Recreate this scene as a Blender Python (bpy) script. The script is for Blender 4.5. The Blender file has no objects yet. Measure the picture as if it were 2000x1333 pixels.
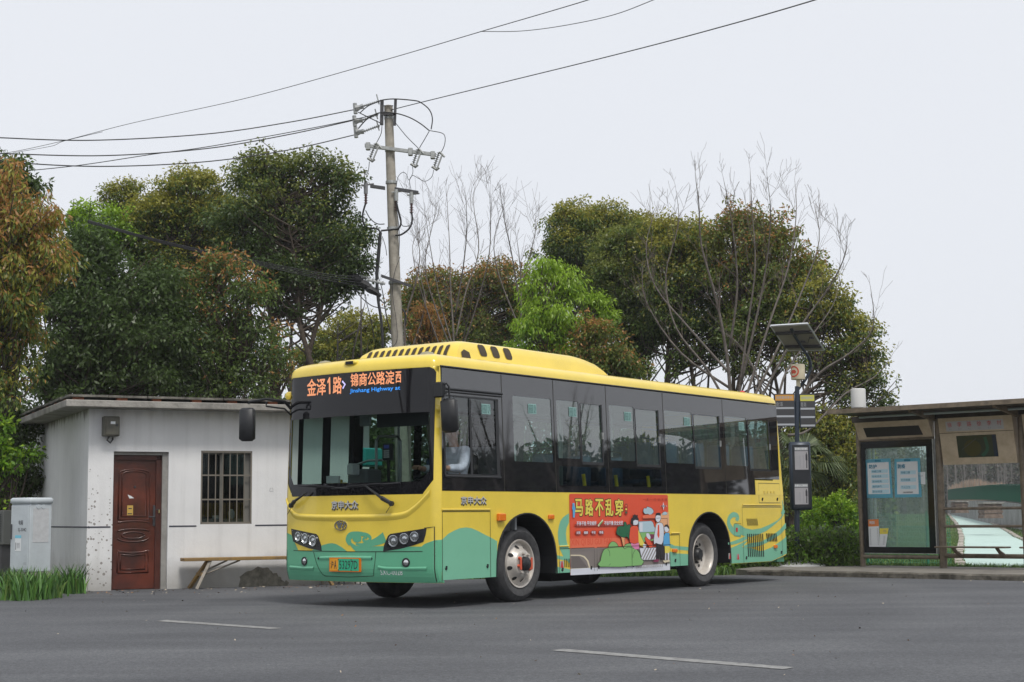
import bpy, math, random
import numpy as np
from mathutils import Vector, Matrix
from mathutils.geometry import delaunay_2d_cdt
R = math.radians
rng = np.random.default_rng(7)
random.seed(7)
S = bpy.context.scene
COL = S.collection

# ------------------------------------------------------------------ camera
HAZE_D = 0.0005
CAM_H, PITCH, FPX, ROLL = 1.0622, 0.1129, 3025.73, 0.009
cam = bpy.data.cameras.new('camera')
cam.sensor_width = 36; cam.lens = FPX / 2000 * 36
cam.clip_start = 0.1; cam.clip_end = 3000
camo = bpy.data.objects.new('camera', cam); COL.objects.link(camo)
_c, _s = math.cos(ROLL), math.sin(ROLL)
_R = Vector((1, 0, 0)); _U = Vector((0, -math.sin(PITCH), math.cos(PITCH))); _F = Vector((0, math.cos(PITCH), math.sin(PITCH)))
_X = _c * _R - _s * _U; _Y = _s * _R + _c * _U
camo.matrix_world = Matrix(((_X.x, _Y.x, -_F.x, 0), (_X.y, _Y.y, -_F.y, 0), (_X.z, _Y.z, -_F.z, CAM_H), (0, 0, 0, 1)))
S.camera = camo
# ------------------------------------------------------------------ sky, sun, exposure (bright overcast)
SUN_EL, SUN_AZ = R(58), R(158)      # azimuth clockwise from +Y: behind the camera, to the right
w = bpy.data.worlds.new('World'); S.world = w; w.use_nodes = True
nt = w.node_tree; nt.nodes.clear()
out = nt.nodes.new('ShaderNodeOutputWorld'); bg = nt.nodes.new('ShaderNodeBackground')
sky = nt.nodes.new('ShaderNodeTexSky'); sky.sky_type = 'NISHITA'; sky.sun_disc = False
sky.sun_elevation = SUN_EL; sky.sun_rotation = SUN_AZ; sky.air_density = 1.0; sky.dust_density = 4.0; sky.ozone_density = 1.0
bg.inputs['Strength'].default_value = 0.1
# an even veil of high cloud over the clear sky
mixn = nt.nodes.new('ShaderNodeMix'); mixn.data_type = 'RGBA'; mixn.inputs[0].default_value = 0.93
tc = nt.nodes.new('ShaderNodeTexCoord'); nz = nt.nodes.new('ShaderNodeTexNoise'); nz.inputs['Scale'].default_value = 1.4; nz.inputs['Detail'].default_value = 3
rp = nt.nodes.new('ShaderNodeValToRGB')
rp.color_ramp.elements[0].position = 0.3; rp.color_ramp.elements[0].color = (8.3, 8.6, 9.2, 1)
rp.color_ramp.elements[1].position = 0.75; rp.color_ramp.elements[1].color = (8.75, 9.0, 9.5, 1)
nt.links.new(tc.outputs['Generated'], nz.inputs['Vector']); nt.links.new(nz.outputs[0], rp.inputs[0])
nt.links.new(sky.outputs[0], mixn.inputs[6]); nt.links.new(rp.outputs[0], mixn.inputs[7])
nt.links.new(mixn.outputs[2], bg.inputs['Color']); nt.links.new(bg.outputs[0], out.inputs['Surface'])
sl = bpy.data.lights.new('sun', 'SUN'); sl.energy = 2.3; sl.angle = R(14); sl.color = (1, 0.96, 0.9)
slo = bpy.data.objects.new('sun', sl); COL.objects.link(slo)
_d = Vector((math.sin(SUN_AZ) * math.cos(SUN_EL), math.cos(SUN_AZ) * math.cos(SUN_EL), math.sin(SUN_EL)))
slo.rotation_euler = _d.to_track_quat('Z', 'Y').to_euler()
S.view_settings.view_transform = 'Standard'; S.view_settings.look = 'None'
S.view_settings.exposure = 0; S.view_settings.gamma = 1
S.render.engine = 'CYCLES'
S.cycles.max_bounces = 8; S.cycles.transparent_max_bounces = 16; S.cycles.glossy_bounces = 3

# ------------------------------------------------------------------ helpers
def ray(px, py):
    a_ = px - 1000; b_ = 666.5 - py
    a = a_ * _c + b_ * _s; b = -a_ * _s + b_ * _c
    return np.array([a, FPX * math.cos(PITCH) - b * math.sin(PITCH), FPX * math.sin(PITCH) + b * math.cos(PITCH)])
def at(px, py, Y):
    d = ray(px, py); k = Y / d[1]
    return Vector((d[0] * k, Y, CAM_H + d[2] * k))
def gnd(px, py, z=0.0):
    d = ray(px, py); k = (z - CAM_H) / d[2]
    return Vector((d[0] * k, d[1] * k, z))
class Frame:                     # a thing's own axes: x along it, y away from the road, z up
    def __init__(s, x, y, th, z=0):
        s.loc = (x, y, z); s.rz = math.pi / 2 - th
        s.o = np.array([x, y, z]); s.X = np.array([math.sin(th), math.cos(th), 0]); s.Y = np.array([-math.cos(th), math.sin(th), 0])
    def r(s, px, py):
        d = ray(px, py); o = np.array([0, 0, CAM_H]) - s.o
        return np.array([o @ s.X, o @ s.Y, o[2]]), np.array([d @ s.X, d @ s.Y, d[2]])
    def on(s, ax, v, px, py):
        o, d = s.r(px, py); k = (v - o[ax]) / d[ax]
        return o + k * d
    def y0(s, px, py, y=0.0):
        p = s.on(1, y, px, py); return (float(p[0]), float(p[2]))
    def world(s, p):
        return s.o + p[0] * s.X + p[1] * s.Y + np.array([0, 0, p[2]])

def mat(name, col, rough=0.6, metal=0.0, var=0.0, vs=6.0, bump=0.0, bs=40.0, spec=0.5, emit=0.0, coat=0.0, dirt=None, ior=None):
    m = bpy.data.materials.new(name); m.use_nodes = True
    t = m.node_tree; b = t.nodes['Principled BSDF']
    col = tuple(col) + (1,)
    b.inputs['Base Color'].default_value = col
    b.inputs['Roughness'].default_value = rough; b.inputs['Metallic'].default_value = metal
    b.inputs['Specular IOR Level'].default_value = spec
    if ior: b.inputs['IOR'].default_value = ior
    if coat: b.inputs['Coat Weight'].default_value = coat; b.inputs['Coat Roughness'].default_value = 0.06
    if emit: b.inputs['Emission Color'].default_value = col; b.inputs['Emission Strength'].default_value = emit
    if var or bump or dirt:
        tc = t.nodes.new('ShaderNodeTexCoord')
    if var or dirt:
        n = t.nodes.new('ShaderNodeTexNoise'); n.inputs['Scale'].default_value = vs; n.inputs['Detail'].default_value = 6; n.inputs['Roughness'].default_value = 0.65
        t.links.new(tc.outputs['Object'], n.inputs['Vector'])
        r = t.nodes.new('ShaderNodeValToRGB')
        c2 = dirt if dirt else tuple(c * (1 - var) for c in col[:3])
        c1 = col[:3] if dirt else tuple(min(1, c * (1 + var * 0.6)) for c in col[:3])
        r.color_ramp.elements[0].position = 0.36; r.color_ramp.elements[0].color = tuple(c2) + (1,)
        r.color_ramp.elements[1].position = 0.64; r.color_ramp.elements[1].color = tuple(c1) + (1,)
        t.links.new(n.outputs[0], r.inputs[0]); t.links.new(r.outputs[0], b.inputs['Base Color'])
    if bump:
        n2 = t.nodes.new('ShaderNodeTexNoise'); n2.inputs['Scale'].default_value = bs; n2.inputs['Detail'].default_value = 4
        t.links.new(tc.outputs['Object'], n2.inputs['Vector'])
        bp = t.nodes.new('ShaderNodeBump'); bp.inputs['Strength'].default_value = bump; bp.inputs['Distance'].default_value = 0.02
        t.links.new(n2.outputs[0], bp.inputs['Height']); t.links.new(bp.outputs[0], b.inputs['Normal'])
    return m
def glassmat(name, tint, refl_ior=1.6, rough=0.01, haze=0.0, hazecol=(0.4, 0.42, 0.42)):
    m = bpy.data.materials.new(name); m.use_nodes = True; t = m.node_tree; t.nodes.clear()
    o = t.nodes.new('ShaderNodeOutputMaterial'); tr = t.nodes.new('ShaderNodeBsdfTransparent'); g = t.nodes.new('ShaderNodeBsdfGlossy')
    f = t.nodes.new('ShaderNodeFresnel'); mx = t.nodes.new('ShaderNodeMixShader')
    tr.inputs[0].default_value = tuple(tint) + (1,); g.inputs['Roughness'].default_value = rough; f.inputs['IOR'].default_value = refl_ior
    g.inputs['Color'].default_value = (1, 1, 1, 1)
    # the two faces of a pane, so a back-facing hit must not reflect totally
    geo = t.nodes.new('ShaderNodeNewGeometry')
    base = tr.outputs[0]
    if haze:
        df = t.nodes.new('ShaderNodeBsdfDiffuse'); df.inputs[0].default_value = tuple(hazecol) + (1,)
        m2 = t.nodes.new('ShaderNodeMixShader'); m2.inputs[0].default_value = haze
        t.links.new(tr.outputs[0], m2.inputs[1]); t.links.new(df.outputs[0], m2.inputs[2]); base = m2.outputs[0]
    mul = t.nodes.new('ShaderNodeMath'); mul.operation = 'SUBTRACT'; mul.inputs[0].default_value = 1.0
    t.links.new(geo.outputs['Backfacing'], mul.inputs[1])
    m3 = t.nodes.new('ShaderNodeMath'); m3.operation = 'MULTIPLY'
    t.links.new(mul.outputs[0], m3.inputs[0]); t.links.new(f.outputs[0], m3.inputs[1])
    t.links.new(m3.outputs[0], mx.inputs[0]); t.links.new(base, mx.inputs[1]); t.links.new(g.outputs[0], mx.inputs[2])
    t.links.new(mx.outputs[0], o.inputs[0])
    return m

def tag(o, label=None, cat=None, group=None, kind=None):
    if label: o['label'] = label
    if cat: o['category'] = cat
    if group: o['group'] = group
    if kind: o['kind'] = kind
    return o
def thing(name, label, cat, frame=None, loc=None, rz=0, group=None):
    o = bpy.data.objects.new(name, None); COL.objects.link(o); o.empty_display_size = 0.2
    if frame: o.location = frame.loc; o.rotation_euler = (0, 0, frame.rz)
    elif loc is not None: o.location = loc; o.rotation_euler = (0, 0, rz)
    return tag(o, label, cat, group)
def copy_tree(o, parent=None):
    c = o.copy(); COL.objects.link(c); c.parent = parent
    for ch in list(o.children): copy_tree(ch, c)
    return c

class MB:
    def __init__(s): s.v = []; s.f = []; s.m = []; s.k = 0
    def add(s, vs, fs, m=0):
        b = len(s.v); s.v += [tuple(map(float, v)) for v in vs]
        for f in fs: s.f.append(tuple(i + b for i in f)); s.m.append(m)
        return s
    def box(s, x0, x1, y0, y1, z0, z1, m=0, M=None, bev=0):
        x0, x1 = min(x0, x1), max(x0, x1); y0, y1 = min(y0, y1), max(y0, y1); z0, z1 = min(z0, z1), max(z0, z1)
        b = bev
        if b:
            vs = []; 
            for z, q in ((z0, b), (z0 + b, 0), (z1 - b, 0), (z1, b)):
                for (x, y) in ((x0 + b + q, y0 + q), (x1 - b - q, y0 + q), (x1 - q, y0 + b + q), (x1 - q, y1 - b - q), (x1 - b - q, y1 - q), (x0 + b + q, y1 - q), (x0 + q, y1 - b - q), (x0 + q, y0 + b + q)):
                    vs.append((x, y, z))
            fs = [tuple(range(7, -1, -1)), tuple(range(24, 32))]
            for k in range(3):
                for i in range(8):
                    j = (i + 1) % 8; fs.append((k * 8 + i, k * 8 + j, k * 8 + 8 + j, k * 8 + 8 + i))
        else:
            vs = [(x, y, z) for z in (z0, z1) for (x, y) in ((x0, y0), (x1, y0), (x1, y1), (x0, y1))]
            fs = [(3, 2, 1, 0), (4, 5, 6, 7), (0, 1, 5, 4), (1, 2, 6, 5), (2, 3, 7, 6), (3, 0, 4, 7)]
        if M is not None: vs = [tuple(M @ Vector(v)) for v in vs]
        return s.add(vs, fs, m)
    def tube(s, pts, r, n=8, m=0, cap=True):
        pts = [Vector(p) for p in pts]; rs = r if hasattr(r, '__len__') else [r] * len(pts)
        vs = []; up = None
        for i, p in enumerate(pts):
            d = (pts[min(i + 1, len(pts) - 1)] - pts[max(i - 1, 0)])
            if d.length < 1e-9: d = Vector((0, 0, 1))
            d.normalize()
            if up is None: up = Vector((0, 0, 1)) if abs(d.z) < 0.9 else Vector((1, 0, 0))
            a = d.cross(up)
            if a.length < 1e-6: a = d.cross(Vector((1, 0, 0)))
            a.normalize(); b = a.cross(d); b.normalize(); up = b
            for k in range(n):
                t = 2 * math.pi * k / n
                vs.append(p + rs[i] * (math.cos(t) * a + math.sin(t) * b))
        fs = []
        for i in range(len(pts) - 1):
            for k in range(n):
                l = (k + 1) % n; fs.append((i * n + k, i * n + l, (i + 1) * n + l, (i + 1) * n + k))
        if cap: fs += [tuple(range(n - 1, -1, -1)), tuple((len(pts) - 1) * n + k for k in range(n))]
        return s.add(vs, fs, m)
    def lathe(s, prof, c=(0, 0, 0), axis='z', n=24, m=0, M=None, cap=True):
        vs = []
        for (r, h) in prof:
            for k in range(n):
                t = 2 * math.pi * k / n; x, y = r * math.cos(t), r * math.sin(t)
                p = (x, y, h) if axis == 'z' else ((x, h, y) if axis == 'y' else (h, x, y))
                vs.append(Vector(p) + Vector(c))
        if M is not None: vs = [M @ v for v in vs]
        fs = []
        for i in range(len(prof) - 1):
            for k in range(n):
                l = (k + 1) % n; fs.append((i * n + k, i * n + l, (i + 1) * n + l, (i + 1) * n + k))
        if cap and prof[0][0] > 1e-4: fs.append(tuple(range(n - 1, -1, -1)))
        if cap and prof[-1][0] > 1e-4: fs.append(tuple((len(prof) - 1) * n + k for k in range(n)))
        return s.add(vs, fs, m)
    def poly(s, pts, m=0, ccw=None): return s.add(pts, [tuple(range(len(pts)))], m)
    def prism(s, pts, h, m=0):       # pts: 3D outline, h: offset vector
        n = len(pts); h = Vector(h); a = [Vector(p) for p in pts]; b = [p + h for p in a]
        fs = [tuple(range(n - 1, -1, -1)), tuple(range(n, 2 * n))] + [(i, (i + 1) % n, n + (i + 1) % n, n + i) for i in range(n)]
        return s.add(a + b, fs, m)
    def patch(s, outer, fn, holes=(), grid=0.0, off=0.0, m=0, flip=False):
        """fills a 2-D outline (with holes) and lays it on the surface fn(a, b, off)"""
        loops = [list(outer)] + [list(h) for h in holes]
        V = []; E = []
        for lp in loops:
            lp2 = []
            for i, p in enumerate(lp):
                q = lp[(i + 1) % len(lp)]; lp2.append(p)
                if grid:
                    L = math.hypot(q[0] - p[0], q[1] - p[1]); k = int(L / grid)
                    for j in range(1, k + 1): lp2.append((p[0] + (q[0] - p[0]) * j / (k + 1), p[1] + (q[1] - p[1]) * j / (k + 1)))
            b = len(V); V += [Vector((p[0], p[1])) for p in lp2]; E += [(b + i, b + (i + 1) % len(lp2)) for i in range(len(lp2))]
        xs = [v.x for v in V]; ys = [v.y for v in V]
        if grid:
            x = min(xs) + grid * .5
            while x < max(xs):
                y = min(ys) + grid * .5
                while y < max(ys): V.append(Vector((x, y))); y += grid
                x += grid
        rv, re, rf, _, _, _ = delaunay_2d_cdt(V, E, [], 0, 1e-6)
        def inside(x, y, lp):
            c = False; j = len(lp) - 1
            for i in range(len(lp)):
                xi, yi = lp[i]; xj, yj = lp[j]
                if (yi > y) != (yj > y) and x < (xj - xi) * (y - yi) / (yj - yi) + xi: c = not c
                j = i
            return c
        fs = []
        for f in rf:
            cx = sum(rv[i].x for i in f) / len(f); cy = sum(rv[i].y for i in f) / len(f)
            if inside(cx, cy, loops[0]) and not any(inside(cx, cy, h) for h in loops[1:]):
                fs.append(tuple(reversed(f)) if flip else tuple(f))
        return s.add([fn(v.x, v.y, off) for v in rv], fs, m)
    def text(s, body, fn, a0, a1, b0, b1, off=0.0, bold=0.0, m=0, flip=False, grid=False, shear=0.0, fat=0.0):
        if fat:                      # heavier strokes: the glyph repeated round itself in hair-thin steps
            h = abs(b1 - b0) * fat
            for k in range(8):
                t = math.pi * k / 4; dx, dz = h * math.cos(t), h * math.sin(t)
                s.text(body, fn, a0 + dx, a1 + dx, b0 + dz, b1 + dz, off=off + .00006 * k, bold=bold, m=m, flip=flip, shear=shear)
            off += .0006
        me = text_mesh(body, bold, shear)
        vs = np.array([v.co[:2] for v in me.vertices]); lo = vs.min(0); hi = vs.max(0)
        q = (vs - lo) / (hi - lo)
        fs = [tuple(reversed(p.vertices)) if flip else tuple(p.vertices) for p in me.polygons]
        return s.add([fn(a0 + u * (a1 - a0), b0 + v * (b1 - b0), off) for u, v in q], fs, m)
    def build(s, name, mats, parent=None, smooth=False, auto=None):
        me = bpy.data.meshes.new(name); me.from_pydata(s.v, [], s.f)
        if not isinstance(mats, (list, tuple)): mats = [mats]
        for x in mats: me.materials.append(x)
        if len(mats) > 1: me.polygons.foreach_set('material_index', s.m)
        me.update()
        if smooth or auto:
            me.polygons.foreach_set('use_smooth', [True] * len(me.polygons))
            if auto:
                try: me.set_sharp_from_angle(angle=R(auto))
                except Exception: pass
        o = bpy.data.objects.new(name, me); COL.objects.link(o)
        if parent: o.parent = parent
        return o
    def islands(s, name, mats, parent=None, **kw):
        """one object for each separate piece"""
        p = list(range(len(s.v)))
        def find(i):
            while p[i] != i: p[i] = p[p[i]]; i = p[i]
            return i
        for f in s.f:
            r = find(f[0])
            for i in f[1:]: p[find(i)] = r
        G = {}
        for k, f in enumerate(s.f): G.setdefault(find(f[0]), []).append(k)
        res = []
        for ks in G.values():
            q = MB(); mp = {}
            for k in ks:
                for i in s.f[k]:
                    if i not in mp: mp[i] = len(q.v); q.v.append(s.v[i])
                q.f.append(tuple(mp[i] for i in s.f[k])); q.m.append(s.m[k])
            res.append(q.build(name, mats, parent, **kw))
        return res
_tc = {}
def text_mesh(body, bold, shear=0.0):
    k = (body, bold, shear)
    if k not in _tc:
        cu = bpy.data.curves.new('t', 'FONT'); cu.body = body; cu.offset = bold; cu.resolution_u = 2; cu.shear = shear
        ob = bpy.data.objects.new('t', cu); COL.objects.link(ob)
        bpy.context.view_layer.update()
        _tc[k] = bpy.data.meshes.new_from_object(ob.evaluated_get(bpy.context.evaluated_depsgraph_get()))
        bpy.data.objects.remove(ob); bpy.data.curves.remove(cu)
    return _tc[k]
def circle(cx, cy, r, n=20, ry=None):
    ry = ry or r
    return [(cx + r * math.cos(2 * math.pi * k / n), cy + ry * math.sin(2 * math.pi * k / n)) for k in range(n)]
def rrect(x0, x1, y0, y1, r, n=4):
    p = []
    for cx, cy, a in ((x1 - r, y1 - r, 0), (x0 + r, y1 - r, 90), (x0 + r, y0 + r, 180), (x1 - r, y0 + r, 270)):
        for k in range(n + 1):
            t = R(a + 90 * k / n); p.append((cx + r * math.cos(t), cy + r * math.sin(t)))
    return p
def spline(pts, n=6, closed=False):
    out = []; N = len(pts); rngk = range(N if closed else N - 1)
    for i in rngk:
        g = lambda j: pts[j % N] if closed else pts[max(0, min(N - 1, j))]
        p0, p1, p2, p3 = g(i - 1), g(i), g(i + 1), g(i + 2)
        for k in range(n):
            t = k / n
            out.append(tuple(0.5 * ((2 * b) + (c - a) * t + (2 * a - 5 * b + 4 * c - d) * t * t + (-a + 3 * b - 3 * c + d) * t ** 3) for a, b, c, d in zip(p0, p1, p2, p3)))
    if not closed: out.append(tuple(pts[-1]))
    return out
def stroke(pts, w, n=5):          # a ribbon outline round a polyline; w: width or list of widths
    p = spline(pts, n); N = len(p); ws = w if hasattr(w, '__len__') else [w] * len(pts)
    ww = [np.interp(i / (N - 1) * (len(ws) - 1), range(len(ws)), ws) for i in range(N)]
    L = []; Rr = []
    for i in range(N):
        a = p[max(0, i - 1)]; b = p[min(N - 1, i + 1)]; dx, dy = b[0] - a[0], b[1] - a[1]; l = math.hypot(dx, dy) or 1
        nx, ny = -dy / l * ww[i] / 2, dx / l * ww[i] / 2
        L.append((p[i][0] + nx, p[i][1] + ny)); Rr.append((p[i][0] - nx, p[i][1] - ny))
    return L + Rr[::-1]
# ------------------------------------------------------------------ materials
YEL = mat('bus_yellow', (0.81, 0.61, 0.075), 0.28, coat=0.45, var=0.07, vs=1.6, bump=.05, bs=1.5)
GRN = mat('bus_green', (0.12, 0.42, 0.25), 0.32, coat=0.4, var=0.05, vs=1.2)
GRN2 = mat('bus_side_green', (0.19, 0.49, 0.33), 0.32, coat=0.4, var=0.04, vs=1.2)
BLKGL = mat('black_glass_border', (0.012, 0.012, 0.014), 0.03, ior=2.1)
BLKWS = mat('windshield_black_border', (0.010, 0.010, 0.012), 0.03, ior=1.42)
SEAM = mat('panel_gap', (0.02, 0.018, 0.01), 0.7)
BLK = mat('black_plastic', (0.014, 0.015, 0.017), 0.45, bump=0.1, bs=120)
RUB = mat('tyre_rubber', (0.055, 0.055, 0.057), 0.85, var=0.35, vs=9, bump=0.2, bs=60)
RIM = mat('wheel_silver', (0.56, 0.52, 0.47), 0.4, metal=0.25, var=0.15, vs=7)
DARK = mat('underbody_dark', (0.010, 0.010, 0.010), 0.8)
CHR = mat('chrome', (0.75, 0.75, 0.75), 0.18, metal=1.0)
CHRD = mat('letter_shade', (0.08, 0.07, 0.05), 0.4)
AMB = mat('amber_lens', (0.75, 0.18, 0.01), 0.2, coat=0.5)
REDP = mat('orange_red_paint', (0.62, 0.10, 0.045), 0.45)
RED = mat('red_sticker', (0.55, 0.03, 0.03), 0.5)
WHT = mat('white_paint', (0.78, 0.79, 0.80), 0.5)
GLS = glassmat('window_glass', (0.66, 0.82, 0.78), 2.55, haze=.10, hazecol=(.40, .52, .48))
DGL = glassmat('driver_window_glass', (0.84, 0.88, 0.90), 1.9)
LTR = mat('raised_letter', (0.62, 0.62, 0.62), 0.3, metal=0.3)
GLSD = glassmat('dark_tinted_glass', (0.32, 0.42, 0.42), 1.85)
WSG = glassmat('windshield_glass', (0.44, 0.52, 0.50), 1.62)
INTG = mat('interior_grey', (0.20, 0.21, 0.22), 0.7)
INTL = mat('interior_light_grey', (0.42, 0.45, 0.45), 0.7)
SEATB = mat('seat_blue', (0.02, 0.05, 0.11), 0.6)
STEEL = mat('brushed_steel', (0.45, 0.46, 0.46), 0.35, metal=0.8)
YPOLE = mat('yellow_rail', (0.75, 0.52, 0.02), 0.35)
LEDO = mat('led_orange', (0.90, 0.36, 0.17), 0.5, emit=0.42)
LEDB = mat('led_blue', (0.04, 0.30, .85), 0.5, emit=0.6)
LEDW = mat('led_white', (0.6, 0.55, 0.95), 0.5, emit=0.6)
LENS = glassmat('lamp_lens', (0.85, 0.87, 0.88), 1.5)
ADRED = mat('advert_red', (0.72, 0.085, 0.035), 0.4, var=0.04, vs=3)
ADRED2 = mat('advert_light_red', (0.76, 0.16, 0.08), 0.4)
ADDK = mat('advert_dark_red', (0.33, 0.035, 0.02), 0.4)
ADYEL = mat('advert_yellow', (0.76, 0.64, 0.10), 0.4)
ADGRY = mat('advert_grey', (0.22, 0.19, 0.175), 0.4)
ADGR = mat('advert_leaf_green', (0.22, 0.47, 0.16), 0.4)
ADDG = mat('advert_dark_green', (0.015, 0.13, 0.055), 0.4)
ADWH = mat('advert_white', (0.66, 0.68, 0.74), 0.4)
ADBL = mat('advert_black', (0.02, 0.016, 0.02), 0.4)
ADBU = mat('advert_blue', (0.10, 0.38, 0.66), 0.4)
ADPK = mat('advert_pink', (0.72, 0.22, 0.42), 0.4)
ADSK = mat('advert_pale_blue', (0.42, 0.56, 0.63), 0.4)
ADOR = mat('advert_orange', (0.80, 0.36, 0.16), 0.4)
ADMG = mat('advert_maroon', (0.20, 0.03, 0.08), 0.4)
CONC = mat('weathered_concrete', (0.30, 0.285, 0.26), 0.9, var=0.35, vs=3.5, bump=0.5, bs=30)
CONCD = mat('dark_mossy_concrete', (0.16, 0.15, 0.13), 0.95, var=0.5, vs=6, bump=0.6, bs=30)
BRICK = mat('red_brick', (0.36, 0.13, 0.07), 0.9, var=0.3, vs=20)
POLEC = mat('pole_concrete', (0.36, 0.33, 0.28), 0.9, var=0.2, vs=7, bump=0.3, bs=60)
GALV = mat('galvanised_steel', (0.40, 0.41, 0.40), 0.5, metal=0.5, var=0.25, vs=20)
IRON = mat('dark_iron', (0.07, 0.07, 0.075), 0.55, metal=0.4)
CERB = mat('brown_insulator', (0.09, 0.035, 0.03), 0.3)
CERG = mat('grey_insulator', (0.30, 0.31, 0.31), 0.4)
WIRE = mat('black_cable', (0.02, 0.02, 0.022), 0.6)
BRZ = mat('bronze_metal', (0.205, 0.165, 0.12), 0.5, metal=0.35, var=0.3, vs=8, bump=0.1, bs=60)
BRZD = mat('dark_bronze_metal', (0.05, 0.04, 0.032), 0.5, metal=0.3, var=0.3, vs=5)
BEIG = mat('beige_sign_panel', (0.58, 0.48, 0.35), 0.55, dirt=(0.43, 0.34, 0.23), vs=3.5, bump=0.05)
NAVY = mat('dark_blue_metal', (0.030, 0.042, 0.062), 0.4, metal=0.2)
CREAM = mat('cream_plastic', (0.70, 0.62, 0.44), 0.5, var=0.08, vs=4)
PAPER = mat('white_paper', (0.72, 0.74, 0.75), 0.8)
PBLUE = mat('notice_blue', (0.20, 0.55, 0.70), 0.6)
PPALE = mat('notice_pale_blue', (0.50, 0.70, 0.78), 0.6)
PTXT = mat('notice_ink_blue', (0.03, 0.22, 0.33), 0.6)
PORG = mat('notice_orange', (0.70, 0.22, 0.06), 0.6)
PYEL = mat('notice_yellow', (0.75, 0.62, 0.08), 0.6)
INK = mat('black_ink', (0.03, 0.03, 0.035), 0.6)
INKG = mat('grey_ink', (0.28, 0.29, 0.31), 0.7)
SKIN = mat('skin', (0.52, 0.30, 0.20), 0.55)
HAIR = mat('black_hair', (0.012, 0.010, 0.010), 0.5)
SHIRT = mat('pale_blue_shirt', (0.74, 0.79, 0.88), 0.85, var=0.2, vs=14, bump=0.4, bs=14)
TROU = mat('dark_trousers', (0.02, 0.022, 0.03), 0.8)
ASPH = mat('asphalt', (0.1, 0.1, 0.1), 0.85)
# ------------------------------------------------------------------ ground
def node_asphalt(m):
    t = m.node_tree; b = t.nodes['Principled BSDF']; tc = t.nodes.new('ShaderNodeTexCoord')
    def noise(sc, det=5, ro=0.6, vec=None):
        n = t.nodes.new('ShaderNodeTexNoise'); n.inputs['Scale'].default_value = sc; n.inputs['Detail'].default_value = det; n.inputs['Roughness'].default_value = ro
        t.links.new(vec or tc.outputs['Object'], n.inputs['Vector']); return n
    def ramp(src, a, ca, b_, cb):
        r = t.nodes.new('ShaderNodeValToRGB'); r.color_ramp.elements[0].position = a; r.color_ramp.elements[0].color = ca + (1,)
        r.color_ramp.elements[1].position = b_; r.color_ramp.elements[1].color = cb + (1,); t.links.new(src, r.inputs[0]); return r
    def mul(a, c):
        x = t.nodes.new('ShaderNodeMix'); x.data_type = 'RGBA'; x.blend_type = 'MULTIPLY'; x.inputs[0].default_value = 1
        t.links.new(a, x.inputs[6]); t.links.new(c, x.inputs[7]); return x
    big = ramp(noise(0.22, 4).outputs[0], .35, (.072, .075, .082), .68, (.112, .116, .123))
    mp = t.nodes.new('ShaderNodeMapping'); mp.inputs['Scale'].default_value = (0.25, 1.6, 1); mp.inputs['Rotation'].default_value = (0, 0, R(-38))
    t.links.new(tc.outputs['Object'], mp.inputs[0])
    streak = ramp(noise(1.0, 5, .6, mp.outputs[0]).outputs[0], .35, (.82, .82, .83), .7, (1.14, 1.14, 1.13))
    sp = ramp(noise(55, 3, .8).outputs[0], .40, (.62, .62, .63), .63, (1.32, 1.32, 1.32))
    vo = t.nodes.new('ShaderNodeTexVoronoi'); vo.inputs['Scale'].default_value = 14; t.links.new(tc.outputs['Object'], vo.inputs['Vector'])
    chips = ramp(vo.outputs['Distance'], .02, (1.6, 1.6, 1.6), .05, (1, 1, 1))
    sp2 = ramp(noise(18, 3, .85).outputs[0], .36, (.70, .70, .71), .64, (1.26, 1.26, 1.25))
    x0 = mul(mul(mul(big.outputs[0], streak.outputs[0]).outputs[2], sp.outputs[0]).outputs[2], sp2.outputs[0])
    wv = t.nodes.new('ShaderNodeTexWave'); wv.wave_type = 'RINGS'; wv.rings_direction = 'Z'; wv.inputs['Scale'].default_value = .16; wv.inputs['Distortion'].default_value = 2.2; wv.inputs['Detail'].default_value = 3; wv.inputs['Detail Scale'].default_value = .6
    m2 = t.nodes.new('ShaderNodeMapping'); m2.inputs['Location'].default_value = (9, -22, 0); t.links.new(tc.outputs['Object'], m2.inputs[0]); t.links.new(m2.outputs[0], wv.inputs['Vector'])
    arcs = ramp(wv.outputs[0], .45, (1, 1, 1), .95, (1.10, 1.10, 1.09))
    x1 = mul(x0.outputs[2], arcs.outputs[0]); x = mul(x1.outputs[2], chips.outputs[0])
    t.links.new(x.outputs[2], b.inputs['Base Color'])
    bp = t.nodes.new('ShaderNodeBump'); bp.inputs['Strength'].default_value = 0.5; bp.inputs['Distance'].default_value = 0.006
    t.links.new(noise(70, 3, .7).outputs[0], bp.inputs['Height']); t.links.new(bp.outputs[0], b.inputs['Normal'])
node_asphalt(ASPH)
EARTH = mat('earth_and_grass', (0.075, 0.095, 0.025), 0.95, dirt=(0.05, 0.055, 0.02), vs=1.6, bump=0.5, bs=12)
def gz(X, Y):                     # the land falls a little behind the stop and climbs to the bridge
    r = max(0, min(1, (X - 6.2) / 1.5)) * max(0, min(1, (Y - 31) / 4))
    up = max(0.0, (Y - 80) / 90.0)
    return -0.03 - 0.20 * r + r * 1.15 * min(1, up) ** 1.1
m = MB(); xs = [-900, -300, -100, -40, -15, -8, 0, 4, 6, 6.5, 7, 7.7, 9, 12, 20, 30, 45, 70, 110, 300, 900]
ys = [-900, -300, -60, -20, 0, 10, 20, 25, 28, 31, 32, 33, 34, 35, 40, 60, 80, 95, 110, 130, 150, 170, 200, 400, 1400]
m.add([(x, y, gz(x, y)) for y in ys for x in xs], [(j * len(xs) + i, j * len(xs) + i + 1, (j + 1) * len(xs) + i + 1, (j + 1) * len(xs) + i) for j in range(len(ys) - 1) for i in range(len(xs) - 1)])
tag(m.build('ground', EARTH), 'earth and rough grass behind the road', kind='structure')
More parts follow.
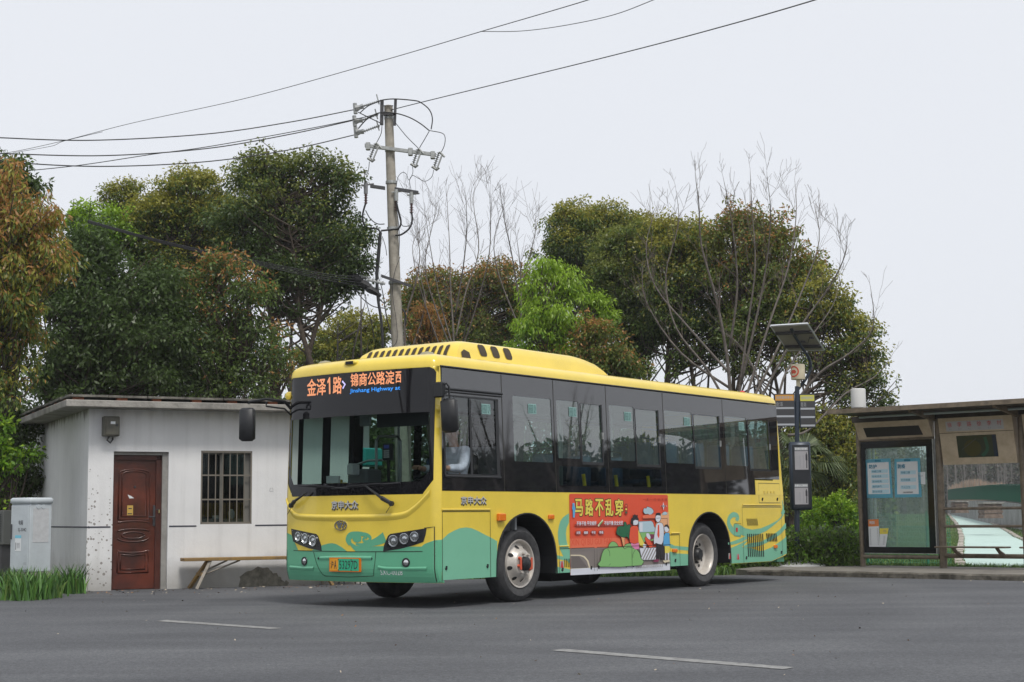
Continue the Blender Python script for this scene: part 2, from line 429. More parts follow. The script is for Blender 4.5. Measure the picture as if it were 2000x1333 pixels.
HS = Frame(-6.4713, 23.6519, 1.1211); KB = Frame(4.1212, 27.6496, 2.29); SH = Frame(6.4959, 28.993, 2.2984); BUS = Frame(-.8822, 18.1803, .6358)
kb = lambda x, y: tuple(KB.world((x, y, 0))[:2])
hs = lambda x, y: tuple(HS.world((x, y, 0))[:2])
edge = [(-40, -30), (60, -30), (60, -22), kb(16, 0), kb(0, 0), (3.4, 27.6), (1.0, 27.3), (-1.7, 26.7), hs(4.75, 1.2), hs(4.7, 0.3), hs(0.0, 0.3), hs(-.15, 0.1), hs(-.35, -0.2), (-7.0, 21.3), (-40, 20.0)]
m = MB(); m.patch(edge, lambda a, b, o: (a, b, 0.0), grid=0)
tag(m.build('road', ASPH), 'dark grey asphalt of the road and forecourt', kind='structure')
LINE = mat('worn_road_paint', (0.29, 0.29, 0.28), 0.8, dirt=(0.15, 0.15, 0.148), vs=11)
for q in (((305, 1213.5), (325, 1211), (552, 1227), (530, 1229)), ((1075, 1270.5), (1102, 1267.5), (1552, 1303.5), (1530, 1307.5))):
    m = MB(); m.poly([tuple(gnd(x, y, 0.004)) for x, y in q][::-1]); tag(m.build('road_marking', LINE), 'worn pale dash painted on the asphalt', kind='structure')
# pavement with the raised kerb at the stop
PAVE = mat('pavement_concrete', (0.185, 0.17, 0.145), 0.9, var=0.25, vs=2.5, bump=0.3, bs=40)
KERB = mat('kerb_concrete', (0.17, 0.155, 0.13), 0.95, dirt=(0.05, 0.045, 0.035), vs=5, bump=0.6, bs=25)
m = MB(); o = [(0.0, 0.0), (18, 0.0), (18, 3.0), (-.9, 3.25), (-1.1, 2.6), (-.5, .4)]
V = [KB.world((x, y, 0)) for x, y in o]
m.prism([(p[0], p[1], -0.1) for p in V], (0, 0, 0.185)); tag(m.build('pavement', PAVE), 'raised grey concrete pavement at the bus stop', kind='structure')
m = MB(); rr = np.random.default_rng(3); x = 0.0
prof = []
while x < 17.9:
    prof.append((x, rr.normal(0, .012), rr.normal(0, .006))); x += 0.22
vs = []; 
for (x, dy, dz) in prof:
    for y, z in ((-.03 + dy, -.02), (-.035 + dy, .07 + dz), (-.02 + dy, .094 + dz), (.14, .092)): vs.append(KB.world((x, y, z)))
fs = [(i * 4 + k, i * 4 + 4 + k, i * 4 + 5 + k, i * 4 + 1 + k) for i in range(len(prof) - 1) for k in range(3)]
m.add(vs, fs); tag(m.build('kerb', KERB), 'rough stained concrete kerb along the pavement', kind='structure')
# mint path running away behind the shelter
PATH = mat('mint_path_coating', (0.46, 0.60, 0.55), 0.8, dirt=(0.40, 0.53, 0.48), vs=.8, bump=.1)
STONE = mat('pale_kerb_stone', (0.42, 0.38, 0.33), 0.9, var=0.35, vs=2.5, bump=.4, bs=10)
rows = [(1878, 2160, 33.2), (1868, 2062, 42), (1871, 2010, 55), (1872, 1968, 80), (1862, 1925, 116), (1851, 1890, 145), (1846, 1868, 168)]
def rowp(r, side, ex=0):
    X0 = (r[0] - 1000) / FPX * r[2] * 1.0; X1 = (r[1] - 1000) / FPX * r[2]
    X = X0 - ex if side == 0 else X1 + ex
    return (X, r[2])
dense = []
for i in range(len(rows) - 1):
    for k in range(8):
        t = k / 8; dense.append(tuple(a + (b - a) * t for a, b in zip(rows[i], rows[i + 1])))
dense.append(rows[-1])
m = MB(); V = []
for r in dense:
    for sd in (0, 1):
        X, Y = rowp(r, sd); V.append((X, Y, gz(X, Y) + 0.03))
m.add(V, [(2 * i, 2 * i + 1, 2 * i + 3, 2 * i + 2) for i in range(len(dense) - 1)]); tag(m.build('path', PATH), 'mint green footpath leading away behind the shelter', kind='structure')
m = MB(); rr = np.random.default_rng(5)
for sd in (0, 1):
    P = [rowp(r, sd, .12) for r in dense]; L = 0
    for i in range(len(P) - 1):
        a = Vector((*P[i], gz(*P[i]))); b = Vector((*P[i + 1], gz(*P[i + 1]))); n = max(1, int((b - a).length / 0.8)); d = (b - a) / n
        for k in range(n):
            p = a + d * k; q = p + d * 0.93; j = rr.normal(0, .02, 3); wd = .11
            m.prism([(p.x - wd + j[0], p.y, p.z - .05), (p.x + wd, p.y, p.z - .05), (q.x + wd + j[1], q.y, q.z - .05), (q.x - wd, q.y, q.z - .05)], (0, 0, 0.15 + j[2]))
tag(m.build('path_edging', STONE), 'pale stone edging along the mint path', kind='structure')

# grass: blades as real faces
GR1 = mat('grass_blade', (0.075, 0.155, 0.022), 0.7); GR2 = mat('grass_blade_light', (0.13, 0.21, 0.04), 0.7); GR3 = mat('grass_blade_dark', (0.035, 0.085, 0.018), 0.7)
def blades(P, h, wd, lean=0.35, seed=1):
    r = np.random.default_rng(seed); n = len(P); P = np.asarray(P, float)
    hh = h * r.uniform(.55, 1.15, n); az = r.uniform(0, 2 * np.pi, n); la = r.uniform(0, 2 * np.pi, n); ln = hh * lean * r.uniform(.2, 1.3, n)
    d = np.stack([np.cos(az), np.sin(az), 0 * az], 1) * (wd / 2) * r.uniform(.7, 1.3, n)[:, None]
    l = np.stack([np.cos(la) * ln, np.sin(la) * ln, 0 * la], 1); up = np.zeros((n, 3)); up[:, 2] = hh
    a = P - d; b = P + d; c = P + d * .8 + l * .35 + up * .6; e = P - d * .8 + l * .35 + up * .6; t = P + l + up * .97
    V = np.stack([a, b, c, e, t], 1).reshape(-1, 3)
    return V
def build_leafmesh(name, V, nv, faces, mats, idx, parent=None):
    n = len(V) // nv; me = bpy.data.meshes.new(name)
    me.vertices.add(len(V)); me.vertices.foreach_set('co', V.astype(np.float32).ravel())
    F = []; tot = []
    L = sum(len(f) for f in faces)
    base = np.arange(n)[:, None] * nv
    loops = np.concatenate([base + np.array(f)[None] for f in faces], 1).ravel()
    me.loops.add(n * L); me.loops.foreach_set('vertex_index', loops.astype(np.int32))
    sizes = np.tile([len(f) for f in faces], n); starts = np.concatenate([[0], np.cumsum(sizes)[:-1]])
    me.polygons.add(n * len(faces)); me.polygons.foreach_set('loop_start', starts.astype(np.int32)); me.polygons.foreach_set('loop_total', sizes.astype(np.int32))
    for x in mats: me.materials.append(x)
    me.polygons.foreach_set('material_index', np.repeat(idx, len(faces)).astype(np.int32))
    me.update(calc_edges=True)
    o = bpy.data.objects.new(name, me); COL.objects.link(o)
    if parent: o.parent = parent
    return o
GF = [(0, 1, 2, 3), (3, 2, 4)]
def poly_sample(poly, n, r, zf):
    xs = [p[0] for p in poly]; ys = [p[1] for p in poly]; out = []
    q = np.stack([r.uniform(min(xs), max(xs), n * 4), r.uniform(min(ys), max(ys), n * 4)], 1)
    c = np.zeros(len(q), bool); j = len(poly) - 1
    for i in range(len(poly)):
        xi, yi = poly[i]; xj, yj = poly[j]
        c ^= ((yi > q[:, 1]) != (yj > q[:, 1])) & (q[:, 0] < (xj - xi) * (q[:, 1] - yi) / (yj - yi + 1e-12) + xi); j = i
    q = q[c][:n]
    return np.array([(a, b, zf(a, b)) for a, b in q])
r_ = np.random.default_rng(11)
# verge behind the bus and round the stop
verge = [(-3.0, 26.9), (1.0, 27.35), (3.3, 27.65), kb(-1.15, 2.6), kb(-.9, 3.3), kb(6, 3.1), kb(6.0, 4.6), (5, 33), (-3, 30.5)]
P = poly_sample(verge, 26000, r_, lambda x, y: gz(x, y))
tag(build_leafmesh('grass', blades(P, .16, .018, .8, 2), 5, GF, [GR1, GR2, GR3], r_.choice(3, len(P), p=[.5, .2, .3])), 'rough green grass on the verge behind the bus', 'grass', kind='stuff')
# lawn either side of the path
P1 = []
while len(P1) < 42000:
    Y = 32.3 * (5.2) ** (r_.random() ** 1.0); ok = False
    px = r_.uniform(1640, 2080); X = (px - 1000) / FPX * Y
    i = next(k for k in range(len(rows) - 1) if rows[k + 1][2] >= Y or k == len(rows) - 2) if Y > rows[0][2] else 0
    t = (Y - rows[i][2]) / (rows[i + 1][2] - rows[i][2]); a = rows[i][0] + (rows[i + 1][0] - rows[i][0]) * t; b = rows[i][1] + (rows[i + 1][1] - rows[i][1]) * t
    if a + 1 < px < b - 1: continue
    P1.append((X, Y, gz(X, Y)))
P1 = np.array(P1); sc = (P1[:, 1] / 33.)
tag(build_leafmesh('grass', blades(P1, .11, .03, .7, 4), 5, GF, [GR1, GR2, GR3], r_.choice(3, len(P1), p=[.6, .25, .15])), 'short lawn on both sides of the mint path', 'grass', kind='stuff')
# iris-like tufts by the cabinet
IR1 = mat('iris_leaf', (0.085, 0.20, 0.035), 0.5); IR2 = mat('iris_leaf_dark', (0.045, 0.12, 0.025), 0.5)
P = []
for cx, cy, n, s in [(gnd(x, y).x, gnd(x, y).y, n, .10) for x, y, n in ((-8, 1172, 80), (10, 1172, 80), (26, 1171, 80), (42, 1173, 70), (58, 1172, 70), (72, 1171, 60), (88, 1169, 70), (102, 1166, 30), (118, 1160, 50), (134, 1160, 55), (148, 1158, 30), (-20, 1166, 60), (34, 1168, 60), (78, 1168, 60))]:
    q = r_.normal(0, s, (n, 2)); P += [(cx + a, cy + b, -.02) for a, b in q]
P = np.array(P)
tag(build_leafmesh('grass', blades(P, .44, .030, .45, 8), 5, GF, [IR1, IR2, GR2], r_.choice(3, len(P), p=[.55, .3, .15])), 'tall sword-leaved green tufts by the grey cabinet', 'grass', kind='stuff')
P = poly_sample([(-8.6, 20.9), (-7.0, 21.3), hs(-.35, -.2), hs(-.05, .05), hs(-1.2, 1.2), (-9, 24)], 5000, r_, lambda x, y: -.02)
tag(build_leafmesh('grass', blades(P, .12, .016, .8, 9), 5, GF, [GR1, GR2, GR3], r_.choice(3, len(P), p=[.4, .3, .3])), 'low grass at the foot of the white hut', 'grass', kind='stuff')
# fallen leaves and grit on the asphalt
LIT = [mat('dry_leaf', (0.26, 0.15, 0.08), .8), mat('pale_dry_leaf', (0.42, 0.36, 0.28), .8), mat('dark_dry_leaf', (.06, .04, .03), .8)]
P = []
for k in range(330):
    if k < 150: a, b = r_.uniform(-.2, 4.4), -abs(r_.normal(0, .9)) - .06; x, y = hs(a, b)
    else: x, y = r_.uniform(-7, 9), r_.uniform(9, 25)
    P.append((x, y, .006))
P = np.array(P); n = len(P); az = r_.uniform(0, 6.3, n); s1 = r_.uniform(.012, .035, n) * np.where(np.arange(n) < 150, 1, .55)
d1 = np.stack([np.cos(az) * s1, np.sin(az) * s1, r_.uniform(0, .006, n)], 1); d2 = np.stack([-np.sin(az) * s1 * .45, np.cos(az) * s1 * .45, r_.uniform(0, .01, n)], 1)
tag(build_leafmesh('leaf_litter', np.stack([P - d1, P - d2, P + d1, P + d2], 1).reshape(-1, 3), 4, [(0, 1, 2, 3)], LIT, np.where(np.arange(n) < 150, r_.choice(3, n, p=[.45, .35, .2]), r_.choice(3, n, p=[.15, .6, .25]))), 'scattered dry leaves on the asphalt', 'litter', kind='stuff')
# ------------------------------------------------------------------ the bus (x = along the side to the rear, y = across, z = up)
L, W, ZS, ZB, ZT, TUM = 9.06, 2.49, 0.335, 1.372, 2.845, 0.0313
RC = 0.07
bus = thing('bus', 'yellow and green single-deck city bus standing on the road', 'bus', BUS)
def fr(u):
    u = abs(u); s = -0.13 * (1 - u * u); uc = 0.935
    if u > uc: s += RC * (1 - math.sqrt(max(0, 1 - ((u - uc) / (1 - uc)) ** 2)))
    return s
def lean(z):
    if z < .5: return (.5 - z) ** 2 * 1.2
    if z > ZB: return 0.012 * (z - ZB)
    return 0
def tum(z): return TUM * (z - ZB) if z > ZB else 0.0
def FM(t, z, off=0.0):
    hw = W / 2 - tum(z); u = max(-1, min(1, (t - W / 2) / hw)); e = 1e-3
    s = fr(u) + lean(z)
    u2 = max(-1, min(1, u + e)); u1 = max(-1, min(1, u - e))
    ds = (fr(u2) - fr(u1)) / ((u2 - u1) * hw); n = math.hypot(1, ds)
    return (s - off / n, W / 2 + u * hw + off * ds / n, z)
def SM(s, z, off=0.0): return (s, tum(z) - off, z)
def SL(s, z, off=0.0): return (s, W - tum(z) + off, z)
def sp(px, py):                   # photo pixel -> (s, z) on the near side
    y = 0.0
    for _ in range(4): p = BUS.on(1, y, px, py); y = tum(p[2])
    return (float(p[0]), float(p[2]))
def fp(px, py):                   # photo pixel -> (t, z) on the curved front
    o, d = BUS.r(px, py); best = None
    lo = None
    ks = np.linspace((0 - .9 - o[0]) / d[0], (0.35 - o[0]) / d[0], 700)
    prev = None
    for k in ks:
        p = o + k * d
        if not (-.05 <= p[1] <= W + .05): continue
        f = p[0] - FM(p[1], p[2])[0]
        if prev is not None and f >= 0 > prev[0]:
            a = prev[0] / (prev[0] - f); q = prev[1] + (p - prev[1]) * a
            return (float(q[1]), float(q[2]))
        prev = (f, p)
    p = BUS.on(0, 0.0, px, py); return (float(p[1]), float(p[2]))
Z2 = lambda x, y: (550 + x / 4.76, 900 + y / 4.76)      # from enlarged crops back to photo pixels
Z5 = lambda x, y: (840 + x / 5.554, 940 + y / 5.554)
Z7 = lambda x, y: (1300 + x / 5.796, 930 + y / 5.796)
Z6 = lambda x, y: (1090 + x / 7.017, 950 + y / 7.017)
Z3 = lambda x, y: (840 + x / 4.936, 740 + y / 4.936)
Z4 = lambda x, y: (1180 + x / 4.937, 740 + y / 4.937)
spx = lambda Z, pts: [sp(*Z(x, y)) for x, y in pts]
fpx = lambda Z, pts: [fp(*Z(x, y)) for x, y in pts]

S1, S2 = fr(1), L - .12           # side panel ends
SF, WB_, RT = 1.7656, 4.6438, 0.475
def arch(c, r=.61, top=1.095):
    return [(c + r + .02, ZS), (c + r + .01, .55)] + [(c + r * math.cos(a), .55 + (top - .55) * math.sin(a)) for a in np.linspace(.1, math.pi - .1, 18)] + [(c - r - .01, .55), (c - r - .02, ZS)]
rearbot = [(7.1, .318), (8.4, .318), (S2 - .05, .40)]
side_outer = [(S1, ZS)] + arch(SF)[::-1] + arch(SF + WB_)[::-1] + rearbot + [(S2, .42), (S2 - .068, ZB), (S1, ZB)]
# fix bottom of polygon: arches cut into the skirt
m = MB(); m.patch(side_outer, SM, grid=.35); m.patch([(p[0], p[1]) for p in side_outer], SL, grid=.35, flip=True)
m.build('side_panel', YEL, bus)
m = MB()
for fn, fl in ((SM, False), (SL, True)):
    m.patch([(S1 + .0, ZB), (.11, ZB), (.11, 2.846), (S1 + .018, 2.846)], fn, grid=.3, flip=fl); m.patch([(8.54, ZB), (S2 - .068, ZB), (S2 - .171, 2.846), (8.54, 2.846)], fn, grid=.3, flip=fl)
m.islands('corner_pillar', YEL, bus)
# thin returns of the wheel arches
for c in (SF, SF + WB_):
    A = arch(c)
    for sd, fn, dr in ((0, SM, -1), (1, SL, -1)):
        m = MB()
        for i in range(len(A) - 1):
            a, b = A[i], A[i + 1]; m.add([fn(*a, .012), fn(*b, .012), fn(*b, -.7), fn(*a, -.7)], [(0, 1, 2, 3)])
        n = len(A); o2 = [(c + (a[0] - c) * 1.035, a[1] + (.016 if a[1] > .56 else 0)) for a in A]
        m.add([fn(*a, .012) for a in A] + [fn(*a, .012) for a in o2], [(i, i + 1, n + i + 1, n + i) for i in range(n - 1)])
        m.add([fn(*a, .012) for a in o2] + [fn(*a, 0) for a in o2], [(i, i + 1, n + i + 1, n + i) for i in range(n - 1)])
        m.build('wheel_arch', BLK, bus)
# front panels: corners and hood, yellow
wsp = [fp(566, 972), fp(640, 970), fp(720, 968.5), fp(812, 964), fp(848, 939.5), fp(845, 800), fp(842.5, 722), fp(836, 713)]
wsT = max(p[1] for p in wsp); print('ws', [tuple(round(a, 2) for a in p) for p in wsp])
tr_ = fp(848, 939.5)[0]; ZW = 1.335
WS = [(W - .16, ZW), (.20, ZW), (.06, 1.50), (.055, 2.77), (.075, 2.81), (.12, 2.832), (W - .12, 2.832), (W - .075, 2.81), (W - .055, 2.77), (W - .06, 1.50)]
m = MB(); m.patch([(0, .30), (W, .30), (W, 2.845), (0, 2.845)], FM, holes=[WS], grid=.045)
m.build('front_panel', YEL, bus, smooth=True)
# corner strip between front and side is part of the side surface; roof shell by lofted outlines
def outline(z, a, n=14):
    P = []; hw = W / 2 - tum(z) - a
    for k in range(2 * n + 1):
        u = math.sin(math.pi / 2 * (k - n) / n); P.append((fr(u) * (1 if a < .1 else 1) + lean(z) + a, W / 2 - u * -hw))
    s0 = fr(1) + lean(z) + a; s1 = L - .12 - (z - .4) * .07 - a
    for k in range(1, 12): P.append((s0 + (s1 - s0) * k / 12, W / 2 + hw))
    for k in range(2 * n + 1):
        u = -math.sin(math.pi / 2 * (k - n) / n); P.append((s1 + .08 * (1 - fr(u) / RC), W / 2 + u * hw)) 
    for k in range(1, 12): P.append((s1 + (s0 - s1) * k / 12, W / 2 - hw))
    return P
lv = [(2.845, 0), (2.90, .006), (2.945, .03), (2.985, .085), (3.01, .17), (3.025, .32), (3.03, .6)]
m = MB(); V = []
for z, a in lv: V += [(x, y, z) for x, y in outline(min(z, 2.845), a)]
n = len(outline(2.8, 0)); F_ = [(k * n + i, k * n + (i + 1) % n, (k + 1) * n + (i + 1) % n, (k + 1) * n + i) for k in range(len(lv) - 1) for i in range(n)]
F_.append(tuple((len(lv) - 1) * n + i for i in range(n)))
m.add(V, F_); roof = m.build('roof', YEL, bus, auto=50)
# rear
s1b = L - .12
def RM(t, z, off=0.0):
    hw = W / 2 - tum(z); u = max(-1, min(1, (t - W / 2) / hw)); return (s1b - (max(z, .4) - .4) * .07 + .08 * (1 - fr(u) / RC) + off, W / 2 + u * hw, z)
rw = rrect(.3, W - .3, 1.75, 2.6, .1)
m = MB(); m.patch([(0, .36), (W, .36), (W, 2.845), (0, 2.845)], RM, holes=[rw], grid=.08, flip=True); m.build('rear_panel', YEL, bus, smooth=True)
m = MB(); m.patch(rw, RM, grid=.1, flip=True, off=-.003); m.build('rear_window', GLSD, bus)
m = MB(); m.box(s1b - .25, s1b, .05, W - .05, .3, .42); m.build('rear_bumper', GRN, bus)
for t in (.25, W - .25):
    m = MB(); m.patch(rrect(t - .09, t + .09, .9, 1.35, .04), RM, off=.008, grid=.1, flip=True); m.build('tail_light', RED, bus)
# gutter and drip lines
for fn in (SM, SL): m = MB(); m.tube([fn(S1 + .03, 2.847, .008), fn(S2 - .19, 2.847, .008)], .011, 6); m.build('gutter', BLK, bus)
# --- window band
BZ0 = ZB + .0
band = [(sp(861, 958)[0] + .02, BZ0), (7.90, BZ0), (7.90, 1.62 - .0), (sp(1522, 938)[0], 1.62), (sp(1514, 790)[0] + .03, ZT - .015), (sp(852, 716)[0] + .06, ZT - .015)]
band[0] = (max(S1 + .0, band[0][0]), BZ0); band[-1] = (max(S1 + .06, band[-1][0]), ZT - .015)
def rect4(Z, x0, x1, y0, y1, yr0=None, yr1=None):
    a = sp(*Z(x0, y0)); b = sp(*Z(x1, y1)); return a[0], b[0], min(a[1], b[1]), max(a[1], b[1])
HY, LY = 2.50, 1.86              # common pane top and bottom heights, set from the photo below
def zz(px, py): return sp(px, py)[1]
print('pane tops', [round(zz(*q), 3) for q in ((1001, 773.5), (1086, 781), (1189, 791), (1298, 801), (1415, 812), (1134, 785), (869, 775), (969, 776))], 'bots', [round(zz(*q), 3) for q in ((1001, 901), (1086, 891), (1189, 893), (1298, 890), (1415, 892), (1134, 898), (1240, 902), (1354, 893), (1459, 898), (869, 926), (1090, 905), (1090, 952), (1195, 908), (1195, 953))])
panes = []     # (s0,s1,z0,z1, kind)
def sx(px, py=850): return sp(px, py)[0]
ZPT = zz(1086, 781)
panes.append((sx(869), sx(917), zz(890, 926), zz(890, 776), 'l'))
panes.append((sx(921), sx(968), zz(940, 927), zz(940, 777), 'l'))
panes.append((sx(1003), sx(1078), zz(1001, 901), ZPT + .0, 'f'))
for (a, b, c, d) in ((1088, 1131.5, 1135, 1177), (1191, 1239, 1241.5, 1287.5), (1299, 1352, 1355, 1406), (1416, 1458, 1461, 1502)):
    panes.append((sx(a), sx(b), 1.815, ZPT, 'l')); panes.append((sx(c), sx(d), 1.775, ZPT - .02, 's'))
for (a, b) in ((1092, 1183), (1196, 1291)): panes.append((sx(a, 930), sx(b, 930), 1.46, 1.71, 'd'))
holes = [rrect(p[0], p[1], p[2], p[3], .025) for p in panes]
m = MB(); m.patch(band, SM, holes=holes, off=.002, grid=.4); bandR = m.build('window_band', BLKGL, bus)
bl = [(1.40, ZB), (7.9, ZB), (7.9, 1.62), (8.7, 1.62), (8.7, ZT - .015), (.2, ZT - .015), (.2, 1.75), (1.4, 1.75)]
lpan = [(.30, .98, 1.80, 2.5)] + [(1.45 + 1.22 * k, 1.45 + 1.22 * k + 1.05, 1.55, 2.52) for k in range(6)]
# the kerb side has a glazed two-leaf door ahead of the front wheel and another in the middle
lpan = [p for p in lpan if not (3.0 < p[0] < 4.3)]
m = MB(); m.patch([(1.25, ZB), (7.9, ZB), (7.9, 1.62), (8.7, 1.62), (8.7, ZT - .015), (.12, ZT - .015), (.12, 2.62), (1.25, 2.62)], SL, holes=[rrect(*p, .03) for p in lpan if p[0] > 1.25], off=.002, grid=.4, flip=True)
m.build('window_band', BLKGL, bus)
for p in lpan:
    if p[0] > 1.25:
        m = MB(); m.patch(rrect(*p, .03), SL, off=.0, grid=0, flip=True); m.build('window', GLS, bus)
def window(p):
    m = MB(); m.patch(rrect(*p[:4], .025), SM, off=-.004 if p[4] != 's' else -.012)
    w_ = m.build('window', GLSD if p[4] == 'd' else DGL if p[0] < .9 else GLS, bus)
    if p[4] == 's':
        x0, x1, z0, z1, _ = p; m = MB()
        for a, b, c, d in ((x1 - .028, x1 + .006, z0, z1 + .01), (x0, x1, z0 - .03, z0 + .005), (x0 - .012, x0 + .012, z0, z1)): m.patch([(a, c), (b, c), (b, d), (a, d)], SM, off=.003)
        m.build('frame', BLK, w_)
        m = MB(); q = SM(x1 - .015, (z0 + z1) / 2 - .03); m.box(q[0] - .012, q[0] + .012, q[1] - .02, q[1], q[2] - .04, q[2] + .05); m.build('latch', GALV, w_)
    return w_
wins = [window(p) for p in panes]
# driver's window frame and drip rail
a, b = panes[0], panes[1]
m = MB(); x0, x1, z0, z1 = a[0], b[1], a[2], a[3]
for q in ((x0 - .03, x1 + .07, z0 - .045, z0), (x0 - .03, x1 + .07, z1, z1 + .02), (x1, x1 + .065, z0, z1), (a[1], b[0], z0, z1), (x0 - .03, x0, z0, z1)): 
    m.patch([(q[0], q[2]), (q[1], q[2]), (q[1], q[3]), (q[0], q[3])], SM, off=.006)
m.tube([SM(x0 - .02, z0 - .03, .008), SM(x1 + .07, z0 - .03, .008)], .012, 6)
m.tube([SM(x0 + .02, z1 + .09, .015), SM(x1 + .14, z1 + .09, .015)], .016, 6); m.tube([SM(x0 + .02, z1 + .055, .01), SM(x1 + .14, z1 + .055, .01)], .010, 6)
m.build('driver_window_frame', BLK, bus)
# seams in the band
m = MB()
for px in (985.5, 1086.8, 1190, 1301.5, 1418.4):
    s_ = sp(px, 958)[0]; m.patch([(s_ - .006, BZ0), (s_ + .006, BZ0), (s_ + .006, ZT - .02), (s_ - .006, ZT - .02)], SM, off=.0035)
m.islands('glass_joint', SEAM, bus)
# emergency exit stickers
STK = mat('exit_sticker', (0.27, 0.46, 0.43), .6); STK2 = mat('exit_sticker_dark', (0.10, .19, .18), .6)
for px, py in ((949, 799.5), (1039.5, 799), (1118.5, 805), (1226, 814), (1341.5, 824), (1448, 833)):
    s_, z_ = sp(px, py); h = .062; w2 = .088; m = MB()
    m.patch([(s_ - w2, z_ - h), (s_ + w2, z_ - h), (s_ + w2, z_ + h), (s_ - w2, z_ + h)], SM, off=.002)
    m.patch([(s_ - w2 + .01, z_ - h + .01), (s_ + .015, z_ - h + .01), (s_ + .015, z_ + h - .01), (s_ - w2 + .01, z_ + h - .01)], SM, off=.004, m=1)
    m.text('安全', SM, s_ - w2 + .02, s_ + .005, z_ + .005, z_ + h - .02, off=.005); m.text('出口', SM, s_ - w2 + .02, s_ + .005, z_ - h + .02, z_ - .005, off=.005)
    m.patch([(s_ + .03, z_ - h + .012), (s_ + w2 - .01, z_ - h + .012), (s_ + w2 - .01, z_ + h - .012), (s_ + .03, z_ + h - .012)], SM, off=.004, m=1)
    m.patch(stroke([(s_ + .07, z_ - .045), (s_ + .05, z_ - .01), (s_ + .055, z_ + .02)], .012), SM, off=.005); m.patch(circle(s_ + .055, z_ + .035, .009, 8), SM, off=.005)
    m.build('exit_sticker', [STK, STK2], bus)
# --- green waves on the near side
AE = lambda c, sgn: c + sgn * .625
hill = spx(Z5, [(22, 648), (50, 638), (130, 605), (200, 570), (260, 538), (320, 512), (390, 503), (450, 512), (520, 542), (600, 585), (650, 608), (690, 632)]) 
hill = [(S1 + .002, hill[1][1])] + [q for q in hill if q[0] > S1 + .03]; hill.append((AE(SF, -1), sp(*Z5(725, 652))[1]))
m = MB(); m.patch([(S1, ZS)] + hill + [(AE(SF, -1), ZS)], SM, off=.0015)
e0 = AE(SF, 1)
m.patch([(e0, sp(1086, 1084)[1])] + spx(Z5, [(1415, 815), (1450, 818), (1505, 800), (1520, 850), (1450, 860)]) + [(e0, sp(1086.5, 1091)[1])], SM, off=.0015)
m.patch([(e0, sp(1086.5, 1107)[1])] + spx(Z5, [(1450, 942), (1525, 960)]) + [(sp(1114, 1113)[0], ZS), (e0, ZS)], SM, off=.0015)
cres = spx(Z5, [(1505, 350), (1470, 372), (1440, 395), (1412, 435), (1395, 490), (1385, 560), (1387, 620), (1395, 680), (1412, 750), (1450, 830), (1520, 900), (1520, 760), (1492, 700), (1478, 640), (1472, 570), (1478, 510), (1505, 450)])
m.patch(cres, SM, off=.0022)
e1 = AE(SF + WB_, -1); e2 = AE(SF + WB_, 1)
m.patch(spx(Z7, [(30, 755), (100, 790)]) + [(e1, sp(*Z7(200, 808))[1]), (e1, sp(*Z7(200, 848))[1])] + spx(Z7, [(100, 832), (30, 800)]), SM, off=.0015)
m.patch([(sp(*Z7(30, 855))[0], ZS)] + spx(Z7, [(30, 850), (110, 876)]) + [(e1, sp(*Z7(200, 888))[1]), (e1, ZS)], SM, off=.0015)
rb = spx(Z7, [(712, 822), (800, 790), (900, 740), (935, 725), (880, 790), (862, 800), (880, 808), (960, 815), (1060, 850), (1110, 845), (1200, 808), (1300, 740), (1350, 700)])
rb[0] = (e2, rb[0][1])
m.patch(rb + [(S2, sp(*Z7(1383, 672))[1]), (S2, .425), (8.4, .322), (7.1, .322), (e2, ZS)], SM, off=.0015)
m.patch([q for q in spx(Z7, [(1335, 400), (1318, 445), (1270, 500), (1180, 550), (1080, 592), (980, 608), (900, 592), (850, 560), (800, 538), (770, 545), (765, 580), (790, 630), (850, 665), (900, 682), (960, 690), (1040, 668), (1140, 622), (1240, 545), (1310, 480), (1345, 420), (1350, 385)])], SM, off=.0022)
m.patch(stroke([(min(a, S2 - .05 - .03 * i), b) for i, (a, b) in enumerate(spx(Z7, [(1318, 440), (1336, 370), (1350, 275)]))], [.10, .05, .012]), SM, off=.0026)
m.patch(stroke(spx(Z7, [(850, 672), (780, 640), (735, 590), (712, 530), (722, 475), (760, 440), (800, 445), (820, 470), (810, 492), (790, 488)]), [.06, .10, .11, .10, .085, .08, .075, .07, .06, .03]), SM, off=.0026)
m.patch(stroke(spx(Z7, [(706, 766), (770, 756), (850, 728), (920, 695)]), [.03, .05, .06, .05]), SM, off=.0028)
m.patch(spx(Z7, [(880, 790), (960, 760), (1080, 745), (1180, 690), (1290, 610), (1350, 540)]) + [(S2, sp(*Z7(1368, 530))[1]), (S2, sp(*Z7(1370, 590))[1])] + spx(Z7, [(1300, 660), (1180, 738), (1080, 785), (980, 808), (890, 808)]), SM, off=.003)
m.islands('green_wave', GRN2, bus)
m = MB(); m.patch([(S1, ZS), (AE(SF, -1), ZS), (AE(SF, -1), .8), (S1, .8)], SL, off=.0015, flip=True); m.patch([(AE(SF, 1), ZS), (e1, ZS), (e1, .62), (AE(SF, 1), .62)], SL, off=.0015, flip=True); m.patch([(e2, ZS), (8.4, .322), (S2, .43), (S2, .75), (e2, .75)], SL, off=.0015, flip=True)
m.patch([(0.02, .37), (W - .02, .37), (W - .02, .80), (.02, .80)], RM, off=.002, grid=.1, flip=True); m.islands('green_wave', GRN, bus)
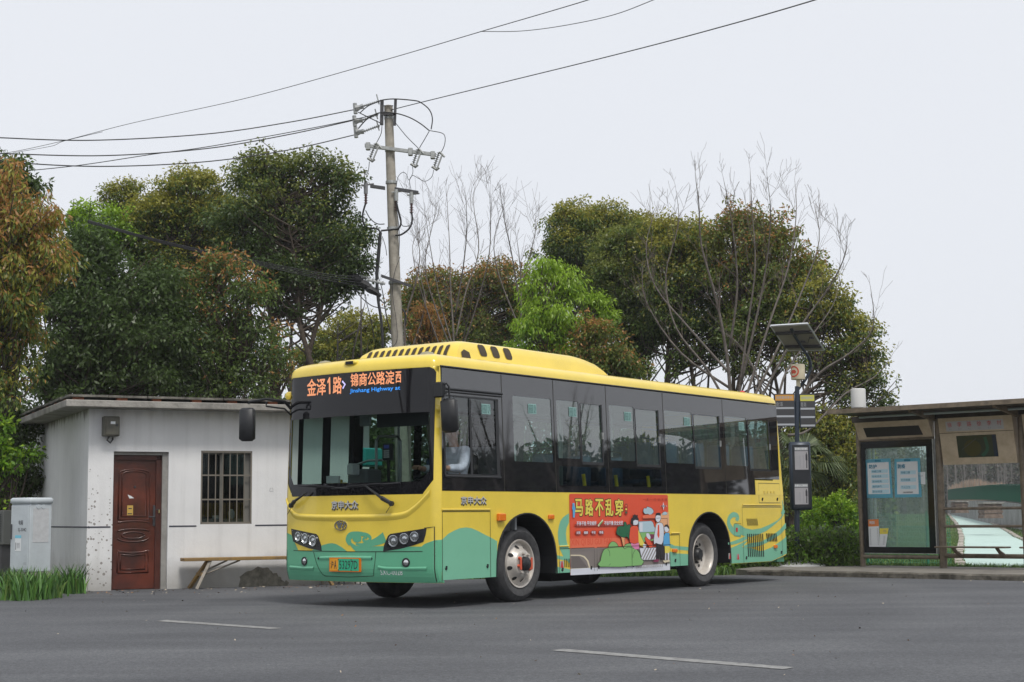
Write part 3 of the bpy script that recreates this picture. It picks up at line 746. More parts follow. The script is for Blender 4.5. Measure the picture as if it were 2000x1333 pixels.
# --- hatches, seams, vents, lights
def seamline(m, pts, wd=.008, fn=SM, off=.0045): m.patch(stroke(pts, wd, 1), fn, off=off)
def hatch(pts, name='side_hatch', knobs=()):
    m = MB(); seamline(m, pts); o = m.build(name, SEAM, bus)
    if knobs:
        k = MB()
        for (s_, z_) in knobs: k.lathe([(0, -.014), (.016, -.012), (.02, 0)], SM(s_, z_), 'y', 10); k.box(s_ - .006, s_ + .006, -.02, 0, z_ + .01, z_ + .03)
        k.build('lock', BLK, o)
    return o
a = sp(863.5, 999.5); b = sp(957, 1000)
hatch([(a[0], ZS), (a[0], a[1]), (b[0], a[1]), (b[0], ZS)], knobs=[sp(871, 1111), sp(951.5, 1107)])
m = MB()
for (x0, x1, z0) in ((a[0] - .01, b[0], a[1] + .022), (sp(1450, 990)[0], sp(1524, 990)[0], sp(1450, 989)[1] + .02), (sp(1092, 1068)[0], sp(1110, 1068)[0], sp(1092, 1069)[1] + .01), (sp(1310, 1043)[0], sp(1327, 1043)[0], sp(1310, 1043)[1] + .01)): m.tube([SM(x0, z0, .006), SM(x1, z0, .006)], .009, 6)
m.islands('hatch_rim', YEL, bus)
h0 = sp(*Z5(1400, 735)); h1 = sp(*Z6(475, 845))
hatch([(h0[0], ZS), h0, (h1[0], h0[1]), (h1[0], ZS)], knobs=[sp(*Z5(1433, 965)), sp(*Z6(448, 1125))])
h2 = sp(*Z6(512, 850)); h3 = sp(*Z6(990, 825)); hatch([(h2[0], ZS), (h2[0], h0[1]), (h3[0], h0[1]), (h3[0], ZS)], knobs=[sp(*Z6(550, 1118)), sp(*Z6(930, 1098))])
h4 = sp(*Z6(1530, 665)); hatch([(h3[0], h0[1]), (h4[0], h0[1]), (h4[0], ZS)], knobs=[sp(*Z6(1025, 1092)), sp(*Z6(1475, 1072))])
h5 = sp(*Z7(155, 665)); hatch([(h4[0] - .02, h5[1]), h5, (h5[0], ZS)], knobs=[sp(*Z7(107, 962))])
e_ = sp(*Z7(863, 352)); f_ = sp(*Z7(1298, 352)); g_ = sp(*Z7(885, 990)); hatch([(g_[0], .325), (e_[0], e_[1]), (f_[0] + .02, e_[1]), (f_[0] + .03, .40)], 'engine_door', knobs=[sp(*Z7(912, 932)), sp(*Z7(1307, 870))])
pa = sp(*Z7(1047, 82)); pb = sp(*Z7(1293, 305)); hatch([(pa[0], pb[1]), (pa[0], pa[1]), (pb[0], pa[1]), (pb[0], pb[1]), (pa[0], pb[1])], 'rear_hatch', knobs=[sp(*Z7(1093, 268)), sp(*Z7(1262, 268))])
m = MB(); m.patch([(7.915, ZB - .001), (S2 - .069, ZB - .001), (S2 - .085, 1.60), (7.915, 1.60)], SM, off=.003, grid=.3); m.build('rear_quarter_panel', YEL, bus)
m = MB()
for k in range(4): q = sp(*Z7(1115 + 37 * k, 190)); m.box(q[0] - .022, q[0] + .022, -.012, -.004, q[1] - .006, q[1] + .006); m.box(q[0] - .022, q[0] + .022, -.012, -.004, q[1] + .02, q[1] + .028)
m.build('hatch_louvre', YEL, bus)
m = MB(); seamline(m, [sp(*Z7(777, 538)), sp(*Z7(850, 540)), sp(*Z7(850, 680)), sp(*Z7(777, 680)), sp(*Z7(777, 538))], .006); m.build('filler_flap', SEAM, bus)
m = MB()
for x0, x1, n_, ya, yb, sl in ((915, 1030, 12, 482, 562, .4), (925, 1095, 9, 655, 915, .10), (1140, 1245, 7, 650, 742, .1), (1090, 1090, 0, 0, 0, 0)):
    for k in range(n_):
        x = x0 + (x1 - x0) * k / max(1, n_ - 1); wd = .010 if n_ == 12 else .030
        a = sp(*Z7(x, ya)); b = sp(*Z7(x + 12, yb)); m.patch(stroke([a, ((a[0] + b[0]) / 2, (a[1] + b[1]) / 2), b], wd, 2), SM, off=.0055)
for k in range(5): a = sp(*Z5(1457 + 18 * k, 842)); b = sp(*Z5(1460 + 18 * k, 935)); m.patch(stroke([a, b], .014, 1), SM, off=.0055)
m.islands('air_vent_slot', DARK, bus)
def amber(name, q, w_, h_, d_=.03):
    m = MB(); m.box(q[0] - w_, q[0] + w_, -d_, 0, q[1] - h_, q[1] + h_, bev=.008); return m.build(name, AMB, bus)
amber('turn_signal', sp(*Z5(757, 393)), .07, .045, .05); amber('side_marker', sp(*Z5(1305, 390)), .058, .03); amber('side_marker', sp(*Z7(95, 845)), .06, .026); amber('side_marker', sp(*Z7(1237, 800)), .05, .026)
m = MB()
for q in (sp(*Z5(1428, 905)), sp(*Z7(727, 908)), sp(*Z7(818, 915))):
    m.patch([(q[0] - .045, q[1] - .045), (q[0] + .045, q[1] - .045), (q[0] + .045, q[1] + .045), (q[0] - .045, q[1] + .045)], SM, off=.004, m=1)
    m.patch([(q[0] - .03, q[1] - .04), (q[0] + .03, q[1] - .04), (q[0] + .01, q[1] + .04), (q[0] - .01, q[1] + .04)], SM, off=.006)
q = sp(*Z7(803, 608)); m.patch([(q[0] - .03, q[1] - .035), (q[0] + .03, q[1] - .035), (q[0] + .03, q[1] + .03), (q[0] - .03, q[1] + .03)], SM, off=.006)
m.build('warning_sticker', [RED, mat('sticker_grey', (.35, .38, .36), .5)], bus)
m = MB()
for c in (SF, SF + WB_): pass
# chrome name on the side and on the hood
def chrome(name, fn, a, b, off):
    m = MB(); m.text('京申大众', fn, a[0] + (.008 if fn is SM else -.006), b[0] + (.008 if fn is SM else -.006), b[1] - .014, a[1] - .014, off=off, m=1, fat=.05); m.text('京申大众', fn, a[0], b[0], b[1], a[1], off=off + .004, fat=.02)  # dark copy set lower paints in the shade on the letters' lower side
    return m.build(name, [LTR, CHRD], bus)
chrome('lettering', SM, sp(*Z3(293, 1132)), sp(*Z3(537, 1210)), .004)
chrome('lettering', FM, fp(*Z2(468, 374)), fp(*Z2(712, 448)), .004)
m = MB(); a = fp(*Z2(918, 1012)); b = fp(*Z2(1128, 1066)); m.text('SXC-0028', FM, a[0], b[0], b[1], a[1], off=.004); m.build('lettering', WHT, bus)

# --- front: green bumper, swirl, lights
zseam = fp(675, 1077.5)[1]; print('zseam', zseam)
m = MB(); m.patch([(0.0, .302), (W, .302), (W, zseam + .02), (W - .2, zseam), (.2, zseam), (.0, zseam + .02)], FM, off=.002, grid=.045)
m.patch([fp(*Z2(1300, 800)), fp(*Z2(1330, 775)), fp(*Z2(1420, 742)), (0.0, hill[0][1]), (0.0, zseam - .04), (.3, zseam - .04), fp(*Z2(940, 850)), fp(*Z2(948, 800))], FM, off=.0022, grid=.045)
m.patch([(W, zseam), (W, .90), (W - .15, .86), (W - .3, zseam)], FM, off=.0022, grid=.045)
m.patch(fpx(Z2, [(272, 840), (350, 800), (395, 782), (440, 770), (475, 768), (510, 777), (560, 805), (612, 845)]), FM, off=.0024, grid=.06)
m.patch(fpx(Z2, [(690, 845), (660, 815), (632, 778), (618, 745), (645, 760), (690, 790), (740, 800), (830, 797), (950, 795), (950, 847)]), FM, off=.0024, grid=.06)
m.patch(stroke(fpx(Z2, [(960, 712), (900, 745), (830, 770), (760, 785), (690, 775)]), [.13, .10, .07, .05, .02]), FM, off=.0027, grid=.06)
m.patch(stroke(fpx(Z2, [(640, 780), (622, 735), (640, 700), (690, 682), (750, 684), (800, 695), (825, 718), (815, 745), (780, 755), (760, 735), (775, 715), (795, 725)]), [.05, .09, .085, .06, .05, .045, .04, .04, .04, .035, .03, .02]), FM, off=.003, grid=.08)
m.patch(fpx(Z2, [(670, 705), (735, 700), (745, 720), (740, 750), (705, 765), (672, 752), (660, 728)]), FM, off=.0032, grid=.06)
m.islands('green_wave', GRN, bus)
def fline(pts, wd=.008): 
    m = MB(); m.patch(stroke(pts, wd, 2), FM, off=.0048, grid=.06); return m
tc_ = fp(*Z2(1422, 700))[0]
m = fline([(W - .2, zseam + .005), (W / 2, zseam - .002), (.2, zseam + .005)]); m.patch(stroke(fpx(Z2, [(300, 848), (330, 960), (385, 1060), (430, 1075)]), .008, 2), FM, off=.005, grid=.06)
m.patch(stroke(fpx(Z2, [(878, 850), (868, 960), (858, 1072)]), .008, 2), FM, off=.005, grid=.06); m.patch(stroke(fpx(Z2, [(860, 1072), (620, 1083), (400, 1072)]), .006, 2), FM, off=.005, grid=.06)
zz1 = fp(*Z2(1420, 615))[1]; m.patch(stroke([(tc_, .31), (tc_, .7), (tc_, zz1), (tc_ + .13, zz1 - .015)], .009, 1), FM, off=.005, grid=.06); m.patch(stroke([(W - tc_, .31), (W - tc_, zz1)], .008, 1), FM, off=.005, grid=.06)
m.build('bumper_joint', SEAM, bus)
# crease under the windshield
m = MB(); 
crease = spline([(W - .03, 1.30), (W - .17, 1.14), (W - .4, 1.09), (W / 2, 1.075), (.55, 1.09), (.32, 1.17), (.1, 1.36)], 8)
for i in range(len(crease) - 1):
    a, b = crease[i], crease[i + 1]
    R4 = lambda p, dz, o: FM(p[0], p[1] + dz, o)
    rr_ = [(.03, .001), (.015, .013), (.0, .018), (-.02, .012), (-.05, .0012)]
    m.add([R4(a, *q) for q in rr_] + [R4(b, *q) for q in rr_], [(k, k + 1, 6 + k, 5 + k) for k in range(4)])
m.build('hood_crease', YEL, bus, smooth=True)
m = MB()
for (pts, hh) in (([(900, 990), (1000, 1004), (1350, 1002)], .02), ([(80, 990), (200, 1000), (300, 1000)], .02), ([(360, 905), (600, 900), (840, 905)], .02)):
    P_ = spline([fp(*Z2(*p)) for p in pts], 8)
    for i in range(len(P_) - 1):
        a, b = P_[i], P_[i + 1]; rr_ = [(.02, .003), (.008, .012), (-.004, .014), (-.03, .003)]
        m.add([R4(a, *q) for q in rr_] + [R4(b, *q) for q in rr_], [(k, k + 1, 5 + k, 4 + k) for k in range(3)])
m.build('bumper_crease', GRN, bus, smooth=True)
# emblem: oval ring with a W
c0 = fp(*Z2(554, 603)); rx = abs(fp(*Z2(495, 603))[0] - fp(*Z2(612, 603))[0]) / 2; rz = abs(fp(*Z2(554, 556))[1] - fp(*Z2(554, 650))[1]) / 2
m = MB(); o_ = circle(c0[0], c0[1], rx, 36, rz); i_ = circle(c0[0], c0[1], rx * .84, 36, rz * .84)
m.patch(o_, FM, holes=[i_], off=.012); n_ = len(o_); m.add([FM(*p, .012) for p in o_] + [FM(*p, 0) for p in o_], [(k, (k + 1) % n_, n_ + (k + 1) % n_, n_ + k) for k in range(n_)])
for pts in ([(-.50, .62), (-.18, -.6), (.02, .1)], [(-.18, .62), (.06, -.55), (.16, .05), (.30, -.6), (.62, .55)], [(.1, .6), (.2, .1)]):
    m.patch(stroke([(c0[0] - rx * a, c0[1] + rz * b) for a, b in pts], .030, 1), FM, off=.014)
m.build('emblem', CHR, bus)
# headlights
HL = [(945, 845), (952, 790), (990, 700), (1010, 682), (1180, 655), (1350, 628), (1340, 690), (1320, 755), (1230, 788), (1100, 822)]
def headlight(mir):
    g = (lambda q: (W - q[0], q[1])) if mir else (lambda q: q)
    out_ = [g(q) for q in fpx(Z2, HL)]; fl = mir
    m = MB(); m.patch(out_, FM, off=.004, grid=.05, flip=fl); h = m.build('headlight', mat('lamp_housing', (.03, .03, .032), .25), bus)
    cx_, cz_ = sum(q[0] for q in out_) / 10, sum(q[1] for q in out_) / 10
    inn = [(cx_ + (q[0] - cx_) * .9, cz_ + (q[1] - cz_) * .86) for q in out_]
    m = MB(); m.patch(inn, FM, off=.024, grid=.05, flip=fl); 
    for (x, y, r) in ((1045, 748, .070), (1145, 727, .066), (1240, 708, .060)):
        q = g(fp(*Z2(x, y))); c = Vector(FM(*q, .0)); nrm = (Vector(FM(*q, .1)) - c).normalized(); ax = Matrix.Translation(c) @ nrm.to_track_quat('Z', 'Y').to_matrix().to_4x4()
        k = MB(); k.lathe([(r * .95, .005), (r, .020), (r * .9, .021), (r * .80, .007), (r * .5, .006), (r * .46, .014), (r * .3, .019), (0, .020)], (0, 0, 0), 'z', 28, M=ax)
        k.build('reflector', CHR, h, auto=30)
    m.build('lens', LENS, h)
    q = g(fp(*Z2(1158, 948))); c = Vector(FM(*q, .0)); nrm = (Vector(FM(*q, .1)) - c).normalized(); ax = Matrix.Translation(c) @ nrm.to_track_quat('Z', 'Y').to_matrix().to_4x4()
    k = MB(); k.lathe([(.055, .003), (.052, .014), (.038, .014), (.036, .008)], (0, 0, 0), 'z', 20, M=ax, m=0); k.lathe([(.036, .008), (.024, .015), (0, .018)], (0, 0, 0), 'z', 20, M=ax, m=1)
    k.build('fog_light', [BLK, CHR], bus, auto=40)
headlight(False); headlight(True)
# number plate
a = fp(*Z2(470, 910)); b = fp(*Z2(738, 1026)); zt_, zb_ = a[1], b[1]; xs_ = (a[0], fp(*Z2(545, 960))[0], b[0])
PLO = mat('plate_orange', (.75, .33, .02), .4); PLG = mat('plate_green', (.03, .42, .22), .4)
m = MB(); nn = Vector(FM((a[0] + b[0]) / 2, .6, 0)); so = FM((a[0] + b[0]) / 2, .6)[0] - .03
PM = lambda t, z, o=0: (so - o, t, z)
m.box(so, so + .03, b[0] - .012, a[0] + .012, zb_ - .012, zt_ + .012, m=2)
m.patch([(a[0], zb_), (xs_[1], zb_), (xs_[1], zt_), (a[0], zt_)], PM, off=.002, m=0); m.patch([(xs_[1], zb_), (b[0], zb_), (b[0], zt_), (xs_[1], zt_)], PM, off=.002, m=1)
hh = zt_ - zb_; ww = a[0] - b[0]
m.text('沪', PM, a[0] - .015, a[0] - ww * .125, zb_ + hh * .18, zb_ + hh * .8, off=.004, bold=.01, m=3); m.text('A', PM, a[0] - ww * .15, a[0] - ww * .235, zb_ + hh * .15, zb_ + hh * .85, off=.004, bold=.01, m=3)
m.text('53297D', PM, a[0] - ww * .33, b[0] + .02, zb_ + hh * .15, zb_ + hh * .85, off=.004, bold=.0, m=3)
for q in ((.3, .92), (.74, .92), (.3, .06), (.74, .06)): m.patch(circle(a[0] - ww * q[0], zb_ + hh * q[1], .008, 8), PM, off=.005, m=3)
m.build('number_plate', [PLO, PLG, AMB, INK], bus)
m = MB()
for q in ((345, 908), (838, 912)): c = FM(*fp(*Z2(*q)), .0); m.lathe([(0, -.01), (.014, -.008), (.014, 0.0)], c, 'x', 10)
m.build('bumper_screw', BLK, bus)
# windshield: glass, black borders, header with display
m = MB(); inner = [(W - .18, ZW + .15), (.24, ZW + .15), (.115, 1.60), (.115, 2.30), (W - .115, 2.30), (W - .115, 1.60)]
m.patch(WS, FM, holes=[inner], off=-.004, grid=.06); ws = m.build('windshield', BLKWS, bus, smooth=True)
m = MB(); m.patch(inner, FM, off=-.004, grid=.08); m.build('glass', WSG, ws, smooth=True)
la = (W - .30, 2.40)
def led(body, x0, x1, y0, y1, mt, bold=.0, nm=None):
    a = fp(550 + x0 / 4.937, 650 + y1 / 4.937); b = fp(550 + x1 / 4.937, 650 + y1 / 4.937); return a, b
sg = MB()
zl0, zl1 = fp(605, 776)[1], fp(605, 742)[1]
X_ = lambda x, y: fp(550 + x / 4.937, 650 + y / 4.937)
zA = X_(285, 612)[1]; zB = X_(285, 450)[1]
print('led z', zA, zB, X_(900, 525), X_(900, 395), X_(900, 575))
sg.text('金泽', FM, X_(247, 600)[0], X_(425, 600)[0], zA, zB, off=.001, fat=.018)
sg.patch([X_(472, 592), X_(458, 594), X_(457, 478), X_(444, 492), X_(442, 470), X_(460, 432), X_(470, 430)], FM, off=.002)
sg.text('路', FM, X_(496, 590)[0], X_(580, 590)[0], zA, zB, off=.001, fat=.018)
DD = sg; zC, zD = X_(900, 505)[1], X_(900, 380)[1]
sg.text('锦商公路淀', FM, X_(667, 500)[0], X_(1085, 490)[0], zC, zD, off=.001, fat=.018)
sg.text('西', FM, X_(1100, 480)[0], X_(1152, 480)[0], zC + .01, zD - .015, off=.001, fat=.018)
zE, zF_ = X_(900, 568)[1], X_(900, 528)[1]
sg.text('Jinshang Highway at', FM, X_(660, 560)[0], X_(1143, 540)[0], zE - .01, zF_, off=.001, m=1, fat=.02)
sg.patch(stroke([X_(585, 468), X_(612, 500), X_(590, 540)], .022, 1), FM, off=.001, m=2)
DDP = bpy.data.objects.new('destination_display', None); COL.objects.link(DDP); DDP.parent = ws
for mi_, nm_ in enumerate(('orange_lettering', 'blue_lettering', 'arrow')):
    q_ = MB(); q_.v = sg.v; q_.f = [f for f, k in zip(sg.f, sg.m) if k == mi_]; q_.m = [0] * len(q_.f); us = sorted({i for f in q_.f for i in f}); mp_ = {a: b for b, a in enumerate(us)}
    q_.v = [sg.v[i] for i in us]; q_.f = [tuple(mp_[i] for i in f) for f in q_.f]; q_.build(nm_, (LEDO, LEDB, LEDW)[mi_], DDP)
# wipers
def wiper(piv, tip, bl0, bl1):
    P = Vector(FM(*piv, .05)); T_ = Vector(FM(*tip, .05)); m = MB()
    m.lathe([(0, 0), (.032, 0), (.03, .035), (0, .04)], P + Vector((-.02, 0, 0)), 'x', 12); m.tube([P, P + (T_ - P) * .3 + Vector((-.03, 0, 0)), P + (T_ - P) * .35 + Vector((-.03, 0, 0)), T_], [.024, .028, .018, .010], 7)
    o = m.build('wiper', BLK, bus); k = MB(); n_ = 8
    k.tube([FM(bl0[0] + (bl1[0] - bl0[0]) * i / n_, bl0[1] + (bl1[1] - bl0[1]) * i / n_, .025) for i in range(n_ + 1)], .011, 6); k.tube([FM(bl0[0] + (bl1[0] - bl0[0]) * i / n_, bl0[1] + (bl1[1] - bl0[1]) * i / n_ + .012, .04) for i in range(2, n_ - 1)], .006, 6)
    k.build('wiper_blade', BLK, o)
    k = MB(); c = Vector(FM(piv[0] + .04, piv[1] - .0, .02)); k.tube([c + Vector((-.02, .05 * math.cos(t), -.05 - .06 * math.sin(t + 1.57) + .0)) for t in np.linspace(.3, 6, 14)], .004, 5); k.build('washer_hose', BLK, o)
wiper(fp(*Z2(1045, 400)), fp(*Z2(800, 232)), fp(*Z2(480, 262)), fp(*Z2(1115, 208)))
wiper(fp(*Z2(120, 418)), fp(*Z2(260, 300)), fp(*Z2(160, 232)), fp(*Z2(640, 262)))
# mirrors
def wloc(px, py, y): return Vector(BUS.on(1, y, px, py))
m = MB(); q0 = wloc(858, 762, -.02); m.box(q0.x - .06, q0.x + .03, -.10, .03, q0.z - .09, q0.z + .09, bev=.012)
q1 = wloc(878, 812, -.14)
m.tube([q0 + Vector((0, -.06, .05)), wloc(872, 749, -.12), wloc(877, 756, -.14), wloc(878, 782, -.14)], .013, 8); m.tube([q0 + Vector((0, -.05, -.05)), wloc(872, 768, -.12), wloc(862, 785, -.14)], .008, 6)
ma = m.build('mirror_arm', BLK, bus, auto=40)
m = MB(); m.box(-.10, .10, -.055, .055, -.20, .20, bev=.03); o = m.build('mirror', BLK, bus, auto=50); o.location = q1; o.rotation_euler = (R(2), R(-2), R(-74))
m = MB(); m.box(-.085, .085, .055, .0565, -.17, .17); k = m.build('mirror_glass', CHR, o)
m = MB(); A0 = Vector(FM(W - .04, 2.44, .0)); 
lm = Vector(BUS.on(0, -.42, 483, 828)); lt = Vector(BUS.on(0, -.42, 486, 790)); l2 = Vector(BUS.on(0, -.35, 520, 783)); l3 = Vector(BUS.on(0, -.1, 556, 785))
m.tube([A0 + Vector((.02, 0, 0)), l3, l2 + Vector((0, 0, .02)), lt + Vector((0, 0, .03)), lt], [.022, .02, .018, .016, .016], 8)
m.tube([A0 + Vector((.02, 0, -.08)), l3 + Vector((0, 0, -.09)), l2 + Vector((0, 0, -.07)), l2 + Vector((0, 0, -.01))], .012, 7); m.build('mirror_arm', BLK, bus, auto=40)
m = MB(); m.box(-.055, .055, -.10, .10, -.22, .20, bev=.03); o = m.build('mirror', BLK, bus, auto=50); o.location = lm + Vector((0, 0, 0)); o.rotation_euler = (0, 0, R(25))
m = MB(); m.box(.055, .0565, -.085, .085, -.18, .17); m.build('mirror_glass', CHR, o)
m = MB(); q = FM(W - .02, 2.62, .03); m.lathe([(0, -.03), (.05, -.02), (.06, .03), (.06, .1)], (q[0], q[1] + .03, q[2]), 'x', 12); m.build('marker_lamp', YEL, bus, auto=40)
# roof fittings
def dome(px, py, mt, name):
    p = BUS.on(2, 3.03, px, py); m = MB(); m.lathe([(.11, -.02), (.105, .02), (.07, .055), (0, .07)], (p[0], p[1], 3.0), 'z', 16); m.build(name, mt, bus, smooth=True)
OLI = mat('lamp_cover', (.30, .27, .17), .4)
for t_ in (.45, W - .35): 
    m = MB(); m.lathe([(.11, -.02), (.105, .02), (.07, .055), (0, .07)], (.36, t_, 3.0), 'z', 16); m.build('roof_lamp', OLI, bus, smooth=True)
m = MB(); m.lathe([(.05, 0), (.05, .03), (.03, .055), (0, .06)], (8.5, .5, 3.02), 'z', 12); m.build('roof_lamp', RED, bus, smooth=True)
m = MB(); m.box(-.02, .16, -.10, .10, -.01, .055, bev=.02); o = m.build('front_camera', YEL, bus, auto=50); cq = FM(W / 2 + .05, 2.845, 0); o.location = (cq[0] + .02, cq[1], 2.93)
m = MB(); m.box(-.026, -.018, -.06, .06, .0, .04); m.build('camera_lens', DARK, o)
# roof unit
PX0, PX1, PT0, PT1 = .86, 4.36, .40, W - .40
def podring(s_, h, ins, fl=0): return [(s_, PT0 + ins, h), (s_, PT1 - ins, h)]
prof = [(0.0, .00, 0), (.045, .10, .02), (.10, .18, .05), (.18, .235, .09), (.32, .262, .11), (1.6, .27, .11), (2.75, .268, .11), (2.98, .25, .11), (3.2, .19, .07), (3.38, .09, .03), (3.50, 0, 0)]
m = MB(); V = []; nn_ = 0
for (ds, h, ins) in prof:
    sec = [(0, 0), (ins * .4, h * .5), (ins * .8, h * .85), (ins + .06, h * .97), (ins + .16, h), (ins + .4, h * 1.01)]
    row = [(PX0 + ds, PT0 + a, 3.018 + b) for a, b in sec] + [(PX0 + ds, PT1 - a, 3.018 + b) for a, b in sec[::-1]]; nn_ = len(row); V += row
m.add(V, [(k * nn_ + i, k * nn_ + i + 1, (k + 1) * nn_ + i + 1, (k + 1) * nn_ + i) for k in range(len(prof) - 1) for i in range(nn_ - 1)])
pod = m.build('roof_unit', YEL, bus, auto=55)
PD = mat('vent_opening', (.05, .035, .02), .7)
def PF(t, z, off=0):   # front slope of the unit
    h = z; s_ = np.interp(h, [0, .10, .18, .235], [0, .045, .10, .18]); return (PX0 + s_ - off * .85, t, 3.018 + h + off * .5)
m = MB()
for k in range(13): t_ = PT0 + .20 + k * .108; m.patch(rrect(t_ - .030, t_ + .030, .035, .195, .028), PF, off=.006, grid=.03)
def PS(s_, z, off=0):
    h = np.interp(s_ - PX0, [p[0] for p in prof], [p[1] for p in prof]); ins = np.interp(s_ - PX0, [p[0] for p in prof], [p[2] for p in prof]); f = z / max(h, .01)
    a = np.interp(f, [0, .5, .85, .97, 1], [0, ins * .4, ins * .8, ins + .06, ins + .16]); return (s_, PT0 + a - off, 3.018 + z + off * .4)
m.patch([(PX0 + .12, .02), (PX0 + .30, .02), (PX0 + .30, .10), (PX0 + .20, .13), (PX0 + .12, .09)], PS, off=.006, grid=.05)
for k in range(3): s_ = PX0 + .52 + k * .27; m.patch(rrect(s_, s_ + .15, .07, .225, .04), PS, off=.006, grid=.04)
m.islands('roof_unit_vent', PD, bus)
# --- wheels
def wheel(s_, near, dish, name='wheel'):
    y0 = .10 if near else W - .10; sg_ = 1 if near else -1
    o = bpy.data.objects.new(name, None); COL.objects.link(o); o.parent = bus; o.location = (s_, y0, RT); 
    T = MB(); ry = lambda r, d: (r, sg_ * d)
    T.lathe([ry(.30, .03), ry(.335, .0), ry(.40, -.012), ry(.445, .015), ry(.470, .05), ry(.475, .10), ry(.475, .19), ry(.46, .24), ry(.40, .265), ry(.30, .25)], (0, 0, 0), 'y', 56, cap=False)
    T.build('tyre', RUB, o, auto=40)
    Q = MB()
    if dish == 'out': pr = [(.308, .03), (.300, .005), (.285, .010), (.272, .035), (.265, .06), (.225, .045), (.195, .005), (.17, -.035), (.16, -.045), (.145, -.05), (.0, -.05)]
    else: pr = [(.308, .03), (.300, .003), (.288, .010), (.275, .03), (.265, .07), (.255, .125), (.235, .14), (.19, .148), (.15, .155), (.0, .155)]
    Q.lathe([ry(a, b) for a, b in pr], (0, 0, 0), 'y', 48, m=0, cap=False)
    depth = (lambda r: np.interp(r, [.15, .17, .195, .225, .262], [-.045, -.035, .005, .045, .06])) if dish == 'out' else (lambda r: .146)
    for k in range(8 if dish == 'out' else 10):
        a = 2 * math.pi * (k + .3) / (8 if dish == 'out' else 10); rr0 = .213 if dish == 'out' else .195
        c = (rr0 * math.cos(a), 0, rr0 * math.sin(a)); pts = []
        for j in range(14):
            t = 2 * math.pi * j / 14; rad = rr0 + .023 * math.cos(t); tan = .026 * math.sin(t); x = rad * math.cos(a) - tan * math.sin(a); z = rad * math.sin(a) + tan * math.cos(a)
            pts.append((x, sg_ * (depth(rad) - .004), z))
        Q.poly(pts, m=1)
    Q.build('rim', [RIM, DARK], o, auto=35)
    Hb = MB(); fz = -.05 if dish == 'out' else .155
    Hb.lathe([ry(.088, fz), ry(.085, fz - .045), ry(.06, fz - .065), ry(0, fz - .07)] if dish == 'out' else [ry(.10, fz), ry(.09, fz - .08), ry(.07, fz - .10), ry(0, fz - .10)], (0, 0, 0), 'y', 24)
    Hb.build('hub', BLK, o, auto=40)
    for k in range(10 if dish == 'in' else 8):
        if dish == 'out': a = 2 * math.pi * (k + .25) / 8
        else: a = 2 * math.pi * k / 10
        Bt = MB(); rb_ = .128 if dish == 'out' else .125; c = (rb_ * math.cos(a), sg_ * fz, rb_ * math.sin(a))
        Bt.lathe([(.021, 0), (.019, -sg_ * .018), (.014, -sg_ * .034), (.0, -sg_ * .036)], c, 'y', 8)
        side = dish == 'out' and abs(math.cos(a)) > .6
        Bt.build('wheel_nut', REDP if side else RIM if dish == 'out' else BLK, o, auto=40)
    if dish == 'out' and near:
        Br = MB()
        for sx_ in (-1, 1): Br.box(sx_ * .115 - .016, sx_ * .115 + .016, sg_ * (fz - .045), sg_ * (fz - .025), -.075, .075, bev=.006)
        Br.islands('nut_indicator', REDP, o)
    return o
wheel(SF, True, 'out'); wheel(SF, False, 'out'); wheel(SF + WB_, True, 'in'); wheel(SF + WB_, False, 'in')
# --- underbody and interior
m = MB(); m.box(.25, 1.1, .1, W - .1, .34, .40); m.box(1.0, 8.7, .72, W - .72, .36, .82); m.box(2.45, 5.7, .12, W - .12, .30, .42); m.box(7.05, 8.75, .1, W - .1, .33, .9); m.tube([(SF, .3, RT), (SF, W - .3, RT)], .08, 10); m.tube([(SF + WB_, .3, RT), (SF + WB_, W - .3, RT)], .12, 10); m.lathe([(.18, -.2), (.24, -.1), (.24, .1), (.18, .2)], (SF + WB_, W / 2, RT), 'y', 16)
m.box(3.0, 3.9, .5, 1.5, .2, .36); m.box(SF + WB_ - .75, SF + WB_ + .75, .62, .74, .25, .5); m.build('underbody', DARK, bus)
m = MB(); m.box(.0, 1.2, .5, W - .5, .50, .52); m.box(.2, 8.6, .74, W - .74, .82, .88)
for a_, b_ in ((.2, 1.12), (2.42, 5.77), (7.06, 8.6)): m.box(a_, b_, .03, .74, .82, .88); m.box(a_, b_, W - .74, W - .03, .82, .88)
m.box(5.2, 8.6, .74, W - .74, .881, 1.15)
m.build('floor', INTG, bus)
m = MB(); m.box(.95, 8.65, .02, .06, 1.12, ZB + .02); m.box(1.3, 8.65, W - .06, W - .02, 1.12, ZB + .02); m.box(.5, 8.65, .14, W - .14, 2.74, 2.78); m.box(.5, 8.6, .06, .26, 2.58, 2.74); m.box(1.3, 8.6, W - .26, W - .06, 2.58, 2.74)
m.build('interior_lining', INTL, bus)
m = MB(); m.box(.02, .42, .25, W - .75, .95, 1.34, bev=.04); m.box(.30, .62, .3, .95, 1.2, 1.48, bev=.05); m.box(.05, .3, W - .85, W - .25, .9, 1.25, bev=.03); m.build('dashboard', BLK, bus, auto=40)
m = MB(); Mw = Matrix.Translation((.66, .66, 1.52)) @ Matrix.Rotation(R(-25), 4, 'Y')
m.tube([Mw @ Vector((.225 * math.cos(t), .225 * math.sin(t), 0)) for t in np.linspace(0, 2 * math.pi, 33)], .016, 8, cap=False)
for a in (90, 210, 330): m.tube([Mw @ Vector((0, 0, -.01)), Mw @ Vector((.22 * math.cos(R(a)), .22 * math.sin(R(a)), 0))], .013, 6)
m.tube([Mw @ Vector((0, 0, 0)), (.42, .66, 1.1)], .03, 8); m.build('steering_wheel', BLK, bus)
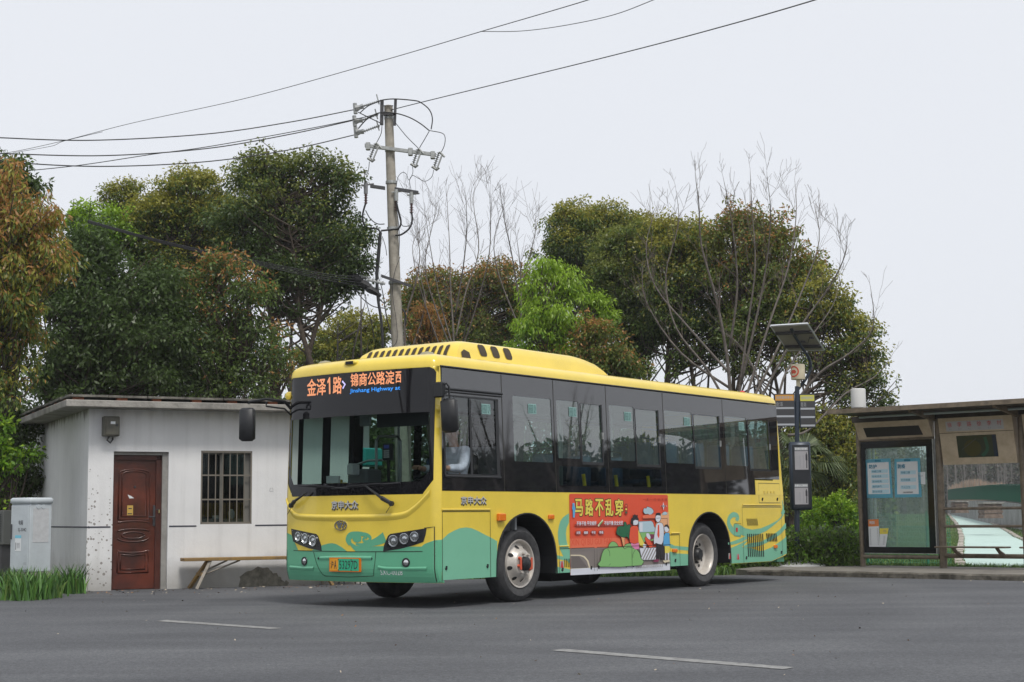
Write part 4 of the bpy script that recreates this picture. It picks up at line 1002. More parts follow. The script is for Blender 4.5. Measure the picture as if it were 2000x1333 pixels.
# handrails, fare box, card reader by the front door
m = MB()
T2 = lambda px, py, s_: Vector(BUS.on(0, s_, px, py))
a0, a1 = T2(735, 925, .95), T2(735, 862, .95); b0, b1 = T2(782, 920, .95), T2(782, 862, .95)
m.tube([a0 - Vector((0, 0, .4)), a0, a1, a1 + Vector((0, -.05, .06)), b1 + Vector((0, .05, .06)), b1, b0, b0 - Vector((0, 0, .4))], .018, 8)
a0, a1 = T2(697, 930, 1.0), T2(697, 908, 1.0); b1 = T2(720, 900, 1.0)
m.tube([a0 - Vector((0, 0, .35)), a0, a1, b1, T2(748, 899, 1.0)], .016, 8)
for (s_, t_) in ((1.5, W - .6), (2.4, .75), (2.5, W - .75), (3.6, .75), (3.7, W - .8), (5.0, .8), (5.0, W - .8)): m.tube([(s_, t_, .88), (s_, t_, 2.75)], .017, 8)
m.tube([(1.2, .85, 2.45), (8.2, .85, 2.45)], .015, 8); m.tube([(1.4, W - .85, 2.45), (8.2, W - .85, 2.45)], .015, 8)
m.islands('grab_rail', STEEL, bus)
m = MB(); c = T2(758, 884, .75); m.box(c.x - .03, c.x + .03, c.y - .065, c.y + .065, c.z - .10, c.z + .11, m=0); m.box(c.x - .034, c.x - .03, c.y - .04, c.y + .04, c.z + .05, c.z + .09, m=1)
for i in range(4):
    for j in range(4): m.box(c.x - .035, c.x - .03, c.y - .045 + j * .024, c.y - .028 + j * .024, c.z - .07 + i * .026, c.z - .05 + i * .026, m=2)
m.box(c.x + .0, c.x + .02, c.y - .02, c.y + .02, c.z - .5, c.z - .1, m=0); m.build('card_reader', [BLK, mat('reader_screen', (.05, .07, .3), .3, emit=.3), WHT], bus)
m = MB(); c = T2(713, 940, .8); m.box(c.x - .15, c.x + .15, c.y - .16, c.y + .16, .9, c.z + .15, bev=.02); m.build('fare_box', INTG, bus, auto=40)
m = MB(); c = T2(690, 915, .55); m.box(c.x - .08, c.x + .08, c.y - .05, c.y + .05, c.z - .1, c.z + .06, bev=.02); m.build('ticket_cup', WHT, bus, auto=40)
m = MB(); c = T2(651, 938, .2); m.box(c.x - .02, c.x + .02, c.y - .1, c.y + .1, c.z - .04, c.z + .05); m.build('notice_card', PAPER, bus)
m = MB(); c = T2(715, 892, 3.2); m.box(c.x - .2, c.x + .2, c.y - .16, c.y + .16, c.z - .15, c.z + .12, bev=.02); m.build('plastic_crate', mat('turquoise_plastic', (.03, .35, .33), .5), bus)
# sun blind and inner mirror
m = MB(); a, b = T2(738, 836, .12), T2(838, 812, .12); m.box(.10, .115, b.y, a.y + .0, a.z + .0, 2.34); m.build('sun_blind', mat('blind_fabric', (.045, .045, .05), .7), bus)
m = MB(); c = T2(714, 812, .25); m.box(c.x - .02, c.x + .02, c.y - .09, c.y + .09, c.z - .13, c.z + .13, bev=.015); m.build('inner_mirror', INTL, bus, auto=40)
m = MB(); m.tube([(.2, W - .15, 1.0), (.9, W - .14, 1.55)], .02, 8); m.tube([(.25, W - .55, .9), (.25, W - .55, 1.5), (.6, W - .5, 1.5)], .016, 8); m.build('door_rail', YPOLE, bus)
# front door leaves on the kerb side (glazed), and the middle door
def door(s0, s1):
    d = bpy.data.objects.new('passenger_door', None); COL.objects.link(d); d.parent = bus
    mid = (s0 + s1) / 2
    for a, b in ((s0, mid - .01), (mid + .01, s1)):
        f = MB(); f.patch([(a, .40), (b, .40), (b, 2.60), (a, 2.60)], SL, holes=[rrect(a + .05, b - .05, .60, 2.52, .03)], off=.004, grid=.3, flip=True)
        f.patch([(a, .40), (b, .40), (b, 2.60), (a, 2.60)], SL, holes=[rrect(a + .05, b - .05, .60, 2.52, .03)], off=-.03, grid=.3); lf = f.build('door_leaf', BLK, d)
        g = MB(); g.patch(rrect(a + .05, b - .05, .60, 2.52, .03), SL, off=-.01, grid=.3, flip=True); g.build('pane', GLS, lf)
door(.22, 1.22)
# seats
def seat(s_, t_, z_, n2=2):
    for k in range(n2):
        tt = t_ + k * .44
        m = MB(); m.box(s_, s_ + .42, tt, tt + .41, z_ + .36, z_ + .44, bev=.03); m.box(s_ + .38, s_ + .46, tt + .01, tt + .40, z_ + .44, z_ + 1.0, bev=.035); m.box(s_ + .1, s_ + .3, tt + .15, tt + .25, z_, z_ + .36)
        o = m.build('seat', SEATB, bus, auto=50)
        h = MB(); h.tube([(s_ + .45, tt + .04, z_ + .9), (s_ + .46, tt + .05, z_ + 1.05), (s_ + .46, tt + .2, z_ + 1.08), (s_ + .46, tt + .36, z_ + 1.05), (s_ + .45, tt + .37, z_ + .9)], .013, 6); h.build('seat_handle', BLK, o)
for s_, z_ in ((2.2, .88), (3.0, .88), (3.8, .88), (5.3, 1.15), (6.1, 1.15), (6.9, 1.15), (7.7, 1.15)):
    seat(s_, .12, z_, 2 if z_ > 1 else 1)
    if s_ > 4.5 or s_ < 2.6: seat(s_, W - 1.0 if z_ > 1 else W - .55, z_, 2 if z_ > 1 else 1)
m = MB()
for px in (1145, 1208, 1271): s_ = sp(px, 930)[0]; m.tube([(s_ + .10, .10, .9), (s_ + .10, .10, 1.45), (s_ + .10, .12, 1.62)], .026, 8)
m.islands('yellow_rail', YPOLE, bus)
# driver's seat and partition
m = MB(); m.box(.85, 1.33, .42, .92, 1.22, 1.34, bev=.04); m.box(1.28, 1.40, .44, .90, 1.34, 1.86, bev=.05); m.box(.95, 1.25, .5, .85, .88, 1.22); m.box(.35, 1.55, .1, 1.15, .88, 1.0); m.build('driver_seat', BLK, bus, auto=50)
m = MB(); m.box(1.62, 1.66, .08, 1.15, .9, 1.95); m.build('driver_partition', INTG, bus)
# advert is built in its own file
# ------------------------------------------------------------------ advert panel pasted on the bus side
ad = MB(); LAY = [.0058]
def A(pts, mi, smooth=0, grow=0):
    LAY[0] += .00005
    if smooth: pts = spline(pts, smooth, True)
    ad.patch([sp(*Z6(x, y)) for x, y in pts], SM, off=LAY[0], m=mi)
def AL(pts, mi, w_=5, n_=4):
    LAY[0] += .00005; ad.patch([sp(*Z6(x, y)) for x, y in stroke(pts, w_, n_)], SM, off=LAY[0], m=mi)
def AO(pts, mi, smooth=0, w_=6):           # filled shape with a black outline
    c = (sum(p[0] for p in pts) / len(pts), sum(p[1] for p in pts) / len(pts))
    q = spline(pts, smooth, True) if smooth else pts
    LAY[0] += .00005; ad.patch([sp(*Z6(x, y)) for x, y in q], SM, off=LAY[0], m=mi)
    LAY[0] += .00005; ad.patch([sp(*Z6(x, y)) for x, y in stroke(list(q) + [q[0]], w_, 1)], SM, off=LAY[0], m=11) if True else None
def AT(s_, x0, x1, y0, y1, mi, bold=0, sk=0.0):
    LAY[0] += .00005
    a = sp(*Z6(x0, (y0 + y1) / 2 - (y1 - y0) / 2)); b = sp(*Z6(x1, y1 + sk)); a2 = sp(*Z6(x0, y1))
    ad.text(s_, SM, a[0], b[0], a2[1], a[1], off=LAY[0], m=mi, fat=bold); LAY[0] += .0007 if bold else 0
ADM = [ADRED, ADRED2, ADDK, ADYEL, ADGRY, ADGR, ADDG, ADWH, ADBU, ADPK, ADSK, ADBL, ADOR, ADMG, CREAM, SKIN]
# background
A([(148, 125), (152, 110), (168, 104), (800, 108), (1485, 120), (1500, 135), (1530, 1148), (165, 1220)], 0)
A([(158, 720), (960, 705), (965, 850), (162, 850)], 1)
AT('XIN QI BU GUI FAN', 172, 735, 728, 828, 0, .012)
A([(160, 850), (1520, 832), (1527, 1062), (166, 1135)], 4)
A([(166, 1135), (1527, 1062), (1530, 1150), (166, 1222)], 7)
# road mesh cover
A([(165, 940), (300, 940), (360, 960), (410, 1020), (437, 1118), (166, 1133)], 14); A([(165, 955), (290, 955), (345, 975), (390, 1025), (418, 1116), (166, 1130)], 11 if False else 4)
for i in range(9):
    for j in range(8):
        x = 185 + i * 30 + (j % 2) * 15; y = 972 + j * 20
        if x < 290 + (y - 955) * .75 and x < 410 and y < 1118: LAY[0] += .000005; ad.patch([sp(*Z6(a, b)) for a, b in circle(x, y, 10, 6, 8)], SM, off=LAY[0] + .0004, m=11)
LAY[0] += .0005
# title with dark outline
for (ch, x0, x1) in (('马', 215, 335), ('路', 358, 475), ('不', 495, 615), ('乱', 632, 748), ('穿', 765, 882)):
    AT(ch, x0 + 2, x1 + 2, 176, 408, 11, .055)
for (ch, x0, x1) in (('马', 220, 330), ('路', 363, 470), ('不', 500, 610), ('乱', 637, 743), ('穿', 770, 877)):
    AT(ch, x0, x1, 180, 404, 3, .03)
A([(182, 235), (215, 235), (212, 262), (225, 300), (214, 430), (190, 430), (188, 340), (180, 300), (186, 262)], 8)
A(circle(198, 246, 15), 8)
A(rrect(903, 940, 240, 392, 17), 2); A(circle(921, 268, 12), 1); A(circle(921, 316, 13), 3); A(circle(921, 362, 13), 6)
AT('一 / 言 / 一 / 行 / 讲 / 文 / 明', 1150, 1480, 165, 198, 2, .02)
# sub-title on a dark stripe
A([(218, 520), (880, 508), (880, 545), (218, 555)], 2)
AT('不争不抢 平安相伴', 240, 512, 482, 540, 7, .03); AT('不快不慢 安全无忧', 618, 875, 478, 535, 7, .03)
AO([(525, 535), (595, 450), (607, 478), (540, 560)], 14, 0, 4); A([(545, 525), (590, 478), (597, 490), (552, 540)], 5)
for k, tx in enumerate(('文明', '健康', '平安', '幸福')):
    cx = 262 + 104 * k; cy = 638 - 2 * k; A(circle(cx, cy, 42, 20, 30), 2); AT(tx, cx - 27, cx + 27, cy - 18, cy + 20, 7, .03)
# sky things: clouds, sparkle
AO([(1150, 330), (1165, 300), (1190, 305), (1205, 280), (1235, 290), (1262, 300), (1288, 330), (1290, 360), (1265, 385), (1240, 398), (1215, 380), (1190, 385), (1160, 370)], 10, 3, 5)
A([(1380, 272), (1418, 262), (1425, 215), (1435, 262), (1480, 272), (1437, 284), (1428, 330), (1418, 284)], 7); A(circle(1428, 273, 36, 16, 10), 11); A(circle(1428, 273, 26, 16, 5), 10)
A([(1140, 410), (1165, 395), (1345, 380), (1345, 440), (1145, 442)], 1)
# buildings right
A([(1305, 560), (1380, 380), (1500, 350), (1512, 640), (1310, 650)], 12); 
for k in range(6): AL([(1400 + k * 18, 372 - k * 3), (1402 + k * 19, 560)], 14, 2, 1)
for k in range(5): AL([(1390, 400 + k * 28), (1505, 392 + k * 28)], 14, 2, 1)
AO([(1405, 385), (1425, 355), (1455, 350), (1480, 368), (1470, 390), (1430, 395)], 10, 3, 3)
AL([(1145, 455), (1480, 442)], 11, 5, 1); AL([(1478, 442), (1480, 520)], 11, 4, 1)
# van
AO([(1085, 485), (1255, 475), (1285, 500), (1300, 560), (1350, 600), (1330, 740), (1090, 770)], 10, 0, 4); A([(1100, 500), (1140, 497), (1140, 620), (1100, 622)], 7); A([(1085, 635), (1340, 625), (1335, 740), (1090, 765)], 5)
AL([(1085, 635), (1340, 625)], 11, 4, 1)
# zebra crossing
A([(1100, 850), (1330, 845), (1330, 1005), (1130, 1010)], 7)
for k in range(6): AL([(1125 + k * 42, 850), (1085 + k * 42 + 60, 1010)] if False else [(1180 + k * 38, 850), (1105 + k * 38, 1005)], 4, 13, 1)
# tree and bushes
AO([(868, 700), (895, 700), (895, 850), (885, 870), (878, 850), (845, 700)], 12, 0, 4)
AO([(785, 600), (800, 560), (850, 545), (880, 548), (880, 500), (905, 490), (930, 535), (955, 520), (985, 560), (1015, 600), (1022, 660), (985, 700), (950, 718), (920, 690), (890, 705), (840, 690), (795, 665), (780, 635)], 6, 3, 6)
AL([(830, 590), (818, 620), (835, 650)], 11, 4); AL([(915, 640), (950, 660), (990, 668)], 11, 4)
AO([(668, 845), (685, 790), (720, 760), (760, 765), (795, 800), (803, 850), (700, 900)], 5, 3, 6)
AO([(880, 850), (905, 800), (950, 785), (985, 795), (1015, 850), (1005, 920), (930, 940)], 5, 3, 6)
AO([(555, 1105), (562, 1020), (580, 930), (610, 870), (650, 850), (700, 845), (760, 838), (870, 835), (885, 860), (940, 835), (1010, 850), (1060, 870), (1095, 910), (1115, 980), (1125, 1085)], 5, 2, 6)
AL([(660, 860), (685, 900), (690, 960)], 11, 5); AL([(1050, 860), (1010, 920), (1005, 980)], 11, 5); AL([(675, 1088), (700, 1062)], 11, 4, 1)
# adult in red top, seen from the side
A([(978, 770), (1088, 770), (1092, 860), (1040, 868), (985, 820)], 9)
AO([(965, 600), (975, 560), (1010, 540), (1060, 545), (1085, 580), (1092, 770), (962, 770)], 0, 2, 5)
A([(1078, 585), (1120, 690), (1165, 790), (1150, 830), (1105, 820), (1085, 770)], 3); AL([(1078, 585), (1120, 690), (1168, 790)], 11, 4)
AO([(1000, 470), (1040, 452), (1080, 470), (1075, 520), (1040, 535), (1000, 520)], 7, 2, 5)
AO([(975, 500), (985, 440), (1005, 430), (1003, 395), (1022, 402), (1030, 378), (1045, 400), (1072, 395), (1070, 425), (1088, 455), (1080, 470), (1040, 460), (1010, 475), (1010, 520), (985, 520)], 11, 0, 2)
# child being held
AO([(1165, 720), (1210, 690), (1270, 790), (1280, 830), (1230, 840)], 0, 2, 4); A([(1220, 655), (1300, 660), (1285, 720), (1255, 735), (1225, 700)], 13); AO([(1185, 650), (1225, 645), (1250, 700), (1235, 735), (1195, 700)], 7, 2, 4); A([(1145, 790), (1190, 800), (1180, 845), (1150, 845)], 7)
# man in white shirt with a red tie
AO([(1328, 780), (1425, 780), (1440, 1000), (1385, 1005), (1378, 880), (1365, 1002), (1320, 1000)], 11, 0, 3)
A([(1285, 1020), (1320, 1000), (1370, 1005), (1350, 1040), (1290, 1040)], 13)
AO([(1290, 740), (1315, 560), (1340, 505), (1390, 500), (1425, 545), (1430, 700), (1400, 800), (1320, 780), (1300, 800)], 7, 2, 5)
A([(1348, 530), (1365, 530), (1370, 680), (1355, 715), (1338, 670)], 0)
AO([(1318, 405), (1385, 398), (1382, 470), (1350, 495), (1320, 470)], 7, 2, 5); A([(1312, 405), (1325, 368), (1365, 362), (1388, 378), (1382, 405), (1345, 398)], 11)
AL([(1325, 440), (1375, 436)], 11, 5, 1)
# child with a blue bag
A([(1440, 820), (1510, 820), (1505, 920), (1445, 918)], 3); A([(1450, 915), (1462, 915), (1460, 1010), (1445, 1010)], 7); A([(1480, 915), (1500, 915), (1500, 1010), (1485, 1010)], 7)
AO([(1425, 690), (1450, 640), (1505, 640), (1513, 820), (1420, 815)], 8, 0, 4); AO([(1435, 560), (1470, 530), (1500, 560), (1500, 610), (1465, 635), (1438, 610)], 7, 2, 4); A([(1430, 560), (1445, 530), (1480, 522), (1503, 560), (1498, 590), (1470, 555)], 11)
A([(1415, 1020), (1500, 1010), (1520, 1030), (1440, 1050)], 14)
AT('上海市青浦区精神文明建设委员会 宣', 1045, 1420, 1082, 1128, 4, .0, sk=-18)
advert = ad.build('advert', ADM, bus)
LAY[0] += .0004
m = MB(); AX0 = sp(1113, 1075)[0]; AX1 = sp(1307, 1075)[0]
for pts_ in ([(AX0, h0[1]), (h1[0], h0[1]), (h1[0], ZS)], [(h2[0], ZS), (h2[0], h0[1]), (AX1, h0[1])], [(h3[0], ZS), (h3[0], h0[1])]): m.patch(stroke(pts_, .007, 1), SM, off=LAY[0])
m.islands('side_hatch', SEAM, bus)
# ------------------------------------------------------------------ the driver
def skin_body(name, nodes, edges, mt, parent, sub=2, root=0):
    me = bpy.data.meshes.new(name); me.from_pydata([n[0] for n in nodes], edges, []); o = bpy.data.objects.new(name, me); COL.objects.link(o)
    sk = o.modifiers.new('s', 'SKIN'); sb = o.modifiers.new('b', 'SUBSURF'); sb.levels = sub; sb.render_levels = sub; sk.use_smooth_shade = True
    for i, n in enumerate(nodes):
        v = me.skin_vertices[0].data[i]; v.radius = (n[1], n[2] if len(n) > 2 else n[1]); v.use_root = (i == root)
    bpy.context.view_layer.update()
    m2 = bpy.data.meshes.new_from_object(o.evaluated_get(bpy.context.evaluated_depsgraph_get())); bpy.data.objects.remove(o)
    m2.materials.clear(); m2.materials.append(mt); o = bpy.data.objects.new(name, m2); COL.objects.link(o); o.parent = parent
    return o
# ------------------------------------------------------------------ driver (a person, sits in the bus)
drv = thing('person', 'driver in a pale blue shirt seated at the wheel behind the side window', 'person', BUS)
DX, DY = 1.07, .64
B_ = lambda x, y, z: (DX + x, DY + y, z + .06)
nodes = [(B_(.06, 0, 1.38), .15, .12), (B_(.07, 0, 1.55), .13, .11), (B_(.06, 0, 1.76), .15, .11), (B_(.04, 0, 1.86), .07, .07), (B_(.02, 0, 1.95), .055, .055), (B_(.0, 0, 2.03), .085, .075), (B_(-.01, 0, 2.10), .088, .078), (B_(.0, 0, 2.17), .055, .055),
         (B_(.05, .17, 1.82), .065), (B_(-.10, .24, 1.60), .045), (B_(-.38, .18, 1.60), .035), (B_(-.46, .17, 1.62), .034, .02),
         (B_(.05, -.17, 1.82), .065), (B_(-.10, -.24, 1.60), .045), (B_(-.38, -.18, 1.60), .035), (B_(-.46, -.17, 1.62), .034, .02),
         (B_(.0, .10, 1.36), .10), (B_(-.40, .13, 1.38), .07), (B_(-.50, .13, 1.02), .05), (B_(-.62, .13, 1.0), .035),
         (B_(.0, -.10, 1.36), .10), (B_(-.40, -.13, 1.38), .07), (B_(-.50, -.13, 1.02), .05), (B_(-.62, -.13, 1.0), .035), (B_(-.10, 0, 2.045), .02, .02)]
ed = [(0, 1), (1, 2), (2, 3), (3, 4), (4, 5), (5, 6), (6, 7), (2, 8), (8, 9), (9, 10), (10, 11), (2, 12), (12, 13), (13, 14), (14, 15), (0, 16), (16, 17), (17, 18), (18, 19), (0, 20), (20, 21), (21, 22), (22, 23), (5, 24)]
fing = []
for s_ in (1, -1):
    h_ = 11 if s_ == 1 else 15
    for k in range(4):
        a = len(nodes); y = .17 * s_ + (k - 1.5) * .02
        nodes.append((B_(-.50, y, 1.635), .009)); nodes.append((B_(-.535, y, 1.615), .008)); nodes.append((B_(-.53, y, 1.585), .007)); ed += [(h_, a), (a, a + 1), (a + 1, a + 2)]
    a = len(nodes); nodes.append((B_(-.48, .13 * s_, 1.60), .010)); nodes.append((B_(-.51, .12 * s_, 1.585), .008)); ed += [(h_, a), (a, a + 1)]
skin_body('body', nodes, ed, SKIN, drv)
sn = [(nodes[0][0], .175, .135), (nodes[1][0], .155, .13), (nodes[2][0], .175, .13), (B_(.045, 0, 1.85), .095, .095), (B_(.035, 0, 1.89), .072, .072)] + [(nodes[8][0], .085), (nodes[9][0], .065), (B_(-.33, .19, 1.60), .05), (nodes[12][0], .085), (nodes[13][0], .065), (B_(-.33, -.19, 1.60), .05)]
skin_body('shirt', sn, [(0, 1), (1, 2), (2, 3), (3, 4), (2, 5), (5, 6), (6, 7), (2, 8), (8, 9), (9, 10)], SHIRT, drv)
skin_body('trousers', [(B_(.05, 0, 1.33), .17, .10), (nodes[16][0], .115), (nodes[17][0], .09), (B_(-.49, .13, 1.06), .07), (nodes[20][0], .115), (nodes[21][0], .09), (B_(-.49, -.13, 1.06), .07)], [(0, 1), (1, 2), (2, 3), (0, 4), (4, 5), (5, 6)], TROU, drv)
skin_body('hair', [(B_(.035, 0, 2.06), .088, .082), (B_(.02, 0, 2.14), .088, .080), (B_(-.03, 0, 2.175), .06, .055)], [(0, 1), (1, 2)], HAIR, drv)
for s_ in (1, -1):
    m = MB(); m.lathe([(0, -.012), (.011, -.006), (.013, 0), (.011, .006), (0, .012)], B_(-.088, .032 * s_, 2.07), 'x', 10); m.build('eye', INK, drv, smooth=True)
    m = MB(); m.lathe([(0, -.01), (.03, 0), (0, .012)], B_(.01, .088 * s_, 2.05), 'y', 10); m.build('ear', SKIN, drv, smooth=True)
# ------------------------------------------------------------------ white hut
def node_plaster():
    m = mat('white_plaster', (.6, .6, .6), 0.9); t = m.node_tree; b = t.nodes['Principled BSDF']; N = t.nodes.new; Lk = t.links.new
    tc = N('ShaderNodeTexCoord'); sx_ = N('ShaderNodeSeparateXYZ'); Lk(tc.outputs['Object'], sx_.inputs[0])
    def noise(sc, det=5):
        n = N('ShaderNodeTexNoise'); n.inputs['Scale'].default_value = sc; n.inputs['Detail'].default_value = det; n.inputs['Roughness'].default_value = .65; Lk(tc.outputs['Object'], n.inputs['Vector']); return n.outputs[0]
    def ramp(src, a, ca, b_, cb):
        r = N('ShaderNodeValToRGB'); r.color_ramp.elements[0].position = a; r.color_ramp.elements[0].color = ca + (1,); r.color_ramp.elements[1].position = b_; r.color_ramp.elements[1].color = cb + (1,); Lk(src, r.inputs[0]); return r.outputs[0]
    def mix(f, a, c):
        x = N('ShaderNodeMix'); x.data_type = 'RGBA'; Lk(f, x.inputs[0]); Lk(a, x.inputs[6])
        if isinstance(c, tuple): x.inputs[7].default_value = c + (1,)
        else: Lk(c, x.inputs[7])
        return x.outputs[2]
    def mth(op, a, b_):
        x = N('ShaderNodeMath'); x.operation = op
        for i, v in enumerate((a, b_)):
            if isinstance(v, (int, float)): x.inputs[i].default_value = v
            else: Lk(v, x.inputs[i])
        return x.outputs[0]
    def mr(src, a, b_):
        x = N('ShaderNodeMapRange'); x.inputs[1].default_value = a; x.inputs[2].default_value = b_; Lk(src, x.inputs[0]); return x.outputs[0]
    base = ramp(noise(1.3), .3, (.70, .70, .705), .7, (.80, .80, .80))
    # damp rising from the ground, rain streaks under the eave, flaked specks near the door corner
    zw = mth('ADD', sx_.outputs['Z'], mth('MULTIPLY', noise(2.2), -.5))
    base = mix(mth('MULTIPLY', mr(zw, .28, -.22), .75), base, (.33, .315, .29))
    mp = N('ShaderNodeMapping'); mp.inputs['Scale'].default_value = (9, 9, .5); Lk(tc.outputs['Object'], mp.inputs[0]); ns = N('ShaderNodeTexNoise'); ns.inputs['Scale'].default_value = 1.0; ns.inputs['Detail'].default_value = 5; Lk(mp.outputs[0], ns.inputs['Vector'])
    xin0 = mth('LESS_THAN', mth('ABSOLUTE', sx_.outputs['Y'], 0), .03)
    zs = mth('ADD', sx_.outputs['Z'], mth('MULTIPLY', ns.outputs[0], .55))
    base = mix(mth('MULTIPLY', mr(zs, 2.93, 3.05), mth('SUBTRACT', .75, mth('MULTIPLY', xin0, .62))), base, (.16, .13, .11))
    base = mix(mth('MULTIPLY', mr(ns.outputs[0], .50, .80), .22), base, (.40, .39, .37))
    vo = N('ShaderNodeTexVoronoi'); vo.inputs['Scale'].default_value = 26; vo.inputs['Randomness'].default_value = 1; Lk(tc.outputs['Object'], vo.inputs['Vector'])
    area = mth('MULTIPLY', mr(sx_.outputs['X'], 1.1, .0), mr(sx_.outputs['Z'], 2.4, .9)); vo2 = N('ShaderNodeSeparateColor'); Lk(vo.outputs['Color'], vo2.inputs[0])
    size = mth('MULTIPLY', mth('MULTIPLY', vo2.outputs[0], vo2.outputs[1]), mth('MULTIPLY', area, .78))
    sp_ = mth('LESS_THAN', vo.outputs['Distance'], size)
    xin = mth('LESS_THAN', mth('ABSOLUTE', sx_.outputs['Y'], 0), .03)
    base = mix(mth('MULTIPLY', mth('MULTIPLY', sp_, xin), .85), base, (.22, .20, .18))
    Lk(base, b.inputs['Base Color'])
    bp = N('ShaderNodeBump'); bp.inputs['Strength'].default_value = .25; bp.inputs['Distance'].default_value = .01; Lk(noise(25, 6), bp.inputs['Height']); Lk(bp.outputs[0], b.inputs['Normal'])
    return m
PLAS = node_plaster()
HL_, HD, HZ = 4.55, 6.7, 2.76
hut = thing('hut', 'small white plastered hut with flat concrete roof, brown door and barred window', 'hut', HS)
hp = lambda px, py: HS.y0(px, py)
dx0, dz1 = hp(222.5, 882); dx1 = hp(328, 1000)[0]; wx0 = hp(392, 950)[0]; wx1 = hp(492, 950)[0]; wz1 = hp(440, 881)[1]; wz0 = hp(440, 1024)[1]
HF = lambda x, z, o=0: (x, -o, z)
m = MB()
outer = [(0, -.25), (dx0, -.25), (dx0, dz1), (dx1, dz1), (dx1, -.25), (HL_, -.25), (HL_, HZ), (0, HZ)]
m.patch(outer, HF, holes=[[(wx0, wz0), (wx1, wz0), (wx1, wz1), (wx0, wz1)]])
for a, b in (((dx0, -.25), (dx0, dz1)), ((dx0, dz1), (dx1, dz1)), ((dx1, dz1), (dx1, -.25)), ((wx0, wz0), (wx1, wz0)), ((wx1, wz0), (wx1, wz1)), ((wx1, wz1), (wx0, wz1)), ((wx0, wz1), (wx0, wz0))):
    m.add([HF(*a), HF(*b), HF(*b, -.22), HF(*a, -.22)], [(0, 1, 2, 3)])
m.add([(0, 0, -.25), (0, HD, -.25), (0, HD, HZ), (0, 0, HZ)], [(0, 1, 2, 3)]); m.add([(HL_, 0, -.25), (HL_, HD, -.25), (HL_, HD, HZ), (HL_, 0, HZ)], [(3, 2, 1, 0)]); m.add([(0, HD, -.25), (HL_, HD, -.25), (HL_, HD, HZ), (0, HD, HZ)], [(0, 1, 2, 3)])
m.build('wall', PLAS, hut)
NAVL = mat('dark_paint_line', (.05, .055, .075), .7)
m = MB()
for a, b in ((0.0, dx0 - .03), (dx1 + .02, wx0 - .06), (wx1 + .06, HL_)): m.box(a, b, -.004, 0, .950, .972)
m.box(-.004, 0, 0, HD, .950, .972); m.build('painted_line', NAVL, hut)
# bare cement patch where the plaster fell off
cp = spline([hp(x, y) for x, y in ((466, 1146), (468, 1128), (478, 1118), (492, 1113), (505, 1108), (520, 1109), (530, 1117), (545, 1125), (552, 1134), (560, 1136), (562, 1146))], 3)
rr = np.random.default_rng(2); cp = [(a + rr.normal(0, .012), b + rr.normal(0, .012)) for a, b in cp]
m = MB(); m.patch(cp, HF, off=.003); m.build('bare_patch', mat('bare_cement', (.27, .255, .215), .95, var=.35, vs=9, bump=.6, bs=20), hut)
m = MB(); q = hp(530, 960); m.patch(stroke([(q[0] - .03, q[1]), (q[0] - .02, q[1] + .05), (q[0] + .02, q[1] + .05), (q[0] + .03, q[1]), (q[0] - .03, q[1])], .006, 1), HF, off=.002); m.build('scratch', INKG, hut)
# roof: slab, brick spacers, thin top slabs
m = MB(); m.box(-.42, HL_ + .3, -.42, HD + .3, HZ, HZ + .105, bev=.01); rf = m.build('roof', CONC, hut)
m = MB(); rr = np.random.default_rng(4); x = -.30
while x < HL_: m.box(x, x + .11 + rr.uniform(-.02, .05), -.33, -.20, HZ + .106, HZ + .150); x += .62 + rr.uniform(-.1, .15)
y = .1
while y < HD: m.box(-.35, -.22, y, y + .13, HZ + .106, HZ + .150); y += .7 + rr.uniform(-.1, .15)
m.build('brick_spacer', BRICK, rf)
m = MB(); m.box(-.22, HL_ + .2, -.19, HD, HZ + .106, HZ + .15, m=0); m.build('roof_shadow_gap', mat('gap_shade_dark', (.03, .028, .026), .95), rf)  # dark filler, its colour stands in for the shade between the slabs
m = MB(); x = -.38
while x < HL_ + .2: w_ = .58; m.box(x, x + w_, -.385 + rr.normal(0, .012), .25, HZ + .151, HZ + .185); x += w_ + .012
y = .26
while y < HD: m.box(-.40 + rr.normal(0, .012), HL_ + .2, y, y + .58, HZ + .151, HZ + .185); y += .592
m.build('top_slab', CONCD, rf)
# door
DOOR = mat('red_brown_door', (.135, .028, .013), .35, dirt=(.045, .013, .009), vs=1.8, coat=.3); DOORF = mat('door_frame', (.07, .018, .011), .45, var=.4, vs=3)
dr = bpy.data.objects.new('door', None); COL.objects.link(dr); dr.parent = hut
m = MB(); yy = .13
m.box(dx0, dx0 + .035, yy - .04, yy + .05, 0, dz1 - .05); m.box(dx1 - .17, dx1 - .085, yy - .04, yy + .05, 0, dz1 - .05); m.box(dx0, dx1 - .085, yy - .04, yy + .05, dz1 - .125, dz1 - .05); m.build('door_frame', DOORF, dr)
m = MB(); m.box(dx1 - .085, dx1, .05, .2, 0, dz1 - .0); m.box(dx0, dx1 - .0, .06, .2, dz1 - .05, dz1 - .001); m.build('reveal', mat('grey_mortar', (.30, .29, .27), .9, var=.2), dr)
L0, L1, T1 = dx0 + .035, dx1 - .17, dz1 - .125
m = MB(); m.box(L0, L1, yy + .0, yy + .045, .01, T1); leaf = m.build('door_leaf', DOOR, dr)
m = MB(); cx = (L0 + L1) / 2 - .01; hwd = .235
def mould(pts, w_=.022, h_=.012):
    p = stroke(pts, w_, 1); n_ = len(p); N2 = n_ // 2
    P_ = [tuple(q) for q in pts]
    m.tube([(a, yy - .0, b) for a, b in P_], w_ * .6, 6)
def archp(z0, z1, r=0): return [(cx - hwd, z0), (cx - hwd, z1 - .05)] + [(cx + hwd * math.sin(t) * 1.0, z1 - .05 + .06 * math.cos(t)) for t in np.linspace(-1.35, 1.35, 9)] + [(cx + hwd, z1 - .05), (cx + hwd, z0)]
k = hwd
